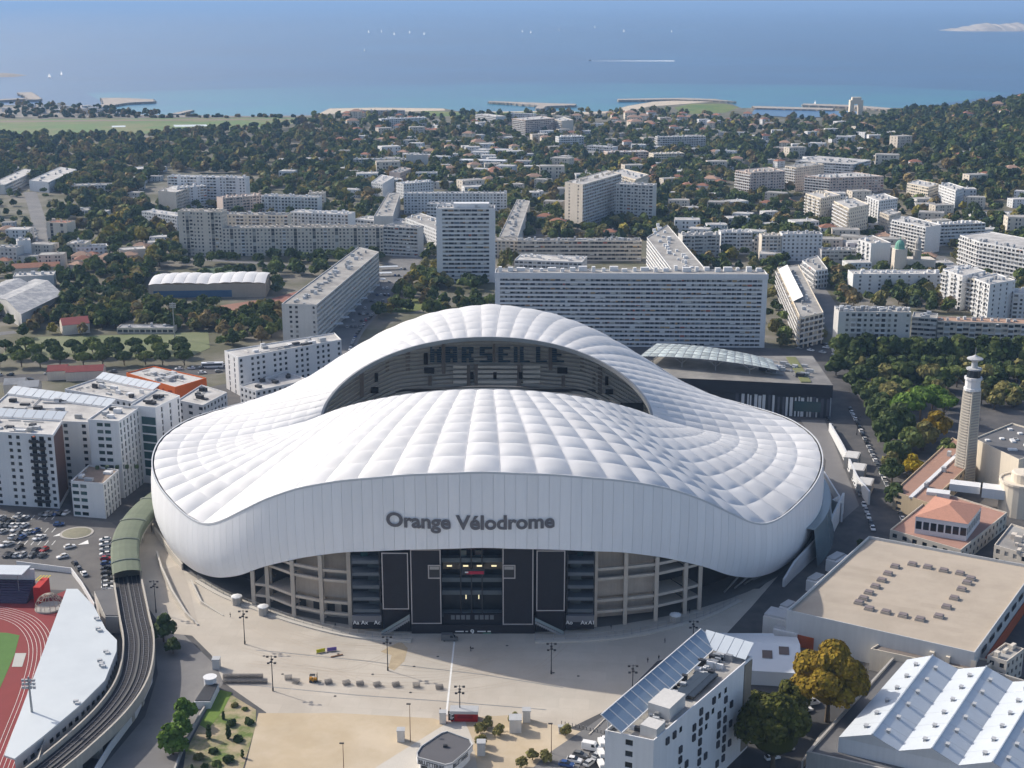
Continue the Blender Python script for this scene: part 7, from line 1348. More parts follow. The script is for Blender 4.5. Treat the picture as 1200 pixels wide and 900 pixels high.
# carports and cars of the boulevard car park
for k in range(10):
    t = k / 9; p = G(392 + t * 66, 384 - t * 68); w_ = 15; b = MB(); rz = .22; r = empty('carport', (p[0], p[1], 0), 'white flat carport, %s up the car park left of the tower' % ORD[k], 'carport', 'carports left of the tower'); b.box(p[0] - 2, p[1], w_, 5, 2.4, 2.6, a=rz); b.build('roof', M_WROOF, r); b = MB()
    for s in (-6, 0, 6): b.tube((p[0] - 2 + s * math.cos(rz), p[1] + s * math.sin(rz), 0), (p[0] - 2 + s * math.cos(rz), p[1] + s * math.sin(rz), 2.4), .1, n=5)
    b.build('post', M_STEEL, r, kind='stuff')
    for j in range(4): car(p[0] + 8 + j * 2.7, p[1] + random.uniform(-1, 1), 1.57 + .2, 'beside the %s carport up, %s from the left' % (ORD[k], ORD[j]), 'cars among the carports', parts=False) if random.random() < .8 else None
along(c_bou, -10, 6.5, 24, 'along the right kerb of the carport avenue', 'cars among the carports', prob=.8)
HB = 'cars parked by the bottom hotel'
for px, py, c, k, rz, w in ((711, 870, 'white', 'car', -.35, 'at the top of the bays by the sandy lot'), (693, 879, 'white', 'van', -.35, 'in the bays by the sandy lot'), (680, 887, 'grey', 'car', -.35, 'just below the van in the bays by the sandy lot'), (673, 893, 'white', 'car', -.3, 'third below the van in the bays'), (664, 898, 'blue', 'car', -.3, 'lowest in the bays by the sandy lot'), (701, 887, 'silver', 'car', .9, 'parked against the hotel, upper one'), (691, 896, 'silver', 'car', .9, 'parked against the hotel, lower one'), (705, 893, 'black', 'car', .9, 'half hidden under the hotel balconies'), (944, 834, 'white', 'car', .3, 'behind the big yellow plane tree, lower'), (950, 826, 'white', 'van', .3, 'behind the big yellow plane tree'), (957, 818, 'silver', 'car', .3, 'behind the big yellow plane tree, upper'), (922, 880, 'silver', 'car', .3, 'in the yard below the dark plane tree'), (905, 890, 'white', 'car', .3, 'at the bottom of the yard by the dark plane tree')):
    p = G(px, py); car(p[0], p[1], rz, w, HB, c, k, .16)
x, y = G(527, 749); car(x, y - 1, 0, 'parked at the stadium gate', 'vehicles at the stadium gate', 'grey', 'van')
# buses
def bus(px, py, rz, label, col=(.70, .72, .75)):
    x, y = G(px, py); r = empty('bus', (x, y, .12), label, 'bus', None, rz); b = MB(); b.box(0, 0, 12, 2.5, .35, 3.1); b.build('body', mat('bus_paint', col, var=.03, rough=.3), r, org=(0, 0, 0)); b = MB()
    for s in (-1, 1): b.box(0, s * 1.26, 11.2, .06, 1.4, 2.6)
    b.box(6.02, 0, .06, 2.2, 1.2, 2.8); b.build('window', M_CG, r, org=(0, 0, 0)); b = MB(); b.box(-1, 0, 4, 1.6, 3.11, 3.4); b.build('roof_unit', M_UNIT, r, org=(0, 0, 0))
    for sx in (-3.6, 3.6):
        for sy in (-1.1, 1.1): b = MB(); b.tube((sx, sy - .15, .45), (sx, sy + .15, .45), .48, n=10); b.build('wheel', M_TYRE, r, org=(0, 0, 0))
bus(249, 431, .12, 'white coach parked on the road behind the orange building')
bus(1090, 432, -.1, 'white bus on the boulevard, left of the lookout tower'); bus(1022, 425, -.1, 'white bus at the left end of the tree-lined boulevard'); bus(1168, 437, -.1, 'white bus on the boulevard, nearest the right edge'); bus(1160, 446, -.05, 'second white bus below the one nearest the right edge')
# ---------------------------------------------------------------- landmarks that houses and trees are told apart by
LMK = [(545, 290, 'the tall white tower block'), (740, 370, 'the long white slab behind the stadium'), (790, 300, 'the end-on white slab'), (240, 335, 'the white-roofed sports hall'), (330, 282, 'the long beige-grey block'), (385, 340, 'the slab beside the carports'), (130, 405, 'the sports pitch'), (240, 225, 'the white slab at the park wood'), (205, 260, 'the low white stepped block'), (65, 207, 'the white-roofed long office'), (105, 224, 'the grey flat block at far left'), (50, 260, 'the far-left street'), (105, 295, 'the cream and white pair at far left'), (30, 355, 'the weathered works sheds'), (180, 430, 'the orange box building'), (535, 238, 'the square-windowed white block'), (605, 255, 'the ribbed slab right of the tower'), (455, 192, 'the long low block in the trees'), (680, 293, 'the grid-fronted long block'), (672, 240, 'the tall balcony-flanked block'), (745, 238, 'the tall grey-pink block'), (625, 148, 'the seafront balcony block'), (665, 167, 'the white block in the pines'), (735, 184, 'the flat campus building'), (800, 168, 'the curved terrace block'), (890, 215, 'the block with lit end balconies'), (985, 200, 'the three stacked blocks'), (985, 250, 'the crowded lit group'), (1110, 230, 'the lit office wings'), (1080, 275, 'the staircase of balconies'), (1180, 295, 'the balcony-banded block'), (1145, 340, 'the curved-balcony block'), (940, 290, 'the bright square-windowed block'), (862, 286, 'the blocks beside the end-on slab'), (1052, 310, 'the green-domed church'), (1050, 335, 'the low parish hall'), (930, 355, 'the cream terraced block'), (1030, 390, 'the grey-green balconied block'), (1150, 395, 'the long dark striped block'), (1128, 500, 'the lookout tower'), (1085, 560, 'the tiled gallery'), (1170, 530, 'the grey-roofed exhibition hall'), (1002, 130, 'the arched shore tower'), (580, 180, 'the wide flat pavilion'), (170, 198, 'the slanted-roof hall'), (475, 143, 'the stepped-gable seaside block'), (250, 146, 'the racecourse pond'), (1050, 430, 'the tree-lined boulevard'), (1020, 545, 'the street right of the stadium'), (430, 262, 'the low white flat-roofed centre'), (340, 240, 'the pale blue balconied block'), (460, 340, 'the carport avenue'), (970, 345, 'the straight right-hand street')]
LAB = {}
def where(px, py, what):
    bx = min(LMK, key=lambda l: ((l[0] - px) / 1.3) ** 2 + (l[1] - py) ** 2); dx, dy = (px - bx[0]) / 1.6, py - bx[1]
    rel = ('left of' if dx < 0 else 'right of') if abs(dx) > abs(dy) else ('above' if dy < 0 else 'below'); key = '%s %s %s' % (what, rel, bx[2]); LAB.setdefault(key, []).append(math.hypot(dx, dy)); return key, math.hypot(dx, dy)
PEND = []
def settle():
    """when several share a description, say which one by its distance from the landmark"""
    W_ = ['nearest', 'second nearest', 'third nearest', 'fourth nearest', 'fifth nearest', 'sixth nearest', 'seventh nearest', 'eighth nearest', 'ninth nearest', 'tenth nearest']
    g = {}
    for o, key, d in PEND: g.setdefault(key, []).append((d, o))
    for key, l in g.items():
        l.sort(key=lambda t: t[0])
        for k, (d, o) in enumerate(l): o['label'] = key if len(l) == 1 else key + ', ' + (W_[k] if k < 10 else '%dth nearest' % (k + 1))
# ---------------------------------------------------------------- houses
def house_proto(W_, D, H_, wall, roof, flat):
    r = empty('flat_roofed_block' if flat else 'house', (0, 0, 0), 'house', 'small block' if flat else 'house', 'small flat-roofed blocks of the town' if flat else 'houses among the trees'); P = [(-W_ / 2, -D / 2), (W_ / 2, -D / 2), (W_ / 2, D / 2), (-W_ / 2, D / 2)]; b, wn, bl = MB(), MB(), MB(); nf = max(1, round(H_ / 2.9))
    for i in range(4): facade(b, wn, bl, P[i], P[(i + 1) % 4], -.5, H_, nf, '.w' if i % 2 else 'w.w', 2.6)
    q = MB()
    if flat: q.prism([(x * .96, y * .96) for x, y in P], H_ - .25, H_ - .1)
    else: hip(q, P, H_ + .02, D * .26, 1.6)
    b.build('wall', wall, r, org=(0, 0, 0)); q.build('roof', roof, r, org=(0, 0, 0)); wn.build('window', GLASSD, r, org=(0, 0, 0), kind='stuff'); c = MB(); c.box(W_ * .2, D * .15, .9, .7, H_ - .09 if flat else H_, H_ + (1.4 if flat else D * .26 + .5)); c.build('chimney', wall, r, org=(0, 0, 0)); return r
HP = []
for W_, D, H_, wl, rf, fl, nm in ((11, 9, 6, M_CREAM, M_TILE, 0, 'cream red-tiled house'), (13, 10, 8.5, M_WHITE, M_TILE, 0, 'white red-tiled house'), (12, 10, 6, M_PINK, M_TILEP, 0, 'pink pale-tiled house'), (15, 11, 9, M_CREAM, M_TILEP, 0, 'large cream pale-tiled house'), (12, 10, 6.5, M_WHITE, M_ROOFL, 1, 'white flat-roofed house'), (18, 12, 9, M_WHITE, M_ROOFL, 1, 'white flat-roofed small block'), (20, 12, 12, M_BEIGE, M_ROOFG, 1, 'beige flat-roofed small block'), (15, 11, 6.2, M_GREY, M_ROOFG, 1, 'grey low flat-roofed building')):
    HP.append([house_proto(W_, D, H_, wl, rf, fl), nm, max(W_, D), False, (W_, D)])
def put_house(k, x, y, rz, z=0.0, sc=1.0):
    pr, nm, _, used, (W_, D) = HP[k]; o = dup(pr, (x, y, z), rz, sc); px, py = PJ(x, y, z + 3); key, d = where(px, py, nm); PEND.append((o, key, d))
    c, s = math.cos(rz), math.sin(rz); block([(x + (c * a - s * b_) * sc, y + (s * a + c * b_) * sc) for a, b_ in ((-W_ / 2, -D / 2), (W_ / 2, -D / 2), (W_ / 2, D / 2), (-W_ / 2, D / 2))])
def houses(poly, n, ks, rot=(-.6, .6), rmin=9, sc=(.85, 1.15)):
    x0, x1 = min(p[0] for p in poly), max(p[0] for p in poly); y0, y1 = min(p[1] for p in poly), max(p[1] for p in poly); t = 0; m = 0
    while m < n and t < n * 40:
        t += 1; px, py = random.uniform(x0, x1), random.uniform(y0, y1)
        if not inpoly(px, py, poly): continue
        x, y = G(px, py); z = hz(x, y)
        if blocked(x, y, rmin): continue
        put_house(random.choice(ks), x, y, random.uniform(*rot), z, random.uniform(*sc)); m += 1
houses([(-100, 226), (36, 226), (34, 282), (-100, 282)], 18, (0, 0, 2, 1, 4, 6), (-.2, .2), 7)
houses([(-100, 300), (62, 298), (70, 316), (-100, 322)], 9, (0, 2, 6, 7), (-.2, .2), 7)
houses([(78, 296), (165, 292), (170, 312), (84, 318)], 9, (0, 2, 2, 4), (-.4, .4), 7)
houses([(707, 136), (760, 136), (762, 156), (700, 156)], 11, (2, 2, 3, 0), (-.3, .3), 8, (1.0, 1.4))
houses([(384, 136), (505, 134), (510, 152), (384, 160)], 10, (0, 2, 1, 3), (-.4, .4), 9, (1.0, 1.4))
houses([(385, 150), (560, 145), (700, 150), (705, 200), (640, 235), (590, 225), (520, 200), (385, 190)], 34, (0, 1, 3, 4, 4, 5, 7, 4, 5, 6), (-.6, .6), 10)
houses([(700, 150), (860, 140), (930, 160), (860, 195), (850, 245), (770, 260), (770, 200), (690, 190)], 30, (0, 1, 3, 4, 5, 7, 4, 5, 6), (-.6, .6), 10)
houses([(840, 140), (1060, 140), (1040, 200), (930, 180), (860, 160)], 26, (0, 1, 2, 3, 4, 5, 4, 5), (-.6, .6), 9)
houses([(790, 235), (930, 235), (940, 272), (790, 268)], 8, (0, 1, 4, 5, 6), (-.5, .5), 9)
houses([(960, 262), (1130, 280), (1110, 318), (970, 312)], 12, (1, 2, 4, 5, 6), (-.4, .4), 8)
houses([(1040, 170), (1310, 190), (1310, 260), (1060, 212)], 14, (0, 1, 2, 3, 4), (-.5, .5), 9)
houses([(1095, 345), (1310, 340), (1310, 375), (1100, 372)], 5, (1, 2), (-.4, .4), 8)
houses([(130, 220), (185, 205), (180, 245), (120, 245)], 5, (2, 7), (-.4, .4), 9)
houses([(760, 120), (800, 130), (880, 134), (880, 142), (760, 150)], 8, (0, 2, 1), (-.4, .4), 8, (1.0, 1.3))
houses([(930, 180), (1060, 195), (1310, 240), (1310, 300), (1060, 290), (960, 240)], 20, (5, 6, 6, 4, 7), (-.5, .4), 10, (.9, 1.4))
houses([(780, 240), (960, 245), (1010, 300), (900, 318), (790, 270)], 13, (5, 6, 4, 7), (-.4, .4), 10, (.9, 1.3))
houses([(380, 165), (700, 160), (720, 235), (590, 240), (400, 235)], 24, (5, 6, 7, 4, 5), (-.5, .5), 10, (.9, 1.5))
houses([(610, 240), (760, 235), (760, 280), (610, 280)], 6, (1, 5, 6, 0), (-.4, .4), 9)
houses([(320, 190), (440, 195), (440, 240), (330, 225)], 8, (5, 7, 4), (-.4, .4), 10, (1, 1.6))
houses([(380, 140), (900, 140), (1060, 150), (1060, 200), (850, 235), (640, 240), (400, 220)], 84, (4, 5, 6, 7, 5), (-.5, .5), 9, (.7, 1.3))
houses([(800, 230), (1310, 250), (1310, 330), (960, 330), (800, 280)], 20, (4, 5, 6, 5), (-.4, .4), 9, (.8, 1.3))
houses([(390, 145), (600, 145), (620, 215), (400, 190)], 26, (0, 1, 4, 3, 5), (-.5, .5), 8, (.8, 1.2))
houses([(0, 126), (90, 126), (180, 134), (0, 135)], 20, (4, 5, 7, 4), (-.5, .5), 8, (.7, 1.1))
houses([(-100, 196), (190, 196), (190, 300), (-100, 330)], 16, (4, 7, 5), (-.4, .4), 9, (.7, 1.1))
houses([(400, 140), (1060, 140), (1060, 195), (760, 235), (520, 215)], 62, (0, 1, 2, 3), (-.5, .5), 8, (.8, 1.1))
n_ = 0
while n_ < 46:
    x, y = random.uniform(690, 1150), random.uniform(1350, 2350)
    if hz(x, y) < 8 or blocked(x, y, 9): continue
    put_house(random.choice((0, 1, 1, 2, 3, 4, 4)), x, y, random.uniform(-.6, .6), hz(x, y) + .8, random.uniform(1.0, 1.4)); n_ += 1
for h in HP:
    for c in h[0].children: bpy.data.objects.remove(c)
    bpy.data.objects.remove(h[0])
# ---------------------------------------------------------------- trees
m = bpy.data.materials.new('foliage'); m.use_nodes = True; N = m.node_tree.nodes; L = m.node_tree.links; pb = N['Principled BSDF']; pb.inputs['Roughness'].default_value = .85; pb.inputs['Specular IOR Level'].default_value = .15
at = N.new('ShaderNodeAttribute'); at.attribute_name = 'col'; ge = N.new('ShaderNodeNewGeometry'); mr = N.new('ShaderNodeMapRange'); mr.inputs[3].default_value = .72; mr.inputs[4].default_value = 1.3; L.new(ge.outputs['Random Per Island'], mr.inputs[0]); mx = N.new('ShaderNodeVectorMath'); mx.operation = 'SCALE'; L.new(at.outputs['Color'], mx.inputs[0]); L.new(mr.outputs[0], mx.inputs['Scale']); L.new(mx.outputs[0], pb.inputs['Base Color'])
tr = N.new('ShaderNodeBsdfTranslucent'); L.new(mx.outputs[0], tr.inputs['Color']); ms = N.new('ShaderNodeMixShader'); ms.inputs[0].default_value = .22; L.new(pb.outputs[0], ms.inputs[1]); L.new(tr.outputs[0], ms.inputs[2]); L.new(ms.outputs[0], N['Material Output'].inputs['Surface']); M_LEAF = m
SPC = {'dark': (.068, .098, .036), 'green': (.122, .155, .048), 'olive': (.195, .182, .068), 'brown': (.235, .182, .085), 'rust': (.185, .125, .058), 'yellow': (.28, .24, .055), 'bright': (.11, .185, .035), 'blue': (.055, .085, .050), 'dusk': (.095, .100, .022), 'gold': (.36, .27, .02), 'plane': (.25, .175, .022)}
CN = {'dusk': 'dark olive', 'dark': 'dark green', 'green': 'mid green', 'olive': 'olive green', 'brown': 'autumn brown', 'rust': 'rusty orange', 'yellow': 'yellow-green', 'bright': 'bright green', 'blue': 'blue-green', 'gold': 'golden yellow', 'plane': 'golden brown'}
def crown(nl, shape, rng, leaf):
    """leaf quads spread over the lobes of a crown of radius 1, foot at 0; returns vertices (4 per leaf) and the tint of each leaf"""
    if shape == 'round': lob = [(0, 0, 1.0, .62)] + [(.55 * math.cos(a), .55 * math.sin(a), .75 + rng.uniform(-.25, .5), rng.uniform(.36, .52)) for a in rng.uniform(0, .8) + np.arange(6) * 1.05] + [(.2 * math.cos(a), .2 * math.sin(a), 1.5 + rng.uniform(-.1, .15), .38) for a in rng.uniform(0, 6, 2)]; sq = (1, 1, .95)
    elif shape == 'grand':
        a = rng.normal(size=(30, 3)); a /= np.linalg.norm(a, axis=1)[:, None]; a[:, 2] = np.abs(a[:, 2]) * 1.0 - .25; lob = [(p[0] * .68, p[1] * .68, 1.0 + p[2] * .95, rng.uniform(.2, .42)) for p in a] + [(0, 0, 1.0, .55)]; sq = (1, 1, .9)
    elif shape == 'pine': lob = [(.5 * math.cos(a), .5 * math.sin(a), .95 + rng.uniform(-.12, .15), rng.uniform(.42, .56)) for a in rng.uniform(0, .8) + np.arange(6) * 1.05] + [(0, 0, 1.1, .6)]; sq = (1, 1, .55)
    elif shape == 'column': lob = [(rng.uniform(-.08, .08), rng.uniform(-.08, .08), .3 + k * .42, .42 * (1 - abs(k - 2) * .13)) for k in range(7)]; sq = (1, 1, 1.5)
    else: lob = [(.35 * math.cos(a), .35 * math.sin(a), .5 + rng.uniform(-.15, .2), rng.uniform(.4, .6)) for a in np.arange(5) * 1.26]; sq = (1, 1, .9)
    lob = np.array(lob, float); wgt = lob[:, 3] ** 2; ix = rng.choice(len(lob), nl, p=wgt / wgt.sum()); d = rng.normal(size=(nl, 3)); d /= np.linalg.norm(d, axis=1)[:, None]; d[:, 2] = np.where(d[:, 2] < -.55, -d[:, 2], d[:, 2])
    c = lob[ix, :3] + d * (lob[ix, 3] * rng.uniform(.74, 1.06, nl))[:, None] * np.array(sq); n = d + rng.normal(scale=.28, size=(nl, 3)); n /= np.linalg.norm(n, axis=1)[:, None]
    t = np.cross(n, rng.normal(size=(nl, 3))); t /= np.linalg.norm(t, axis=1)[:, None]; bt = np.cross(n, t); s = leaf * rng.uniform(.65, 1.35, nl); a, b_ = t * s[:, None], bt * (s * rng.uniform(.6, 1, nl))[:, None]
    V = np.stack([c - a * .2 - b_, c + a - b_ * .3, c + a * .3 + b_, c - a + b_ * .4], 1); tint = np.ones((nl, 3)) * rng.uniform(.8, 1.2, (nl, 1)) * np.array([1, 1, 1]) + rng.normal(scale=.03, size=(nl, 3))
    # a few inner quads close the lobes
    return V, np.clip(tint, .4, 1.7)
def leaf_mesh(name, V, C):
    nq = len(V); me = bpy.data.meshes.new(name); me.vertices.add(nq * 4); me.vertices.foreach_set('co', V.reshape(-1).astype(np.float32)); me.loops.add(nq * 4); me.loops.foreach_set('vertex_index', np.arange(nq * 4, dtype=np.int32)); me.polygons.add(nq); me.polygons.foreach_set('loop_start', np.arange(0, nq * 4, 4, dtype=np.int32)); me.polygons.foreach_set('loop_total', np.full(nq, 4, dtype=np.int32))
    a = me.attributes.new('col', 'FLOAT_COLOR', 'POINT'); cc = np.ones((nq * 4, 4), np.float32); cc[:, :3] = np.repeat(C, 4, 0); a.data.foreach_set('color', cc.reshape(-1)); me.materials.append(M_LEAF); me.update(); me.validate(); return me
def core(shape):
    b = MB(); 
    for k in range(1): b.lathe([(.25, .35), (.62, .65), (.66, 1.0), (.45, 1.35), (.1, 1.55)] if shape == 'round' else [(.4, .8), (.7, .95), (.6, 1.1), (.1, 1.25)] if shape == 'pine' else [(.12, .1), (.27, .6), (.30, 1.4), (.2, 2.3), (.05, 2.9)] if shape == 'column' else [(.3, .1), (.6, .45), (.4, .8), (.1, .95)], n=8)
    return b
CORE_V = {s: (np.array(core(s).v), core(s).f) for s in ('round', 'pine', 'column', 'bush')}; CORE_V['grand'] = CORE_V['round']
TOP = {'round': 1.85, 'pine': 1.45, 'column': 3.3, 'bush': 1.1}
CM, TM = {}, {}
def crown_obj_mesh(shape, sp, k, nl, leaf):
    key = (shape, sp, k, nl)
    if key not in CM:
        V, C = crown(nl, shape, np.random.default_rng(hash((shape, k, nl)) % 99991 if False else (len(shape) * 1000 + k * 37 + nl)), leaf); cv, cf = CORE_V[shape]; q = []
        for f in cf:
            if len(f) == 4: q.append([cv[i] for i in f])
        q = np.array(q); V = np.concatenate([V, q]); C = np.concatenate([C, np.full((len(q), 3), .75)]); CM[key] = leaf_mesh('crown', V, C * np.array(SPC[sp]))
    return CM[key]
def trunk_mesh(h, big=False):
    key = (round(h, 1), big)
    if key not in TM:
        b = MB(); rr = .055; b.tube((0, 0, -.1), (0, 0, h * .55), rr * 1.5, rr, 6); b.tube((0, 0, h * .55), (.04, .02, h), rr, rr * .5, 5)
        for k in range(3 if not big else 6):
            a = k * 2.1 + .4; b.tube((0, 0, h * (.45 + .06 * k)), (.42 * math.cos(a), .42 * math.sin(a), h * .85 + .1 * k), rr * .6, rr * .2, 4)
        TM[key] = b.mesh('trunk', M_TRUNK)
    return TM[key]
TREES = []                                     # x, y, z, radius, shape, species, forced label
def tree(x, y, r, shape, sp, z=None, label=None, nl=None, group=None): TREES.append((x, y, hz(x, y) if z is None else z, r, shape, sp, label, nl, group))
def wood(poly, cover, mix, rr=(3.4, 5.6), shapes=('round', 'round', 'round', 'pine'), gap=.45, maxn=4000):
    x0, x1 = min(p[0] for p in poly), max(p[0] for p in poly); y0, y1 = min(p[1] for p in poly), max(p[1] for p in poly); area = 0; S = 400; hit = sum(inpoly(random.uniform(x0, x1), random.uniform(y0, y1), poly) for _ in range(S)) / S; area = (x1 - x0) * (y1 - y0) * hit; done = 0; t = 0
    while done < area * cover and t < maxn * 3:
        t += 1; px, py = random.uniform(x0, x1), random.uniform(y0, y1)
        if not inpoly(px, py, poly): continue
        x, y = G(px, py); k = FPX / (y * cT + CAM_H * sT); r = random.uniform(*rr); done += (2 * r * k) * (1.7 * r * k) * .5
        if blocked(x, y, r * gap): continue
        sp = random.choice(mix); sh = random.choice(shapes) if sp not in ('brown', 'rust', 'yellow') else 'round'; tree(x, y, r if sh != 'column' else r * .8, sh, sp)
MIXW = ['dark', 'dark', 'blue', 'green', 'olive', 'dark', 'brown', 'green', 'olive', 'brown']; MIXT = ['dark', 'green', 'dark', 'green', 'olive', 'olive', 'brown', 'dark', 'yellow', 'green', 'blue', 'green']
wood([(-110, 163), (150, 160), (330, 150), (372, 137), (420, 160), (400, 200), (470, 215), (430, 240), (330, 205), (190, 202), (150, 235), (195, 262), (100, 240), (30, 215), (-110, 205)], 2.1, MIXW, (4.2, 7.2))
wood([(60, 240), (170, 235), (200, 265), (210, 300), (205, 312), (170, 325), (165, 345), (60, 300)], 1.7, MIXT, (3.8, 6.5))
wood([(65, 325), (170, 320), (172, 348), (320, 348), (325, 380), (200, 392), (66, 380)], 1.5, ['dark', 'green', 'dark', 'olive', 'dark', 'brown'], (3.2, 5.4))
wood([(205, 303), (450, 303), (440, 318), (330, 330), (210, 326)], .9, ['dark', 'dark', 'green'], (3.2, 4.8), ('pine', 'round', 'pine'))
wood([(180, 236), (470, 236), (480, 268), (170, 300)], .7, MIXT, (3, 5)); wood([(372, 137), (720, 132), (770, 130), (870, 140), (860, 200), (770, 260), (760, 215), (650, 215), (600, 245), (470, 215), (400, 200)], 1.35, MIXT, (3.4, 6))
wood([(600, 215), (770, 215), (780, 265), (760, 282), (600, 280)], 1.3, MIXT, (3.4, 6)); wood([(860, 140), (1060, 136), (1310, 170), (1310, 262), (1060, 235), (940, 190), (860, 200)], 1.5, ['dark', 'dark', 'green', 'blue', 'olive', 'brown', 'green'], (3.6, 6))
wood([(770, 205), (860, 200), (940, 230), (950, 275), (780, 268)], 1.4, ['dark', 'dark', 'green', 'olive', 'brown', 'blue'], (3.6, 6), ('pine', 'round', 'pine')); wood([(950, 262), (1310, 262), (1310, 378), (1080, 366), (970, 330)], .75, MIXT, (3, 5))
wood([(975, 325), (1105, 340), (1100, 366), (985, 362)], 1.3, ['olive', 'green', 'dark', 'brown', 'olive'], (3.8, 6)); wood([(455, 305), (512, 300), (512, 352), (460, 372), (440, 380), (420, 390)], 1.0, ['olive', 'yellow', 'dark', 'green', 'brown'], (3, 5)); wood([(582, 285), (604, 270), (606, 318), (584, 320)], 1.2, ['olive', 'green'], (3, 4.5), ('round', 'column'))
wood([(-100, 225), (60, 225), (62, 325), (-100, 325)], .35, MIXT, (2.4, 4)); wood([(500, 328), (580, 328), (580, 372), (500, 372)], .9, ['dark', 'green', 'olive', 'dark'], (3, 4.6)); wood([(240, 372), (330, 360), (330, 405), (262, 412), (246, 395)], 1.0, ['dark', 'green', 'brown', 'dark'], (3, 5)); wood([(20, 372), (140, 372), (135, 392), (20, 398)], .8, ['brown', 'brown', 'olive', 'dark'], (2.8, 4))
wood([(-100, 125), (70, 124), (110, 128), (200, 135), (200, 137), (-100, 136.5)], 1.1, ['dark', 'blue', 'dark', 'brown'], (3, 6), ('round', 'pine', 'bush')); wood([(790, 225), (940, 232), (1000, 300), (900, 305), (780, 268)], .9, ['dark', 'dark', 'green', 'olive'], (3.6, 6), ('pine', 'round'), .25); wood([(600, 240), (770, 240), (770, 284), (600, 284)], .7, MIXT, (3.4, 6), gap=.25); wood([(380, 145), (900, 145), (900, 215), (640, 225), (400, 225)], .5, MIXT, (3.4, 6), gap=.25)
for k in range(70): px = random.uniform(0, 360); py = 137.5 + random.uniform(-1.2, 1.0); tree(*G(px, py), random.uniform(3, 6), 'bush', random.choice(('dark', 'blue', 'brown')))
n_ = 0
while n_ < 1500:
    x, y = random.uniform(520, 1350), random.uniform(1150, 2500)
    if hz(x, y) < 3 or PJ(x, y, hz(x, y))[0] > 1370 or blocked(x, y, 1.5): n_ += 0.2; continue
    tree(x, y, random.uniform(4.2, 7.6), random.choice(('round', 'pine', 'round')), random.choice(('dark', 'dark', 'blue', 'green', 'dark', 'blue', 'olive'))); n_ += 1
wood([(285, 203), (430, 205), (430, 238), (285, 228)], 1.6, MIXT, (3.4, 5.6)); wood([(1040, 236), (1310, 262), (1310, 300), (1120, 292), (1050, 252)], 1.0, MIXT, (3, 5)); wood([(895, 330), (985, 330), (990, 405), (900, 408)], .55, ['dark', 'green', 'olive'], (2.6, 4.2)); wood([(750, 258), (930, 262), (1000, 330), (905, 325), (800, 318), (760, 290)], .8, MIXT, (3, 4.6)); wood([(440, 240), (600, 235), (606, 300), (440, 300)], .9, MIXT, (3, 4.8)); wood([(0, 320), (170, 318), (330, 335), (320, 400), (-100, 400)], .35, MIXT, (3, 4.6))
# hand-placed trees
for r_, (x0, x1, n, yy, cnm) in enumerate(((8, 208, 9, 414, 'rear'), (20, 212, 9, 421, 'middle'), (2, 216, 10, 431, 'front'))):
    for k in range(n): x, y = G(x0 + (x1 - x0) * k / (n - 1) + random.uniform(-3, 3), yy - k * .35 + random.uniform(-1, 1)); tree(x, y, random.uniform(4.5, 5.5), 'pine', 'green' if k % 3 == 1 else 'dark', -2.4, 'dark umbrella pine in the %s row beside the sports pitch, %s from the left' % (cnm, ORD[k]), 420, 'umbrella pines beside the sports pitch')
for k in range(16): x, y = G(988 + k * 14.5 + random.uniform(-3, 3), 424 + k * .2 + random.uniform(-2, 2)); tree(x, y, random.uniform(6.6, 7.8), 'round', 'dark' if k % 3 else 'green', 0, 'tall dark tree in the rear row of the boulevard, %s from the left' % ORD[k], 520, 'trees along the boulevard')
for k in range(13): x, y = G(1000 + k * 17 + random.uniform(-4, 4), 452 + k * .4 + random.uniform(-4, 4)); tree(x, y, random.uniform(6, 7), 'pine' if k % 2 else 'round', random.choice(('dark', 'green', 'olive')), -1.5, 'tree in the front row of the boulevard, %s from the left' % ORD[k], 520, 'trees along the boulevard')
for k in range(15): x, y = G(982 + k * 15 + random.uniform(-4, 4), 440 + k * .4 + random.uniform(-3, 3)); tree(x, y, random.uniform(5.6, 6.8), 'round', random.choice(('dark', 'green', 'dark', 'olive')), -1, 'tree in the middle row of the boulevard, %s from the left' % ORD[k], 520, 'trees along the boulevard')
for k in range(16): x, y = G(1006 + k * 13 + random.uniform(-5, 5), 466 + (k % 3) * 5 + random.uniform(-3, 3)); (1112 < 1006 + k * 13 < 1146) or tree(x, y, random.uniform(4.6, 6.2), 'round', random.choice(('dark', 'green', 'olive', 'olive')), -.6, None, 520, 'trees of the park beside the street')
PKL = {'bright': 'bright green rounded pine', 'dark': 'dark green park tree', 'olive': 'olive park tree', 'gold': 'golden yellow small tree', 'green': 'mid green park tree', 'plane': 'bronze park tree'}
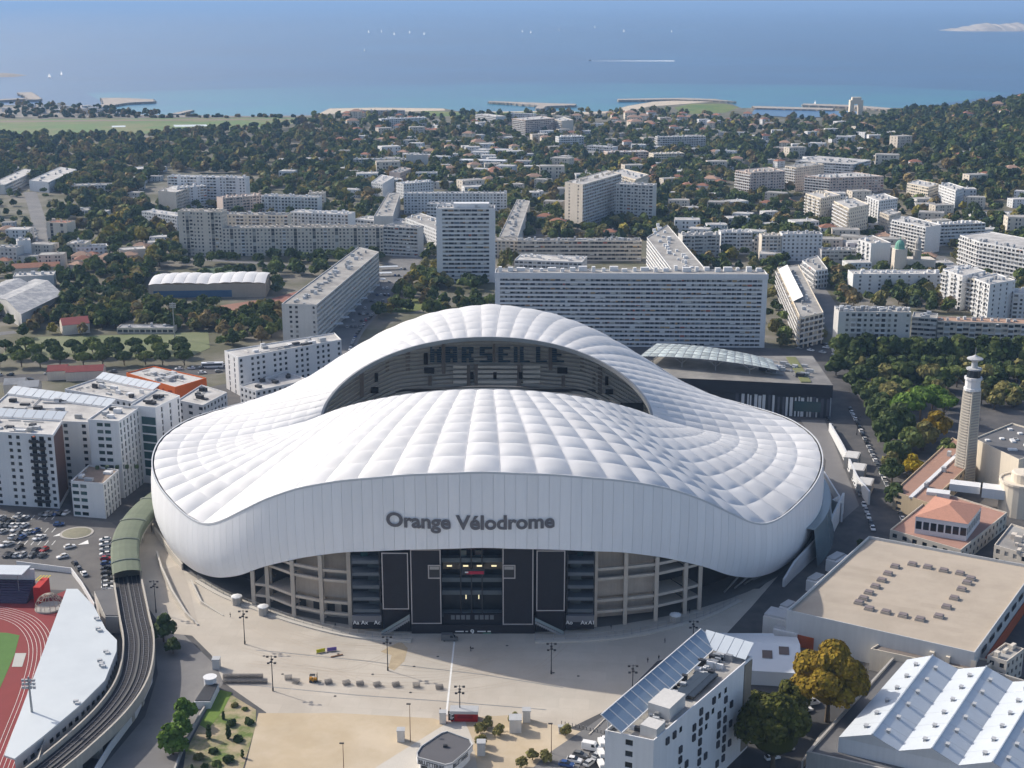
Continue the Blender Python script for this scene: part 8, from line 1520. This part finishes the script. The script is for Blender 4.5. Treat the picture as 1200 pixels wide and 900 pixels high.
for px, py, r, sp in ((1012, 492, 6, 'dark'), (1030, 512, 7, 'dark'), (1045, 482, 6, 'olive'), (1062, 500, 7, 'bright'), (1078, 490, 6.5, 'bright'), (1092, 480, 5.5, 'bright'), (1052, 510, 5.5, 'bright'), (1105, 492, 5.5, 'bright'), (1040, 520, 5.5, 'dark'), (1018, 520, 6, 'dark'), (1008, 470, 5.5, 'green'), (1022, 478, 6, 'olive'), (1082, 524, 5.5, 'olive'), (1096, 514, 6, 'plane'), (1066, 528, 5, 'green'), (1030, 545, 5, 'dark'), (1045, 563, 4.5, 'dark'), (1024, 552, 4, 'olive'), (1048, 590, 4, 'dark'), (1070, 556, 4.2, 'gold'), (1048, 584, 3.0, 'gold'), (1008, 500, 5, 'dark'), (1000, 478, 5, 'dark'), (1150, 470, 4, 'olive'), (1165, 476, 4, 'olive'), (1185, 470, 4.4, 'green'), (1108, 536, 4, 'green'), (1150, 545, 4, 'dark'), (1155, 558, 3.4, 'dark')):
    if px < 1036: px += 20
    x, y = G(px, py + 4); tree(x, y, r * 1.2, 'pine' if sp == 'bright' else 'round', sp, 0, None, 800, 'trees of the park beside the street')
for px, py, r, sp, lab in ((218, 847, 3.6, 'bright', 'bright green round tree by the service road, topmost of three'), (212, 864, 3.4, 'bright', 'bright green round tree by the service road, middle of three'), (203, 884, 4.4, 'bright', 'bright green round tree by the service road, lowest and largest of three'), (192, 752, 4.4, 'dark', 'dark tree where the service road meets the plaza, beside the metro'), (203, 766, 2.6, 'dark', 'small dark tree just below the one beside the metro')): x, y = G(px, py); tree(x, y, r, 'round', sp, 0, lab, 900)
for k, (px, py) in enumerate(((563, 860), (571, 853), (584, 862), (563, 874), (602, 848), (663, 862), (624, 891), (611, 900), (640, 893))): x, y = G(px, py); tree(x, y, 1.7, 'round', 'olive', 0, 'small young tree on the sandy lot, %s in order from the left top' % ORD[k], 260, 'young trees on the sandy lot')
for k in range(16):
    x, y = G(*[(275, 828), (287, 832), (271, 850), (268, 866), (279, 868), (250, 882), (268, 893), (254, 897), (245, 866), (292, 848), (258, 905), (233, 890), (262, 843), (284, 888), (240, 900), (225, 905)][k]); tree(x, y, random.uniform(.8, 1.7), random.choice(('bush', 'column', 'bush')), random.choice(('olive', 'dark', 'green')), 0, None, 160, 'shrubs on the dry bank')
for px, py in ((1030, 850), (1050, 640), (1010, 640), (1175, 690)): x, y = G(px, py); tree(x, y, 2.2, 'bush', 'dark', 0, None, 200)
tree(*G(969, 846), 10.6, 'grand', 'plane', 0, 'big golden brown plane tree in front of the sand-roofed hall', 17000); tree(*G(905, 905), 10, 'grand', 'dusk', 0, 'dark plane tree with yellowing top beside the bottom hotel', 15000); tree(*G(884, 862), 6, 'grand', 'dusk', 0, 'smaller dark tree between the bottom hotel and the plane tree', 3000); tree(*G(925, 850), 6.2, 'grand', 'dusk', 0, 'dark tree in the gap between the two plane trees', 3000)
def size_px(t): k = FPX / (t[1] * cT + CAM_H * sT); return t[3] * k
vis = []
for t in TREES:
    px, py = PJ(t[0], t[1], t[2] + t[3]); ok = -120 < px < 1320 and py < 920; vis.append((size_px(t) + (1e4 if t[6] else 0) + (3 if t[7] else 0) if ok else -1, t))
vis.sort(key=lambda v: -v[0]); KN = {'grand': 'plane_tree', 'round': 'broadleaf_tree', 'pine': 'pine_tree', 'column': 'cypress_tree', 'bush': 'shrub'}
for q, (s, t) in enumerate(vis[:300]):
    x, y, z, r, sh, sp, lab, nl, grp = t; spx = size_px(t); n = nl or (360 if spx > 9 else 220); leaf = .30 * (260 / n) ** .45 if n < 2000 else .075 if n < 12000 else .058
    o = empty(KN[sh], (x, y, z - .1), lab, 'shrub' if sh == 'bush' else 'tree', grp or 'trees among the buildings', random.uniform(0, 6.28), r); link('crown', crown_obj_mesh(sh, sp, q % 3 if n < 2000 else 0, n, leaf), o, (0, 0, {'grand': .3, 'round': .25, 'pine': .75, 'column': .1, 'bush': -.1}[sh])); link('trunk', trunk_mesh({'grand': 1.0, 'round': 1.0, 'pine': 1.6, 'column': .8, 'bush': .4}[sh], n > 2000), o)
    if not lab: px, py = PJ(x, y, z + r); key, d = where(px, py, '%s %s' % (CN[sp], {'round': 'rounded tree', 'pine': 'umbrella pine', 'column': 'columnar tree', 'bush': 'low shrub'}[sh])); PEND.append((o, key, d))
settle()
BASE = {}
for sh in ('round', 'pine', 'column', 'bush'):
    for k in range(4):
        V, C = crown(105, sh, np.random.default_rng(500 + k + len(sh) * 10), .42); cv, cf = CORE_V[sh]; qd = np.array([[cv[i] for i in f] for f in cf if len(f) == 4]); qd = qd[::1]; BASE[(sh, k)] = (np.concatenate([V, qd]), np.concatenate([C, np.full((len(qd), 3), .8)]))
zones = {'park_wood': ([], []), 'hill_wood': ([], []), 'town_trees': ([], [])}
for q, (s, t) in enumerate(vis[300:]):
    if s < 0: continue
    x, y, z, r, sh, sp, lab, nl, grp = t; V, C = BASE[(sh, q % 4)]; a = random.uniform(0, 6.28); c, s_ = math.cos(a), math.sin(a); R_ = np.array([[c, -s_, 0], [s_, c, 0], [0, 0, random.uniform(.85, 1.15)]]); W_ = (V @ R_.T) * r + np.array([x, y, z + r * {'round': .12, 'pine': .6, 'column': .05, 'bush': -.1}[sh]]); zz = zones['hill_wood' if hz(x, y) > 3 else 'park_wood' if (x < -60 and y > 1150) else 'town_trees']; zz[0].append(W_); zz[1].append(C * np.array(SPC[sp]) * random.uniform(.8, 1.25))
for nm, (Vs, Cs) in zones.items():
    if Vs: o = link(nm, leaf_mesh(nm, np.concatenate(Vs), np.concatenate(Cs))); o['kind'] = 'stuff'
print('trees', len(TREES), 'cars', NCAR, 'faces', sum(sum(len(v) for v in z[0]) for z in zones.values()))
# ---------------------------------------------------------------- sea haze
hb = MB(); hb.prism([(-270000, -300), (270000, -300), (270000, 320000), (-270000, 320000)], -8, 206); h = hb.build('haze', []); h['kind'] = 'stuff'
hm = bpy.data.materials.new('sea_haze'); hm.use_nodes = True; N = hm.node_tree.nodes; N.remove(N['Principled BSDF']); v = N.new('ShaderNodeVolumePrincipled')
v.inputs['Color'].default_value = (.33, .54, .88, 1); v.inputs['Density'].default_value = .000068; v.inputs['Anisotropy'].default_value = .1
hm.node_tree.links.new(v.outputs[0], N['Material Output'].inputs['Volume']); h.data.materials.clear(); h.data.materials.append(hm)
